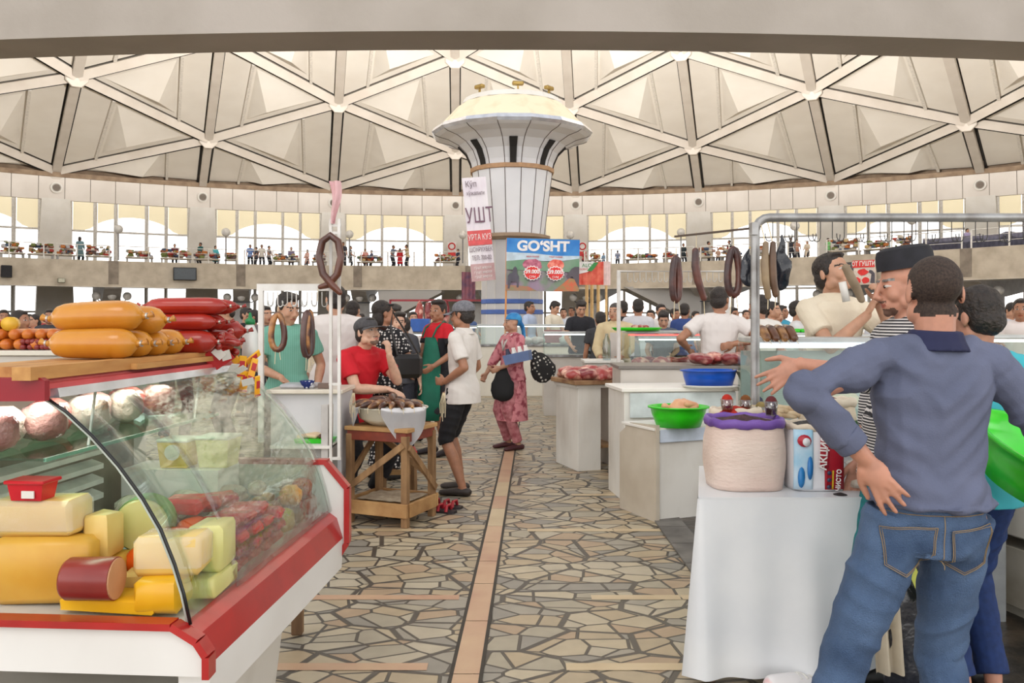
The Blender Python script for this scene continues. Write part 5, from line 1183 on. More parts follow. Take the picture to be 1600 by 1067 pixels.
M_sm = [mat('smoked_casing', (96, 60, 40), .3, c2=(190, 140, 84), ns=9, lo=.42, hi=.6, coat=.2), mat('smoked_casing_dark', (66, 40, 32), .3, c2=(130, 84, 54), ns=8, lo=.4, hi=.65, coat=.2)]
M_str = mat('white_string', (222, 206, 172), .8); r = random.Random(21)
for i in range(26):
    a = r.uniform(0, 6.28); q = math.sqrt(r.random()) * .20; L_ = r.uniform(.13, .19); an = r.uniform(0, 3.14); z = .115 + .075 * (1 - q / .25) + r.uniform(0, .02)
    if i < 10: a = -2.9 + i * .29; q = .215; an = a + .25; z = .15; L_ = .15
    e = empty('smoked_sausage', bas.location + Matrix.Rotation(ta, 3, 'Z') @ V((q * math.cos(a), q * .86 * math.sin(a), z)), an + ta); e.rotation_euler.x = r.uniform(-.2, .2)
    b = r.uniform(.015, .035); MB().tube([(L_ * (t - .5), b * (1 - (2 * t - 1) ** 2), .012 * (1 - (2 * t - 1) ** 2)) for t in [j / 7 for j in range(8)]], [.014, .022, .025, .026, .026, .025, .022, .014], 12, rnd_=True).build('casing', M_sm[i % 2], e, True)
    MB().tube([(L_ / 2 + .01, 0, 0), (L_ / 2 + .025, -.004, -.008), (L_ / 2 + .03, 0, -.045 if i < 10 else -.02)], .0022, 4).build('string', M_str, e)
    tag(e, 'short fat smoked sausage heaped in the enamel basin', 'sausage', 'smoked sausages in the enamel basin')
for i, px in enumerate((551, 692)):
    p = P(px, 618, 6.1 if i == 0 else 6.15); e = empty('string_bunch', (0, 0, 0)); e.parent = bas; e.location = bas.matrix_world.inverted() @ p if False else Matrix.Rotation(-ta, 3, 'Z') @ (p - bas.location); m = MB()
    for k in range(5): m.tube([(.004 * k, 0, .02), (.012 * k - .02, -.01, -.06), (.01 * k - .02, -.004, -.13 - .03 * (k % 3))], .0025, 4)
    m.build('strings', M_str, e)
# small stool behind the table with a red seat, sandals
st = empty('small_stool', P(622, 500, 7.0).xy.to_3d() , .2); tag(st, 'low wooden stool with red seat behind the aisle table', 'stool')
MB().box((0, 0, .40), (.30, .26, .03), bev=.006).build('seat', mat('red_plastic'), st); MB().box((0, 0, .22), (.28, .03, .04)).build('stretcher', M_wood2, st)
for x in (-1, 1):
    for y in (-1, 1): MB().bar((x * .13, y * .11, 0), (x * .12, y * .1, .39), .035, .035).build('leg', M_wood, st)
for i, (px, py) in enumerate(((688, 800), (698, 793))):
    p = G(px, py); e = empty('sandal', p, 1.2); tag(e, 'red and black sandal on the floor beside the wooden table', 'sandal', 'pair of red and black sandals')
    MB().loft([[V((x * w, y, z)) for x in (-1, 1) for z in ((0, .02) if x < 0 else (.02, 0))] for y, w in ((-.13, .03), (-.09, .045), (0, .038), (.1, .04), (.13, .028))]).build('sole', mat('dark_sole', (44, 36, 38), .6), e)
    for y in (-.07, 0, .09): MB().tube([(-.045, y, .015), (-.03, y, .06), (.03, y, .06), (.045, y, .015)], .010, 6, ry=.014).build('strap', mat('red_strap', (176, 30, 44), .5), e)
# ---- left stall: counter, rack, hooks
cx0 = at(424, 6.15).x; cw = .52
ct = empty('white_counter', (cx0 + cw / 2, 6.35, 0)); tag(ct, 'white painted metal counter with marble top behind the display case', 'counter')
MB().box((0, 0, .48), (cw, .44, .96), bev=.004).build('cabinet', mat('white_sheet', (208, 208, 210), .4, c2=(192, 192, 195), ns=2), ct); MB().box((0, -.02, .975), (cw + .04, .5, .03), bev=.005).build('top', mat('pale_marble', (226, 220, 206), .3, c2=(208, 198, 180), ns=4), ct)
MB().box((.02, -.30, .60), (cw * .82, .34, .02)).build('side_shelf', M_white, ct); MB().box((.02, -.28, .40), (cw * .82, .30, .40)).build('lower_cabinet', mat('grey_sheet', (150, 148, 144), .5), ct)
pn = MB().box((at(512, 6.0).x, 5.92, .45), (.05, .04, .90), bev=.003); o = pn.build('side_panel', mat('grey_white_board', (196, 192, 188), .5)); o.name = 'white_side_panel'; tag(o, 'narrow white upright board at the right end of the left counter', 'panel')
# scales / tray, bowl, knife block on the counter
e = empty('cutting_board', (cx0 + .18, 6.3, .992)); MB().box((0, 0, .015), (.26, .24, .03), bev=.01).build('board', mat('grey_plastic_board', (190, 190, 194), .4), e); tag(e, 'thick grey chopping board on the left white counter', 'chopping board')
e = empty('patterned_bowl', (at(480, 6.2).x, 6.2, .991)); tag(e, 'small blue and white patterned bowl on the left white counter', 'bowl')
MB().lathe([(0, .004), (.024, .004), (.024, 0), (.026, .008), (.044, .03), (.056, .058), (.053, .058), (.04, .032), (0, .014)], n=24).build('bowl_body', dots('cotton_pattern', (24, 40, 104), (226, 228, 236), 34, .30), e, True)
o = MB().box((0, 0, .02), (.10, .05, .04), bev=.004).build('small_box', mat('brown_card_box', (120, 100, 90), .6), None, loc=(at(508, 6.2).x, 6.2, .991)); tag(o, 'small brown cardboard box at the right end of the left counter', 'box')
o = MB().loft([[V((x * a, y * a, z)) for x, y in ((-.14, -.1), (.14, -.1), (.14, .1), (-.14, .1))] for z, a in ((0, .9), (.03, 1))]).build('green_tray', mat('green_plastic', (52, 206, 36), .35), None, loc=(at(490, 6.0).x, 6.08, .612)); tag(o, 'bright green tray with pale sausages on the shelf of the left counter', 'tray')
for i in range(5): item('pale_sausage', MB().tube([(-.06, 0, 0), (0, 0, .008), (.06, 0, 0)], .016, 10, rnd_=True), mat('pale_casing', (222, 196, 160), .4), (at(478, 6.0).x + .012 * i, 6.03 + .03 * i, .655), .2 * i, 'pale sausage lying on the left green tray', 'sausage', 'pale sausages on the left green tray', True)
for i in range(2): item('dark_sausage', MB().tube([(-.03, 0, 0), (0, 0, .008), (.03, 0, 0)], .015, 10, rnd_=True), M_sm[1], (at(503, 6.0).x + .02 * i, 6.05 + .04 * i, .657), .8 + i, 'short dark sausage at the right end of the left green tray', 'sausage', 'dark sausages on the left green tray', True)
M_wm = mat('white_rack_paint', (226, 224, 220), .4, c2=(206, 202, 196), ns=6)
rk = empty('hook_rack', (at(460, 6.0).x, 6.0, 0)); tag(rk, 'white metal rack with a row of meat hooks over the left counter', 'rack'); X0 = rk.location.x
def rp(px, py, d=6.0): q = P(px, py, d); return V((q.x - X0, q.y - 6.0, q.z))
MB().bar(rp(402, 449), rp(516, 449), .03, .05).build('top_rail', M_wm, rk); MB().bar(rp(408, 449), (rp(408, 449).x, 0, .62), .035, .035, up=(0, 1, 0)).build('upright', M_wm, rk)
def hook(root, p, L_, m, rr=.0028, sg=1):
    MB().tube([p, p + V((0, 0, -L_ * .8))] + [p + V((sg * (.018 - .018 * math.cos(a)), 0, -L_ * .8 - .02 * math.sin(a))) for a in (.8, 1.57, 2.3, 3.14)] + [p + V((sg * .037, 0, -L_ * .62))], rr, 6).build('hook', m, root)
M_chr = mat('hook_steel', (176, 174, 170), .3, .5)
for i, px in enumerate((412, 418, 427, 434, 449, 456, 463, 471, 480, 487, 495, 503)): hook(rk, rp(px, 456), .10 + .01 * (i % 2), M_chr if i % 3 else M_wm, .004, 1 if i % 2 else -1)
# tall ladder-like white post
lp = empty('white_post', (at(523, 5.9).x, 5.9, 0)); tag(lp, 'tall white ladder-like post of two bars rising beside the left counter', 'post'); X1 = lp.location.x
def rq(px, py): q = P(px, py, 5.9); return V((q.x - X1, 0, q.z))
for px, y1, nm in ((517, 722, 'upright'), (530, 715, 'upright')): MB().bar(rq(px, 342), rq(px, y1), .02, .028, up=(0, 1, 0)).build(nm, M_wm, lp)
for py in (352, 364, 600, 716): MB().bar(rq(514, py), rq(533, py), .016, .02).build('rung', M_wm, lp)
MB().bar(rq(517, 700), V((rq(517, 0).x, .04, .9)), .02, .02).build('bracket', M_wm, lp)
# plastic sheet on top of post
m = cloth_grid(lambda a, b: V((.055 * (a - .5) * 2 * (.75 - .45 * b) + .012 * math.sin(b * 5), .02 * math.sin(a * 7 + b * 3), .30 - .30 * b)), 10, 14)
o = m.build('plastic_bag', film('pink_film', (232, 186, 190), .8, .2), None, True); o.location = P(523, 349, 5.88); tag(o, 'crumpled pink plastic bag tied to the top of the white post', 'bag')
def loop_sausage(c, w2, h, rr, m, label, rz=0., grp=None, gap=.06, string=True, cross=False):
    e = empty('sausage_ring', c, rz); pts = []
    for i in range(17):
        a = math.pi * (.5 + gap) + i / 16 * 2 * math.pi * (1 - gap * .6); pts.append(V((w2 * math.cos(a) * (1 - .25 * math.sin(a)), 0, -h / 2 + h / 2 * math.sin(a))))
    MB().tube(pts, [rr * (.7 if i in (0, 16) else 1) for i in range(17)], 12, rnd_=True).build('casing', m, e, True)
    if string: MB().tube([(0, 0, -.02), (.002, 0, .05)], .003, 4).tube([(.01, -.01, -h), (.02, -.01, -h - .07)], .0025, 4).tube([(-.015, -.01, -h), (-.02, -.01, -h - .10)], .0025, 4).build('string', M_str, e)
    tag(e, label, 'sausage', grp); return e
M_horse = mat('marbled_casing', (82, 48, 40), .3, c2=(176, 122, 70), ns=7, lo=.5, hi=.62, coat=.2); M_blk = mat('black_casing', (58, 38, 38), .3, c2=(92, 62, 56), ns=9, coat=.2)
loop_sausage(P(434, 490, 5.95), .045, .26, .022, M_horse, 'ring of marbled dark sausage hanging before the mint tee', .2)
loop_sausage(P(480, 487, 5.95), .035, .32, .022, M_blk, 'long dark folded sausage hanging right of the marbled ring', .9, gap=.02)
loop_sausage(P(484, 486, 5.97), .028, .31, .020, M_horse, 'slim marbled sausage loop hanging behind the dark folded one', 1.1, gap=.02)
e = empty('sausage_ring', P(516, 368, 5.83)); m = MB(); m.tube([(-.07, 0, -.36), (-.015, 0, -.345), (.05, 0, -.27), (.075, 0, -.15), (.055, 0, -.04), (.0, 0, 0), (-.055, 0, -.04), (-.08, 0, -.15), (-.05, 0, -.27), (.02, -.02, -.35), (.07, -.02, -.40)], [.018] + [.027] * 9 + [.02], 12, rnd_=True)
m.build('casing', mat('chestnut_casing', (104, 56, 38), .3, c2=(66, 36, 28), ns=6, coat=.3), e, True); MB().tube([(-.07, 0, -.36), (-.085, 0, -.37), (-.09, 0, -.46)], .0025, 4).build('string', M_str, e); tag(e, 'large chestnut brown sausage ring with crossed ends hanging on the tall white post', 'sausage')

# ---- meat block
M_raw = mat('raw_meat', (160, 62, 58), .3, c2=(226, 176, 156), ns=8, lo=.48, hi=.60, coat=.25, bump=.3, bs=14); M_raw2 = mat('dark_raw_meat', (124, 38, 42), .3, c2=(206, 148, 136), ns=7, lo=.5, hi=.66, coat=.25)
a = .33; fl_ = V((.652, 8.23, 0)); M3 = lambda x, y, z: fl_ + V((x * math.cos(a) - y * math.sin(a), x * math.sin(a) + y * math.cos(a), z))
mb_ = empty('meat_block', fl_, a); tag(mb_, 'white wooden butcher stand with overhanging board top piled with meat', 'butcher stand')
MB().box((.125, .29, .43), (.25, .58, .86), bev=.004).build('cabinet', M_worn, mb_); MB().box((.50, .29, .43), (.06, .5, .86)).build('end_leg', M_worn, mb_); MB().box((.37, .3, .22), (.22, .4, .03)).build('low_shelf', M_wood, mb_)
MB().box((.29, .29, .84), (.62, .60, .03)).build('upper_rail', M_worn, mb_); MB().box((.29, .28, .88), (.68, .66, .045), bev=.006).build('board_top', mat('stained_board', (170, 136, 98), .6, c2=(122, 84, 56), ns=6), mb_)
r = random.Random(4)
def lump(s, seed, n=22, m=14, am=.30):
    b = MB().ell((0, 0, 0), s, n, m); o_ = V((seed * 7.7, seed * 3.1, 0))
    b.v = [v * (1 + am * noise.noise(v * 9 / max(s) * .18 + o_) + .14 * noise.noise(v * 26 / max(s) * .18 + o_)) for v in b.v]; return b
for i, (x, y, s) in enumerate(((.02, .10, .12), (.15, .06, .13), (.29, .05, .14), (.43, .06, .14), (.54, .10, .12), (.08, .30, .14), (.25, .28, .15), (.42, .30, .14), (.54, .35, .12), (.10, .48, .13), (.3, .5, .14), (.48, .5, .12))):
    q = M3(x, y, .905 + s * .34); item('meat_cut', lump((s, s * .8, s * .48), i), (M_raw, M_raw2)[i % 3 == 1], q, r.uniform(0, 3), 'raw red meat cut marbled with fat in the heap on the butcher stand', 'meat', 'meat cuts on the butcher stand', True)
# ---- right stepped white boxes
b0 = V((1.083, 6.2, 0)); a2 = .40
bx = empty('white_chest', b0, a2); tag(bx, 'low white chest with slanted cheek at the aisle corner, green basin on it', 'chest')
MB().prism([(0, 0), (0, .50), (-.02, .68), (.75, .68), (.75, .0)], 0, .44, lambda x, y, h: V((x if y else x, h, y)) ).build('body', M_worn, bx)
MB().box((.37, -.012, .635), (.72, .02, .10), bev=.004).build('bright_strip', mat('blue_white_strip', (206, 216, 232), .3), bx); MB().box((.36, .22, .685), (.80, .48, .02), bev=.003).build('lid', M_white, bx)
MB().prism([(-.03, .0), (.50, .0), (.50, .60), (.34, .70), (-.03, .72)], 0, .03, lambda x, y, h: V((-.03 + h, x, y))).build('slanted_cheek', mat('beige_cheek', (198, 188, 172), .5, c2=(182, 170, 152), ns=3), bx)
c0 = V((.90, 6.95, 0)); bu = empty('white_cabinet', c0, .12); tag(bu, 'taller white cabinet with chipped top behind the low chest, blue basin on it', 'cabinet')
MB().box((.48, .15, .455), (.95, .55, .91), bev=.004).build('body', M_worn, bu); MB().box((.48, .15, .925), (1.0, .60, .03), bev=.004).build('top', mat('chipped_white', (232, 228, 220), .5, c2=(150, 130, 106), ns=4, lo=.66, hi=.72), bu); MB().box((.50, -.14, .80), (.9, .02, .2)).build('pale_panel', mat('pale_blue_panel', (206, 214, 214), .35), bu)
def basin(c, r0, r1, h, m, label, sy=.85, cat='basin', rz=0., name='plastic_basin'):
    e = empty(name, c, rz); MB().lathe([(0, 0), (r0, 0), (r0 + (r1 - r0) * .7, h * .6), (r1, h), (r1 + .016, h), (r1 + .016, h - .012), (r1 + .010, h - .012), (r1 - .006, h - .004), (r0 + (r1 - r0) * .7 - .008, h * .6), (r0 - .008, .008), (0, .008)], n=36, sy=sy).build('bowl', m, e, True); tag(e, label, cat); return e
M_gp = mat('lime_plastic', (48, 214, 26), .3, coat=.2, sub=.05); M_bp = mat('cobalt_plastic', (22, 84, 190), .3, coat=.2)
q = P(1060, 671, 6.30); q.z = .696; basin(q, .165, .215, .155, M_gp, 'bright green plastic basin with a plucked chicken on the low chest')
q2 = q + V((.03, 0, .125)); M_chk = mat('chicken_skin', (222, 170, 130), .4, c2=(204, 142, 106), ns=9, sub=.1)
item('plucked_chicken', lump((.12, .10, .075), 3, am=.25).tube([(-.09, .02, .0), (-.15, .0, .03)], .026, 8, rnd_=True).tube([(.08, -.05, .03), (.0, -.08, .05)], .03, 8, rnd_=True), M_chk, q2, .3, 'plucked whole chicken lying in the bright green basin', 'chicken', smooth=True)
q = P(1110, 602, 6.9); q.z = .944
o = MB().lathe([(0, 0), (.22, 0), (.245, .018), (.24, .02), (.22, .008), (0, .008)], n=36, sy=.62).build('white_tray', M_white, None, True); o.location = q; tag(o, 'oval white tray under the blue basin', 'tray')
basin(q + V((-.01, 0, .01)), .19, .225, .135, M_bp, 'cobalt blue plastic basin on white tray on the taller cabinet', .62)
o = cloth_grid(lambda a, b: V((.10 * a, .16 * (b - .5), .14 - .20 * a * a + .01 * math.sin(b * 9))), 10, 8).build('rag', mat('olive_rag', (150, 140, 116), .9), None, True); o.location = q + V((.19, -.04, 0)); tag(o, 'grey beige rag hanging over the right rim of the blue basin', 'rag')
# long low wall counter behind them
def box_thing(name, c, d, m, label, cat, rz=0., top=None, tm=None, bev=.006):
    e = empty(name, (c[0], c[1], 0), rz); MB().box((0, 0, d[2] / 2), d, bev=bev).build('body', m, e)
    if top: MB().box((0, 0, d[2] + top / 2), (d[0] + .04, d[1] + .04, top), bev=.004).build('top', tm or m, e)
    tag(e, label, cat); return e
M_gtop = mat('grey_worktop', (120, 114, 108), .4); M_gs = mat('grey_side', (196, 190, 182), .5, c2=(180, 173, 164), ns=2)
box_thing('long_counter', (1.72, 7.75), (1.5, .6, 1.06), M_gs, 'long grey white meat counter in front of the white tee man', 'counter', 0, .03, M_gtop)
r = random.Random(8)
for i in range(5): q = V((at(1095 + i * 24, 7.55).x, 7.55 + .1 * (i % 2), 1.15)); item('meat_cut', lump((.11, .12, .055), 40 + i), (M_raw2, M_raw)[i % 2], q, r.uniform(0, 3), 'raw meat piece lying on the long grey counter by the pipe post', 'meat', 'meat pieces on the long counter', True)
o = MB().box((0, 0, .08), (.2, .16, .16), bev=.03).build('grey_machine', mat('grey_machine', (130, 132, 130), .4), None, loc=(at(998, 8.0).x, 8.05, 0)); 
o.location.z = .0; o.scale = (1, 1, 5); tag(o, 'grey metal stand beside the butcher stand', 'stand')
# ---- glass case with red trims beyond the white tee man
def glass_case(name, x0, x1, y, zb, zt, dep, label, red=False, rz=0., body=M_gs, slope=.12, tray=None):
    e = empty(name, ((x0 + x1) / 2, y, 0), rz); w = (x1 - x0)
    MB().box((0, dep / 2, zb / 2), (w, dep, zb), bev=.005).build('body', body, e); MB().box((0, dep / 2, zb + .01), (w, dep + .02, .025)).build('deck', mat('grey_deck', (150, 150, 148), .4), e)
    MB().box((0, dep * .62, zt), (w, dep * .62, .03), bev=.006).build('top_shelf', mat('steel_shelf', (196, 198, 196), .3, .3), e)
    m = MB().loft([[V((x, yy, z)) for yy, z in ((0, zb + .03), (slope, zt - .02), (slope + .004, zt - .02), (.004, zb + .03))] for x in (-w / 2, w / 2)]); m.build('front_glass', M_cg, e)
    for s in (-1, 1): MB().prism([(0, zb + .03), (slope, zt - .02), (dep, zt - .02), (dep, zb + .03)], 0, .004, lambda x, z, h: V((s * (w / 2 - .01) + h, x, z))).build('side_glass', M_cg, e)
    MB().bar((-w / 2 + .02, dep * .4, zt - .03), (w / 2 - .02, dep * .4, zt - .03), .03, .02).build('lamp_tube', mat('red_lamp', (255, 90, 80), .4, em=1.6) if red else mat('lamp_tube'), e)
    MB().box((0, -.01, zb + .02), (w + .01, .03, .035)).build('front_rail', mat('steel'), e); tag(e, label, 'display case'); return e
glass_case('meat_display_case', at(985, 9.2).x, at(1195, 9.2).x, 9.2, .95, 1.36, .8, 'glass display case glowing red inside behind the white tee man', red=True)
for i in range(12): item('meat_cut', lump((.1, .12, .05), 60 + i), (M_raw, M_raw2, M_raw)[i % 3], V((at(1000 + i * 17, 9.4).x, 9.4 + .15 * (i % 2), 1.03)), i, 'meat cut inside the red glowing glass case', 'meat', 'meat cuts in the red glowing case', True)
q = P(995, 519, 9.5); q.z = 1.378
o = MB().lathe([(0, 0), (.25, 0), (.29, .035), (.285, .038), (.25, .01), (0, .01)], n=30, sy=.6).build('green_tray', M_gp, None, True); o.location = q; tag(o, 'wide bright green tray on top of the red glowing case', 'tray')
for i in range(3): item('meat_scrap', lump((.05, .04, .025), 80 + i), M_raw, q + V((.06 * i - .02, 0, .04)), i, 'small meat scrap on the wide green tray', 'meat', 'meat scraps on the wide green tray', True)
# tall clear bottle and knife-block clutter by old man
box_thing('small_white_table', (1.07, 9.9), (.42, .5, 1.0), M_gs, 'small white table in front of the older man in beige', 'table', 0, .03, M_white)
o = MB().lathe([(0, 0), (.045, 0), (.05, .05), (.045, .22), (.02, .28), (.02, .31), (0, .31)], n=16).build('clear_bottle', glass('bottle_plastic', (222, 232, 236), .6, .05), None, True); o.location = (at(948, 9.75).x, 9.75, 1.032); tag(o, 'tall clear plastic bottle on the small white table', 'bottle')
# ---- right glass case before the seller
gc = glass_case('sausage_display_case', at(1187, 4.2).x, at(1187, 4.2).x + 1.2, 4.12, .80, 1.395, .52, 'glass display case with lit edge in front of the cream polo seller', body=mat('steel_body', (168, 172, 174), .35, .4))
MB().bar((-.58, .17, 1.372), (.58, .17, 1.372), .03, .012).build('lit_edge', mat('cool_light_strip', (236, 244, 255), .3, em=1.6), gc)
MB().box((0, .5, 1.08), (1.16, .02, .5)).build('back_glass', mat('frosted_back', (206, 212, 212), .3, c2=(172, 178, 178), ns=4), gc)
for i in range(4):
    e = empty('curved_sausage', (at(1199 + i * 14, 4.3).x, 4.36, 1.412), .25); MB().tube([(-.03, -.08, -.005), (-.025, -.03, .035), (-.005, .03, .04), (.02, .09, .02)], [.022, .026, .026, .02], 12, rnd_=True).build('casing', M_sm[i % 2], e, True)
    MB().tube([(-.03, -.09, 0), (-.02, -.11, -.04)], .002, 4).build('string', M_str, e); tag(e, 'curved smoked sausage bent over the front edge of the right glass case', 'sausage', 'curved sausages on the right glass case')
for i in range(7): item('pale_sausage', MB().tube([(-.16, 0, 0), (0, .02, .01), (.16, 0, 0)], .028, 12, rnd_=True), mat('bone_casing', (206, 188, 160), .4, c2=(176, 150, 122), ns=8), (at(1215 + i * 30, 4.4).x, 4.35 + .08 * (i % 2), .86), .3 * i, 'pale sausage lying inside the right glass case', 'sausage', 'pale sausages in the right glass case', True)
# ---- pipe frame with hooks
M_galv = mat('galvanised_pipe', (168, 168, 168), .38, .6, c2=(120, 116, 112), ns=9, lo=.4, hi=.75)
dp = 4.05; pf = empty('pipe_frame', (at(1180, dp).x, dp, 0)); tag(pf, 'galvanised steel pipe frame with a bent corner carrying a row of meat hooks', 'pipe frame'); XP = pf.location.x
zt_ = P(0, 340, dp).z; R_ = .07
MB().tube([(0, 0, 0), (0, 0, 1.0), (0, 0, zt_ - R_)] + [(R_ - R_ * math.cos(t), 0, zt_ - R_ + R_ * math.sin(t)) for t in (.4, .8, 1.2, 1.57)] + [(1.0, 0, zt_), (2.62, 0, zt_)], .0215, 16).build('pipe', M_galv, pf, True)
MB().cyl((2.6, 0, 0), (2.6, 0, zt_), .0215).build('far_post', M_galv, pf)
for i in range(22): hook(pf, V((.085 + i * .058, -.002, zt_ - .015)), .10 + .004 * (i % 3), mat('dark_hook', (70, 68, 66), .4, .5), .0024, 1 if i % 2 else -1)
MB().bar((0, 0, P(0, 356, dp).z), V((at(1052, 4.6).x - XP, .5, P(0, 371, 4.6).z)), .012, .010).build('hanging_rod', mat('rusty_rod', (96, 82, 72), .6, .4), pf)
MB().box((-.01, -.01, P(0, 358, dp).z), (.03, .05, .06)).build('clamp', M_galv, pf)
M_kazy = mat('kazy_casing', (104, 60, 50), .35, c2=(58, 36, 36), ns=8, lo=.4, hi=.62, coat=.15, bump=.2, bs=25)
def rodpt(px): t = (px - 1178) / (1052 - 1178.); return dp + .5 * t
loop_sausage(P(1056, 402, rodpt(1056) + .02), .021, .235, .020, M_kazy, 'straight folded dark sausage hanging farthest left on the rod', .4, gap=.02)
e = empty('hanging_sausage', P(1088, 392, rodpt(1088))); MB().tube([(-.005, 0, 0), (-.005, 0, -.08), (.01, 0, -.16), (.04, 0, -.25)], [.018, .022, .021, .017], 12, rnd_=True).build('casing', M_kazy, e, True); MB().tube([(0, 0, 0), (0, 0, .10)], .002, 4).tube([(.04, 0, -.25), (.044, 0, -.34)], .002, 4).build('string', M_str, e); tag(e, 'single curved dark sausage hanging second from the left on the rod', 'sausage')
loop_sausage(P(1146, 388, rodpt(1146)), .030, .235, .019, M_kazy, 'dark sausage loop hanging beside the black plastic bag', .1, gap=.03)
M_bagb = mat('black_bag', (24, 26, 34), .22, c2=(34, 38, 48), ns=9, bump=.9, bs=10, coat=.3)
def bag(c, w2, h, seed, label, m=M_bagb, name='black_plastic_bag'):
    b = MB().ell((0, 0, -h / 2), (w2, w2 * .5, h / 2), 22, 16); o_ = V((seed * 5., 0, 0))
    vs = []
    for v in b.v:
        t = (v.z + h) / h; k = (1.05 - .65 * t); q = v.copy(); q.x *= k * 1.3; q.y *= k; n_ = noise.noise(q * 16 + o_); q += V((n_, noise.noise(q * 14 - o_), .6 * n_)) * .02; vs.append(q)
    b.v = vs; o = b.build(name, m, None, True); o.location = c; tag(o, label, 'bag'); return o
bag(P(1222, 366, 4.02), .042, .27, 3, 'black plastic bag with ragged corners hanging on the hooks right of the pipe post'); bag(P(1171, 388, 4.12), .040, .19, 6, 'black plastic bag bunched on the left of the pipe post')
M_pk = mat('pale_mottled_casing', (158, 136, 104), .4, c2=(116, 96, 72), ns=7, coat=.1)
for i, (dx, h, lab) in enumerate(((-.005, .26, 'long pale mottled sausage hanging by a string right of the pipe post'), (.030, .25, 'darker mottled sausage hanging beside the pale one'))):
    e = empty('hanging_sausage', P(1198, 378, 3.96) + V((dx, 0, 0))); MB().tube([(0, 0, -.01), (-.004, 0, -.1), (0, 0, -.18), (.012, 0, -h)], [.014, .0195, .019, .015], 12, rnd_=True).build('casing', (M_pk, mat('olive_casing', (112, 84, 62), .4, c2=(80, 58, 44), ns=8))[i], e, True)
    MB().tube([(0, 0, -.01), (.0, .09, .11)], .003, 4).tube([(.012, 0, -h), (.01, 0, -h - .06)], .0022, 4).build('string', M_str, e); tag(e, lab, 'sausage')
# the sausage and paper in the seller's hands
hs = (JD['hp'][1] + JD['hp'][-1]) / 2; Rz = Matrix.Rotation(.18, 3, 'Z'); sc_ = V((at(1303, 4.75).x, 4.75, .17)) + Rz @ hs
e = empty('held_sausage', P(1335, 446, sc_.y - .06)); MB().tube([(-.045, .0, .095), (-.02, 0, .045), (.01, 0, -.01), (.038, 0, -.075)], [.021, .024, .024, .019], 14, rnd_=True).build('casing', mat('dusty_casing', (150, 132, 108), .6, c2=(124, 106, 84), ns=9), e, True); tag(e, 'long pale sausage held up in both hands by the seller', 'sausage')
e = MB().cyl((-.01, 0, .04), (.012, 0, -.065), .020, n=16).build('paper_roll', M_white, None, True); e.location = P(1319, 452, sc_.y - .05); tag(e, 'small white paper roll in the seller\'s left-side hand', 'paper')

# ================================================================ spice table
td = 3.42; X = lambda px, d=td: (px - 800) * d / F
tz = P(0, 779, td).z; tl = X(1092); trr = X(1092) + 1.05
sp = empty('spice_table', ((tl + trr) / 2, td + .36, 0)); tag(sp, 'spice seller\'s table completely draped in white oilcloth', 'table')
hw = (trr - tl) / 2
LS = .17     # the left end of the table slants back
MB().prism([(-hw, -.36), (hw, -.36), (hw, .36), (-hw + LS, .36)], tz - .035, tz - .005).build('tabletop', M_wood2, sp)
for x in (-1, 1):
    for y in (-1, 1): MB().box((x * (hw - .05) + (LS if x < 0 < y else 0), y * .3, tz / 2 - .02), (.05, .05, tz - .04)).build('leg', M_wood, sp)
per = []
def sk(t):    # perimeter point for the skirt; t in metres along left side, front, right part
    if t < .67: return V((-hw - .004 + LS * (.67 - t) / .67, .3 - t, 0)), V((-.96, -.25, 0))
    t -= .67
    if t < hw * 2: return V((-hw + t, -.365, 0)), V((0, -1, 0))
    t -= hw * 2; return V((hw + .004, -.36 + t, 0)), V((1, 0, 0))
tot = .67 + hw * 2 + .4
def skirt(a, b):
    p, n_ = sk(a * tot); z = tz + .002 - b * (tz - .055 - .02 * math.sin(a * 11)); w2 = b * (.028 * math.sin(a * 26) + .016 * math.sin(a * 61 + 1) + .03)
    fold_ = 0
    q = p + n_ * (w2 + fold_ + .004); q.z = z; return q
M_oil = mat('white_oilcloth', (226, 228, 230), .32, c2=(216, 219, 223), ns=3, bump=.15, bs=5, coat=.1)
oc = cloth_grid(skirt, 150, 22, .0015).build('oilcloth_skirt', M_oil, None, True); oc.location = sp.location
MB().prism([(-hw - .005, -.37), (hw + .005, -.37), (hw + .005, .37), (-hw - .005 + LS, .37)], tz + .001, tz + .007).build('cloth_top', M_oil, oc); oc.name = 'oilcloth'; tag(oc, 'glossy white oilcloth hanging to the floor around the spice table', 'tablecloth')
z0 = tz + .009
def sack(c, r_, h, m, label, rim, fill, sy=.8, n=40, seed=0, rimw=.02):
    e = empty('spice_sack', c); secs = []
    for i in range(15):
        t = i / 14; k = (.94 + .10 * math.sin(t * 3.0) - .03 * t); q = []
        for j in range(n):
            a = 2 * math.pi * j / n; f = 1 + .02 * noise.noise(V((math.cos(a) * 2, math.sin(a) * 2, t * 4 + seed))); ex = 3.0
            ca, sa = math.cos(a), math.sin(a); sq = (abs(ca) ** ex + abs(sa) ** ex) ** (-1 / ex)
            q.append(V((r_ * k * f * ca * sq * .96, r_ * sy * k * f * sa * sq * .96, h * t)))
        secs.append(q)
    MB().loft(secs).build('sack_body', m, e, True)
    top = secs[-1]; rr = MB(); 
    rr.tube([v + V((v.x * .02, v.y * .02, .004 * math.sin(i * 1.7))) for i, v in enumerate(top)] + [top[0]], rimw * .6, 8, ry=rimw); rr.build('rolled_rim', rim, e, True)
    f = MB(); R2 = [[V((v.x * k, v.y * k, h - .006 + (1 - k) * .035 + .006 * noise.noise(V((v.x * k * 40, v.y * k * 40, seed))))) for v in top] for k in (.93, .7, .45, .2, .02)]
    f.loft(R2, cap=False).build('spice_fill', fill, e, True); tag(e, label, 'sack'); return e
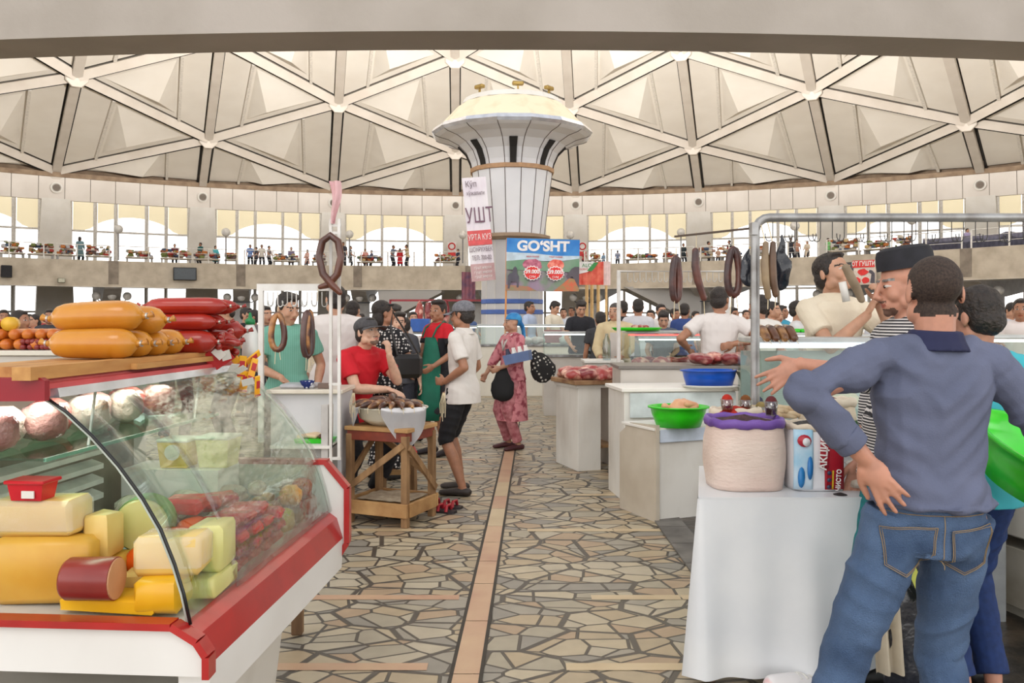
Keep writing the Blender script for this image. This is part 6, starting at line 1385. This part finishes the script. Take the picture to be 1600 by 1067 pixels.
M_sackw = mat('woven_sack', (226, 208, 196), .6, c2=(214, 190, 178), ns=3, stretch=(1, 1, 2.5), bump=.25, bs=40); M_purp = mat('purple_cloth', (122, 86, 170), .5, c2=(98, 64, 146), ns=9, bump=.3, bs=20)
s1 = sack(V((X(1168, 3.6), 3.66, z0)), .172, .282, M_sackw, 'big pinkish white sack with rolled purple rim on the spice table', M_purp, mat('plum_spice', (84, 50, 54), .8, c2=(52, 28, 34), ns=40, bump=.6, bs=120), .95)
M_prn = mat('print_sack_white', (222, 222, 226), .4, bump=.2, bs=12)
s2 = sack(V((X(1273, 3.58), 3.62, z0)), .118, .268, M_prn, 'printed red white and blue sack of black seeds reading АКЦИЯ', mat('cream_rim', (222, 208, 186), .6), mat('black_seeds', (28, 24, 26), .5, c2=(50, 44, 44), ns=90, bump=1, bs=160), .9, seed=3, rimw=.014)
# print on the sack follows its front
def onsack(x, z): return V((x, -.118 * .9 * .96 * (1.0 - abs(x / .125) ** 4 * .25) * (.94 + .10 * math.sin(z / .29 * 3) - .03 * z / .29) - .004, z))
def wrap_(x0, x1, z0_, z1_, m, nm, sk_=0., o=0.): 
    b = MB(); secs = []
    for i in range(9):
        x = x0 + (x1 - x0) * i / 8; secs.append([onsack(x + sk_ * (z / .29), z) + V((0, -o, 0)) for z in [z0_ + (z1_ - z0_) * j / 6 for j in range(7)]] + [onsack(x + sk_ * (z / .29), z) + V((0, -o + .003, 0)) for z in [z1_ - (z1_ - z0_) * j / 6 for j in range(7)]])
    b.loft(secs).build(nm, m, s2, True)
wrap_(.022, .108, .008, .262, mat('print_crimson', (176, 24, 44), .35), 'red_print', -.012); wrap_(-.108, -.03, .008, .262, mat('print_pale_blue', (150, 196, 222), .35, c2=(226, 232, 238), ns=5), 'blue_print')
wrap_(.05, .056, .01, .09, mat('print_yellow', (232, 196, 40), .4), 'yellow_stripe', 0, .004)
wrap_(-.006, .030, .10, .235, mat('print_crimson'), 'red_tab', .008, .004)
t = text('АКЦИЯ', .042, mat('print_white'), s2, tuple(onsack(.012, .166) + V((0, -.010, 0))), (math.pi / 2, -1.50, 0), 'headline', bold=.001)
for z, s_ in ((.215, 'ЯРКО'), (.05, 'ЧИСТО')): text(s_, .026, mat('print_white'), s2, tuple(onsack(.075, z) + V((0, -.012, 0))), (math.pi / 2, -1.5, 0), 'small_caption', bold=.0006)
for (x, z, rx, rz, c) in ((-.068, .215, .028, .026, (196, 40, 60)), (-.06, .21, .016, .018, (236, 238, 240)), (.078, .20, .022, .02, (60, 60, 70)), (-.045, .10, .012, .05, (40, 120, 190)), (-.08, .06, .014, .045, (40, 130, 200)), (.036, .05, .009, .009, (60, 60, 90)), (.036, .08, .009, .009, (60, 60, 90)), (.036, .02, .009, .009, (60, 60, 90))):
    flat_ = MB().prism([(x + rx * math.cos(k * .52), z + rz * math.sin(k * .52)) for k in range(12)], 0, .003, lambda a_, b_, h: onsack(a_, b_) + V((0, -.004 - h, 0))); flat_.build('printed_emblem', mat('emb_%d_%d_%d' % c, c, .35), s2, True)
sack(V((X(1290, 3.95), 3.93, z0 + .14)), .13, .20, mat('cream_sack', (220, 204, 178), .6), 'cream sack of dark seeds standing behind the АКЦИЯ sack', mat('cream_rim'), mat('reddish_seeds', (104, 46, 36), .8, c2=(70, 34, 30), ns=60), .7, seed=5)
sack(V((X(1150, 3.95), 3.96, z0 + .02)), .125, .27, mat('kraft_sack', (212, 180, 146), .7), 'kraft coloured sack of red pepper behind the big pinkish sack', mat('cream_rim'), mat('paprika', (190, 40, 18), .85, c2=(160, 30, 14), ns=60, bump=.4, bs=90), .5, seed=8)
# riser behind the sacks, with piles and glasses
rs = box_thing('spice_riser', (sp.location.x + .17, 4.0), (.70, .2, 1.02), M_oil, 'raised white shelf behind the sacks holding spices and roots', 'shelf')
zr = 1.02 
def heap(c, r_, h, m, label, name='spice_heap'):
    b = MB().lathe([(r_ * k, h * (1 - k ** 1.3)) for k in (1, .85, .65, .4, .2, .02)], n=26); b.v = [v * (1 + .08 * noise.noise(v * 40)) for v in b.v]
    o = b.build(name, m, None, True); o.location = c; tag(o, label, 'spice', kind='stuff'); return o
M_cum = mat('brown_spice', (128, 78, 32), .9, c2=(98, 56, 22), ns=50); M_pap = mat('paprika')
heap(V((X(1140, 3.9), 3.93, z0 + .275)), .075, .05, M_pap, 'heap of bright red pepper behind the big sack'); heap(V((X(1165, 4.0), 4.0, zr)), .085, .04, M_cum, 'heap of brown spice on the raised shelf')
M_glassw = glass('tumbler', (236, 238, 236), .9, .03)
for px, d, z, m_, lab in ((1136, 3.90, z0 + .29, M_pap, 'glass tumbler of red pepper stuck in the red heap'), (1165, 3.98, zr + .035, M_cum, 'glass tumbler of brown spice on the brown heap'), (1189, 4.0, zr + .0, mat('coriander', (152, 132, 84), .9, c2=(120, 104, 60), ns=50), 'glass tumbler of greenish coriander under the outstretched hand'), (1184, 4.08, zr + .02, mat('blue_black_spice', (54, 60, 84), .8), 'glass tumbler with dark blue content behind the coriander'), (1205, 3.70, z0 + .30, mat('maroon_spice', (96, 30, 34), .8), 'small glass of maroon spice on the purple rim sack')):
    e = empty('spice_glass', V((X(px, d), d, z))); MB().lathe([(0, 0), (.024, 0), (.031, .065), (.029, .065), (.022, .004), (0, .004)], n=20).build('tumbler', M_glassw, e, True); MB().lathe([(0, .005), (.0215, .006), (.028, .06), (.02, .078), (.01, .086), (0, .088)], n=18).build('spice', m_, e, True); tag(e, lab, 'glass')
r = random.Random(15); M_root = mat('pale_root', (206, 188, 156), .7, c2=(170, 144, 108), ns=8, stretch=(3, 1, 1))
for i in range(11):
    L_ = r.uniform(.16, .24); px = 1160 + i * 13; item('dried_root', MB().tube([(-L_ / 2, 0, 0), (-L_ / 6, .008, .012), (L_ / 6, -.006, .01), (L_ / 2, .004, 0)], [.012, .016, .014, .008], 8, rnd_=True), M_root, V((X(px, 4.0), 3.96 + .03 * (i % 3), zr + .02 + .012 * (i % 3))), r.uniform(-.5, .2) - .25, 'long pale dried root on the raised spice shelf', 'root', 'dried roots on the spice shelf', True)
for i in range(7): item('spice_bag', pouch(.13, .09, .055, i + 90), film('clear_bag', (226, 222, 214), .75, .15) if i % 3 else M_bag[2], V((X(1340 + i * 11, 3.62), 3.56 + .09 * (i % 3), z0 + .045 * (i // 2))), r.uniform(-1, 1), 'flat clear packet of pale spice stacked right of the АКЦИЯ sack', 'bag', 'clear spice packets', True)
for i in range(5): item('pale_packet', rblock((.16, .09, .03), .012, 120 + i, .004), M_sackw, V((X(1365 + 4 * i, 3.75), 3.80, z0 + .02 + i * .034 + .10)), .1 * i, 'long pale packet in the layered pile behind the clear packets', 'packet', 'layered pale packets')
heap(V((X(1322, 3.4), 3.46, z0)), .028, .008, mat('black_seeds'), 'few spilled black seeds on the oilcloth', 'spilled_seeds')
item('green_jar', MB().lathe([(0, 0), (.05, 0), (.055, .02), (.055, .10), (.04, .12), (0, .12)], n=18), mat('green_herb_jar', (30, 96, 52), .3, c2=(16, 62, 34), ns=14), V((X(1352, 3.8), 3.84, z0 + .14)), 0, 'dark green jar of herbs beside the blue shirt\'s elbow', 'jar', smooth=True)
item('copper_bowl', MB().lathe([(0, 0), (.03, 0), (.055, .04), (.05, .04), (.028, .008), (0, .006)], n=20), mat('copper', (172, 92, 62), .3, .6), V((X(1262, 4.0), 3.97, zr + .03)), 0, 'small copper bowl among the roots on the spice shelf', 'bowl', smooth=True)
# things below: black bag, cloth, sneaker
bag(V((1.49, 3.1, .62)), .11, .58, 11, 'tall black bin bag standing on the floor behind the jeans'); o = cloth_grid(lambda a, b: V((.10 * (a - .5) + .03 * b, .02 * math.sin(a * 12), -.42 * b)), 14, 12).build('beige_cloth', mat('beige_cloth', (196, 184, 162), .9), None, True); o.location = (1.36, 3.06, .62); tag(o, 'beige cloth hanging between the oilcloth and the bin bag', 'cloth')
o = MB().prism([(0, 0), (.06, -.12), (.03, -.15), (-.02, -.03)], 0, .004, lambda x, y, h: V((x, h, y))).build('yellow_leaflet', mat('lime_paper', (208, 214, 96), .5), None, loc=(1.47, 3.03, .60)); tag(o, 'yellow green folded leaflet sticking out by the bin bag', 'leaflet')
def shoe_thing(p, rz, label):
    e = empty('sneaker', p, rz); t = MB(); t.tube([(0, .10, .05), (0, 0, .05), (0, -.10, .035), (0, -.15, .03)], [.035, .042, .044, .03], 12, ry=[.05, .045, .03, .02], up=(1, 0, 0), rnd_=True)
    o = bpy.data.objects.new('upper', voxel(t, .006, 'upper')); COL.objects.link(o); o.parent = e; o.data.materials.append(mat('white_leather', (226, 222, 222), .4, c2=(220, 170, 170), ns=9, lo=.6, hi=.7)); MB().box((0, -.02, .012), (.09, .28, .024), bev=.01).build('sole', M_white, e)
    for i in range(3): MB().tube([(-.03, -.02 - .03 * i, .075), (0, -.02 - .03 * i, .092 - .01 * i), (.03, -.02 - .03 * i, .075)], .004, 5).build('lace', M_white, e)
    tag(e, label, 'sneaker')
shoe_thing(V((1.12, 3.32, 0)), 1.9, 'white sneaker poking out below the oilcloth')
# green basin under the arm at the right edge, right counter
e = basin(P(1624, 768, 2.85), .19, .27, .16, M_gp, 'big bright green plastic basin held at the right edge by the slate shirt man', 1.0); e.rotation_euler = (.35, .30, 0)
cr = empty('right_counter', (2.55, 4.15, 0), -1.35); tag(cr, 'tall white counter block on stained base at the right edge', 'counter')
MB().box((0, .45, .40), (1.3, .9, .30), bev=.004).build('base', mat('stained_base', (178, 172, 160), .6, c2=(140, 130, 112), ns=3), cr); cr.children[0].location.z = -.2; MB().box((0, .45, .72), (1.34, .94, .62), bev=.008).build('body', mat('off_white_side', (208, 204, 196), .5, c2=(196, 191, 181), ns=2), cr); MB().box((0, .45, .12), (1.26, .86, .24)).build('plinth', mat('stained_base'), cr)
# bags and carton carried by the woman
W = JP['root'].location; 
def nearW(px, py, dd): return P(px, py, W.y + dd)
b = bag(nearW(785, 570, -.22), .13, .42, 21, 'large black shopping bag hanging in front of the scarf woman', mat('black_cloth_bag', (24, 24, 26), .8), 'shopping_bag')
b = bag(nearW(833, 548, -.10), .15, .40, 31, 'black and white printed handbag on the scarf woman\'s back', dots('printed_bag', (34, 32, 32), (196, 190, 180), 22, .26), 'handbag'); b.rotation_euler = (0, -.5, .3)
e = empty('carton_of_bottles', nearW(811, 566, -.34), -.2); e.rotation_euler.y = .25; e.rotation_euler.y = -.22
MB().loft([[V((x * a_, y * a_, z)) for x, y in ((-.15, -.1), (.15, -.1), (.15, .1), (-.15, .1))] for z, a_ in ((0, .95), (.11, 1))]).build('tray', mat('blue_carton', (98, 118, 160), .6), e)
for x in (-.1, -.03, .04, .11):
    for y in (-.05, .04): MB().lathe([(0, .01), (.028, .01), (.03, .09), (.012, .15), (.012, .175), (0, .175)], n=12).build('bottle', M_white if x > -.05 else mat('navy_bottle', (40, 46, 74), .4), e, True, loc=(x, y, 0))
tag(e, 'blue cardboard tray of small white bottles carried by the scarf woman', 'carton')
e = empty('shoulder_bag', P(638, 572, 7.6), .4); tag(e, 'black leather shoulder bag of the dotted blouse woman', 'bag'); m = MB().box((0, 0, 0), (.26, .12, .22), bev=.04); m.build('body', mat('black_leather', (34, 32, 32), .35), e); MB().tube([(-.10, 0, .1), (-.14, .1, .35), (-.12, .1, .5), (.0, .06, .3), (.1, 0, .1)], .010, 6).build('strap', mat('black_leather'), e)
# ================================================================ the crowd: a few figures, copied whole with their clothes
protos = []
for i, kw in enumerate((dict(hands={1: (.15, -.30, 1.02), -1: (-.15, -.30, 1.02)}, lean=.06), dict(hands={1: (.26, -.06, .80), -1: (-.26, -.06, .80)}), dict(hands={1: (.10, -.36, 1.06), -1: (-.2, -.3, .98)}, pitch=.45, lean=.12, hair='thick'),
                        dict(hands={1: (.16, -.62, 1.28), -1: (-.2, -.25, 1.0)}, lean=.15), dict(hands={1: (.15, -.28, 1.05), -1: (-.1, -.3, 1.0)}, hair='long', sleeve=.8, hem=.35, dress=.03))):
    a = dict(hair='short', skin=('tan', 'brown', 'tan', 'brown', 'tan')[i], shirt=(200, 200, 200), pants=(44, 46, 56), vox=.0145, detail=False); a.update(kw)
    protos.append(person('person', (0, -300 - i, 0), 0, '', **a)['root'])
used = set()
def tint(o, m):
    o.material_slots[0].link = 'OBJECT'; o.material_slots[0].material = m
def shop(px, ytop, d, rz, k, col, label, group=None, zb=0., hairm=None):
    p = at(px, d, zb); top = EYE - (ytop - HY) * d / F; sc_ = (top - zb) / 1.72
    pr_ = protos[k]; o = pr_ if k not in used else copy_tree(pr_)
    used.add(k); o.location = p; o.rotation_euler.z = rz; o.scale = (sc_,) * 3
    o['label'] = label; o['category'] = 'person'
    if group: o['group'] = group
    elif 'group' in o: del o['group']
    c = mat('cloth_%d_%d_%d' % col, col, .85, c2=tuple(int(x * .95) for x in col), ns=6)
    for ch in o.children:
        if ch.name.startswith(('shirt', 'dress')): tint(ch, c)
        elif hairm and ch.name.startswith('hair'): tint(ch, hairm)
    return o
BK = math.pi; BLK = (34, 34, 40); WH = (214, 208, 204)
for a in ((6, 484, 14, .6, 1, (120, 130, 140), 'grey shirted man at the far left edge of the crowd'), (22, 484, 9.5, 1.4, 3, (40, 44, 54), 'man in dark tee reaching out over the left sausage stall'), (37, 489, 13, .9, 0, (170, 110, 90), 'man in brownish shirt behind the reaching man'),
          (53, 491, 14, -.5, 4, (226, 160, 160), 'woman in pink behind the left stall'), (78, 483, 13, .3, 1, (60, 60, 66), 'dark haired man above the left end of the amber sausages'), (272, 469, 10, BK, 1, (216, 208, 196), 'old white haired man behind the red sausages'),
          (361, 472, 9.0, -.9, 2, (118, 122, 100), 'dark haired man in olive shirt left of the hook rack'), (383, 480, 13, 1.2, 0, BLK, 'man in black behind the olive shirt man'), (394, 484, 12, -1.2, 1, (90, 130, 170), 'man in blue striped looking top behind the squeeze bottle'),
          (413, 478, 11, .8, 0, (110, 104, 104), 'bearded looking man just right of the rack upright'), (645, 487, 15, .3, 0, (150, 60, 60), 'shopper in dark red between the boy and the apron youth'),
          (828, 471, 18.1, 1.1, 1, (176, 190, 214), 'man in pale blue polo looking right behind the long white case'), (862, 471, 18.0, .9, 2, (216, 206, 186), 'man in cream shirt bending behind the long white case'), (880, 481, 21, .0, 0, (210, 216, 226), 'man in white shirt behind the cream shirt man'),
          (893, 479, 23, -.4, 1, WH, 'man in white behind the black tee man'), (906, 470, 14.5, .15, 2, BLK, 'man in black v-neck tee looking down left of the older man'), (938, 487, 12.2, BK, 1, (60, 60, 64), 'dark head bent low beside the older man in beige'),
          (973, 470, 14.5, BK, 1, (30, 30, 34), 'man in black tee with his back turned, right of the older man'), (997, 467, 13.2, BK - .1, 1, (204, 202, 206), 'broad man in white tee with his back turned behind the wide green tray'), (1017, 484, 15, -.3, 0, (190, 130, 100), 'brown faced boy beside the broad white tee man'),
          (1032, 475, 14.5, .2, 0, WH, 'grey haired man in white shirt behind the red glowing case'), (1036, 486, 12.0, -.1, 2, (84, 92, 104), 'young man in grey blue tee looking down over the red glowing case'), (1055, 482, 17, .6, 1, (200, 150, 120), 'man in tan shirt behind the hanging sausages'),
          (1070, 474, 14.2, BK - .4, 1, (50, 72, 130), 'man in navy tee with his back turned left of the white tee man'), (1086, 486, 18, .4, 0, (190, 120, 90), 'shopper in rust top far behind the white tee man'), (1146, 480, 13, .5, 1, (90, 80, 84), 'man in dark grey between the two white tee backs'),
          (1204, 471, 12, .9, 0, (196, 160, 140), 'brown haired man in profile right of the pale hanging sausages'), (1214, 483, 14, .2, 0, (120, 150, 160), 'boy in blue grey right of the brown haired man'), (1223, 477, 15, .7, 1, (60, 150, 180), 'man in bright blue behind the boy'),
          (1243, 470, 10.5, 1.2, 0, (222, 220, 220), 'man in bright white tee in profile behind the curved sausages'), (1379, 468, 10, BK + .3, 1, (206, 206, 214), 'dark haired man in pale shirt seen from behind next to the skullcap man\'s face'), (1393, 470, 13, -.8, 3, WH, 'man in white reaching behind the pale shirt man'),
          (1575, 474, 14, .2, 2, (190, 190, 196), 'man in light shirt far behind the turquoise tee man'), (1596, 466, 9.5, -.6, 3, (226, 216, 212), 'man in white reaching in from the right edge'), (1262, 484, 16, .3, 1, (150, 120, 110), 'shopper in brownish top behind the seller\'s shoulder'), (1165, 484, 19, 0, 0, WH, 'small figure in white behind the pipe post')):
    shop(*a)
for c in (M_hairg,):
    pass
r = random.Random(33); cols = [((216, 212, 208), 'white'), ((70, 90, 130), 'blue'), ((44, 44, 50), 'black'), ((170, 60, 60), 'red'), ((190, 170, 140), 'beige'), ((110, 140, 120), 'green')]
far = []
for i in range(46):
    px = r.choice((r.uniform(2, 110), r.uniform(330, 420), r.uniform(560, 740), r.uniform(855, 1110), r.uniform(1180, 1270), r.uniform(1360, 1400), r.uniform(1540, 1598))); d = r.uniform(21, 38)
    x = at(px, d).x
    if any(abs(x - q[0]) < .6 and abs(d - q[1]) < .6 for q in far): continue
    far.append((x, d)); c, n_ = cols[r.randrange(6)]; h = r.uniform(1.6, 1.78)
    shop(px, HY + (EYE - h) * F / d, d, r.uniform(-3.1, 3.1), r.randrange(5), c, 'distant shopper in %s top far across the market floor' % n_, 'distant shoppers in %s' % n_)
# ---- people on the balcony
def bdepth(px, R):
    t = (px - 800) / F; a = t * t + 1; b = -2 * (t * -7 + 20); return (-b + math.sqrt(b * b - 4 * a * (449 - R * R))) / (2 * a)
for px, yt, c, k, rz, lab in ((125, 370, (110, 140, 150), 4, BK, 'woman in grey top and teal skirt'), (273, 381, (110, 40, 60), 0, .3, 'person in maroon'), (313, 379, (40, 100, 100), 1, -.5, 'person in dark teal'), (337, 384, (90, 190, 200), 4, 1, 'person in light cyan headcloth'),
          (391, 382, (110, 140, 200), 1, .4, 'person in blue'), (401, 386, (80, 80, 90), 0, -1, 'person in grey beside the blue one'), (409, 382, (220, 214, 206), 1, .5, 'person in white'), (420, 384, (150, 140, 140), 0, 1.3, 'person in pale grey beside the white one'), (455, 386, (130, 120, 150), 4, .2, 'woman in violet grey'),
          (480, 390, (226, 180, 170), 4, -.6, 'woman in pale pink'), (536, 378, (60, 60, 70), 1, .1, 'tall man in black'), (547, 384, (90, 100, 110), 0, 1.8, 'man in dark grey beside the tall one'), (571, 389, (220, 160, 150), 4, .5, 'woman in salmon'), (581, 391, (90, 96, 120), 0, -1, 'person in slate'),
          (613, 383, (120, 130, 150), 3, 1.2, 'man in blue grey bending toward the red one'), (625, 388, (196, 40, 50), 4, BK, 'person in bright red'), (637, 382, (196, 176, 140), 3, -1.2, 'man in tan bending toward the red one'), (716, 389, (50, 56, 80), 0, -1, 'person in navy by the no-entry notice'),
          (912, 392, (180, 50, 60), 0, .5, 'person in red right of the big banner'), (929, 394, (200, 180, 160), 0, 1, 'person in beige'), (943, 395, (130, 160, 190), 4, -.8, 'person in light blue'), (965, 391, (130, 140, 170), 1, BK, 'man in grey blue leaning on the rail'), (1068, 380, (50, 60, 66), 1, .4, 'man in dark green with hat'),
          (1105, 377, (214, 204, 190), 3, 1.2, 'man in white above the rod'), (1122, 388, (206, 170, 150), 0, -.5, 'person in peach'), (1141, 375, (50, 50, 60), 3, -1.2, 'man in black vest above the sausage loop'), (1236, 371, (60, 60, 70), 1, .2, 'person in black right of the black bag'), (1245, 374, (190, 140, 120), 0, 0, 'person in tan right of the black bag'),
          (1261, 376, (216, 200, 180), 4, -.9, 'person in cream above the seller'), (1294, 372, (120, 200, 120), 1, .6, 'man in light green above the seller'), (1357, 381, (70, 150, 160), 0, .4, 'person in teal above the red banner'), (1378, 376, (210, 110, 120), 4, 0, 'woman in rose above the red banner'),
          (1388, 379, (150, 180, 180), 0, -1, 'person in pale teal above the skullcap'), (1511, 357, (170, 160, 196), 0, .3, 'person in lilac sitting above the tarpaulin')):
    shop(px, yt, bdepth(px, 45.7), rz, k, c, lab + ' on the balcony', None, 5.36)
for k in range(5):
    if k not in used:
        for ch in list(protos[k].children): bpy.data.objects.remove(ch)
        bpy.data.objects.remove(protos[k])
# ---- goods on the balcony
pal = [mat('goods_%d' % i, c, .7) for i, c in enumerate(((196, 120, 60), (150, 90, 60), (206, 180, 130), (120, 130, 70), (176, 60, 50), (110, 90, 90), (190, 190, 196), (70, 90, 120), (216, 206, 190)))]
r = random.Random(44)
for i, (p0, p1, hh) in enumerate(((0, 38, .9), (44, 84, .8), (88, 118, .7), (134, 175, .8), (196, 240, .5), (250, 300, .7), (302, 345, .6), (350, 372, .5), (425, 470, .6), (486, 512, .6), (556, 600, .5), (676, 714, .6), (918, 940, .5), (975, 1030, .3), (1035, 1062, .4), (1090, 1118, .8), (1124, 1160, .7), (1170, 1200, .6), (1296, 1345, .9), (1350, 1392, .5), (1394, 1430, .8))):
    d = bdepth((p0 + p1) / 2, 44.2); a = P(p0, 400, d); b = P(p1, 400, d); wd = (b.x - a.x) * .9; e = empty('goods_table', ((a.x + b.x) / 2, d, 5.36)); m = MB()
    e.rotation_euler.z = -math.atan2(e.location.x + 7, d - 20)
    MB().box((0, 0, .58), (wd, .9, .06)).build('tabletop', M_conc, e)
    for x in (-1, 1): MB().box((x * (wd / 2 - .1), 0, .29), (.1, .7, .56)).build('leg', M_grey, e)
    for j in range(int(wd * 30)):
        s_ = r.uniform(.10, .26); m.k = r.randrange(len(pal)); m.box((r.uniform(-wd / 2 + .15, wd / 2 - .15), r.uniform(-.35, .35), .60 + s_ * .4 + r.uniform(0, hh * .75)), (s_ * 1.4, s_, s_ * .8), rz=r.uniform(0, 3), bev=.03)
    g_ = m.build('heaped_goods', pal, e); g_['kind'] = 'stuff'
    tag(e, 'low balcony table heaped with small multicoloured goods', 'goods table', 'goods tables along the balcony')
dd = bdepth(1530, 44.0); o = cloth_grid(lambda a_, b_: V(((a_ - .5) * 6.4, max(0, b_ - .3) * 1.5, .25 + 2.3 * min(b_, .3) + .16 * noise.noise(V((a_ * 9, b_ * 4, 2))))), 40, 10, .2).build('grey_tarpaulin', mat('tarpaulin', (112, 112, 132), .7, c2=(88, 88, 106), ns=2, stretch=(3, 1, 1)), None, True)
o.location = P(1530, 400, dd); o.location.z = 5.36; o.rotation_euler.z = -math.atan2(o.location.x + 7, dd - 20); o.scale.z = 1.1; tag(o, 'long grey blue tarpaulin covering goods on the right part of the balcony', 'tarpaulin')

# ================================================================ mid hall stalls
def gcase(px0, px1, d, zb, zt_, lab, dep=.8, body=M_gs, name='display_case'): return glass_case(name, at(px0, d).x, at(px1, d).x, d, zb, zt_, dep, lab, body=body)
M_cr = mat('cream_case_body', (216, 210, 196), .5, c2=(204, 198, 184), ns=2)
gcase(744, 914, 16.4, .98, 1.40, 'long white display case behind the scarf woman before the column', 1.0, M_cr)
o = MB().box((0, 0, .16), (.36, .02, .26)).build('red_box', mat('dull_red', (150, 50, 50), .5), None, loc=(at(864, 16.8).x, 16.8, 1.01)); tag(o, 'red printed box inside the long white display case', 'box')
for i, px in enumerate((790, 806, 822, 838, 882, 896)): item('white_package', lump((.15, .1, .08), 200 + i), mat('white_wrap', (214, 208, 206), .5, c2=(180, 160, 156), ns=8), (at(px, 16.8).x, 16.7, 1.09), i, 'white wrapped package inside the long white display case', 'package', 'white packages in the long case', True)
gcase(585, 668, 12.4, .95, 1.30, 'beige glass topped counter behind the boy in dark grey', .8, M_cr)
o = MB().box((0, 0, .1), (.28, .3, .2), bev=.01).build('blue_crate', mat('blue_crate', (50, 96, 176), .5), None, loc=(at(652, 12.3).x, 12.75, 1.32)); tag(o, 'bright blue plastic crate on the beige counter', 'crate')
gcase(655, 745, 19.5, .95, 1.35, 'white stall behind the apron youth', .8)
for i in range(9): item('hanging_meat', lump((.10, .09, .26), 300 + i), M_raw2 if i % 2 else M_raw, (at(744 + i * 5.5 if i > 3 else 655 + i * 14, 20.2).x, 20.3, 1.68), i, 'small red carcass hanging on the rail beyond the apron youth', 'meat', 'carcasses hanging on the far rail', True)
e = empty('meat_rail', (at(700, 20.3).x, 20.3, 0)); hwr = at(790, 20.3).x - at(700, 20.3).x; MB().bar((-hwr, 0, 1.98), (hwr, 0, 1.98), .05, .05).build('rail', M_cdred, e)
for x in (-1, 1): MB().bar((x * hwr, 0, 0), (x * hwr, 0, 2), .05, .05, up=(0, 1, 0)).build('upright', M_cdred, e)
tag(e, 'dark red rail with carcasses left of the column', 'rail')
gcase(850, 925, 13.0, .92, 1.3, 'white counter between the long case and the older man in beige', .7)
gcase(1000, 1180, 11.2, .95, 1.26, 'pale counter with blue and white trays behind the red glowing case', .6)
for i, px in enumerate((1000, 1030, 1060, 1092)):
    o = MB().box((0, 0, .03), (.34, .3, .05), bev=.01).build('flat_tray', (mat('blue_crate'), M_white)[i % 2], None, loc=(at(px + 8, 11.57).x, 11.57, 1.277)); tag(o, ('blue', 'white')[i % 2] + ' flat tray on the pale counter behind the red glowing case', 'tray', ('blue', 'white')[i % 2] + ' flat trays')
gcase(1196, 1300, 9.4, .98, 1.34, 'glass counter with green trays behind the curved sausages', .7)
for i, px in enumerate((1232, 1262)):
    o = MB().box((0, 0, .02), (.22, .3, .04), bev=.01).build('green_tray', M_gp, None, loc=(at(px, 9.8).x, 9.85, 1.357)); tag(o, ('left', 'right')[i] + ' one of the two small green trays behind the curved sausages', 'tray')
gcase(1350, 1430, 8.6, .98, 1.33, 'white glass counter right of the seller in cream polo', .7)
gcase(1502, 1660, 6.2, .95, 1.37, 'glass counter at the right edge behind the turquoise tee man', .7)
for i, (x0, x1, d) in enumerate(((-20, 120, 24), (330, 430, 22), (560, 640, 23), (960, 1080, 24), (1190, 1290, 23), (1540, 1640, 22), (860, 960, 30), (1090, 1190, 29), (640, 740, 31), (0, 100, 32), (340, 430, 33), (1350, 1440, 27))):
    box_thing('market_counter', ((at(x0, d).x + at(x1, d).x) / 2, d), (at(x1, d).x - at(x0, d).x, .9, 1.05), M_gs, 'plain white market counter far across the floor', 'counter', 0, .05, M_white)['group'] = 'far market counters'
# white hanging frame over the red case
e = empty('hook_stand', (at(964, 9.3).x, 9.15, 0)); z = P(0, 424, 9.15).z; L_ = at(1132, 9.3).x - e.location.x
MB().tube([(0, 0, 0), (0, 0, z), (L_, 0, z), (L_, 0, 0)], .025, 8).build('tube_frame', M_wm, e)
for i in range(16): hook(e, V((.1 + i * (L_ - .2) / 15, 0, z)), .12, M_chr, .005)
tag(e, 'white tube frame with small hooks over the red glowing case', 'frame')
# left background stall
lc_ = box_thing('left_sausage_counter', (at(20, 5.2).x, 5.5), (1.1, .7, 1.28), M_gs, 'white counter with orange and dark sausages at the far left edge', 'counter', 0, .03, M_cr)
r = random.Random(2)
for i in range(13):
    row = i // 6; item('short_orange_sausage', MB().tube([(0, -.09, 0), (0, .09, 0)], .036, 12, rnd_=True), mat('orange_casing', (214, 132, 40), .3, c2=(186, 96, 30), ns=6), (at(-25, 5.3).x + .085 * (i % 6) + .04 * row, 5.36, 1.347 + .062 * row), r.uniform(-.15, .15), 'short orange sausage with its end to the viewer on the far left counter', 'sausage', 'orange sausages on the far left counter', True)
for i in range(10): item('dark_link', MB().tube([(0, -.07, 0), (0, .07, 0)], .019, 10, rnd_=True), mat('maroon_casing'), (at(44, 5.3).x + .036 * (i % 5), 5.32, 1.33 + .034 * (i // 5)), r.uniform(-.2, .2), 'thin maroon link on the far left counter', 'sausage', 'maroon links on the far left counter', True)
item('cut_sausage', MB().tube([(0, -.08, 0), (0, .08, 0)], .045, 18), mat('yellow_cut', (240, 190, 60), .4), (at(8, 5.3).x, 5.36, 1.475), .4, 'yellow sausage with its flat cut face showing on top of the far left pile', 'sausage', smooth=True)
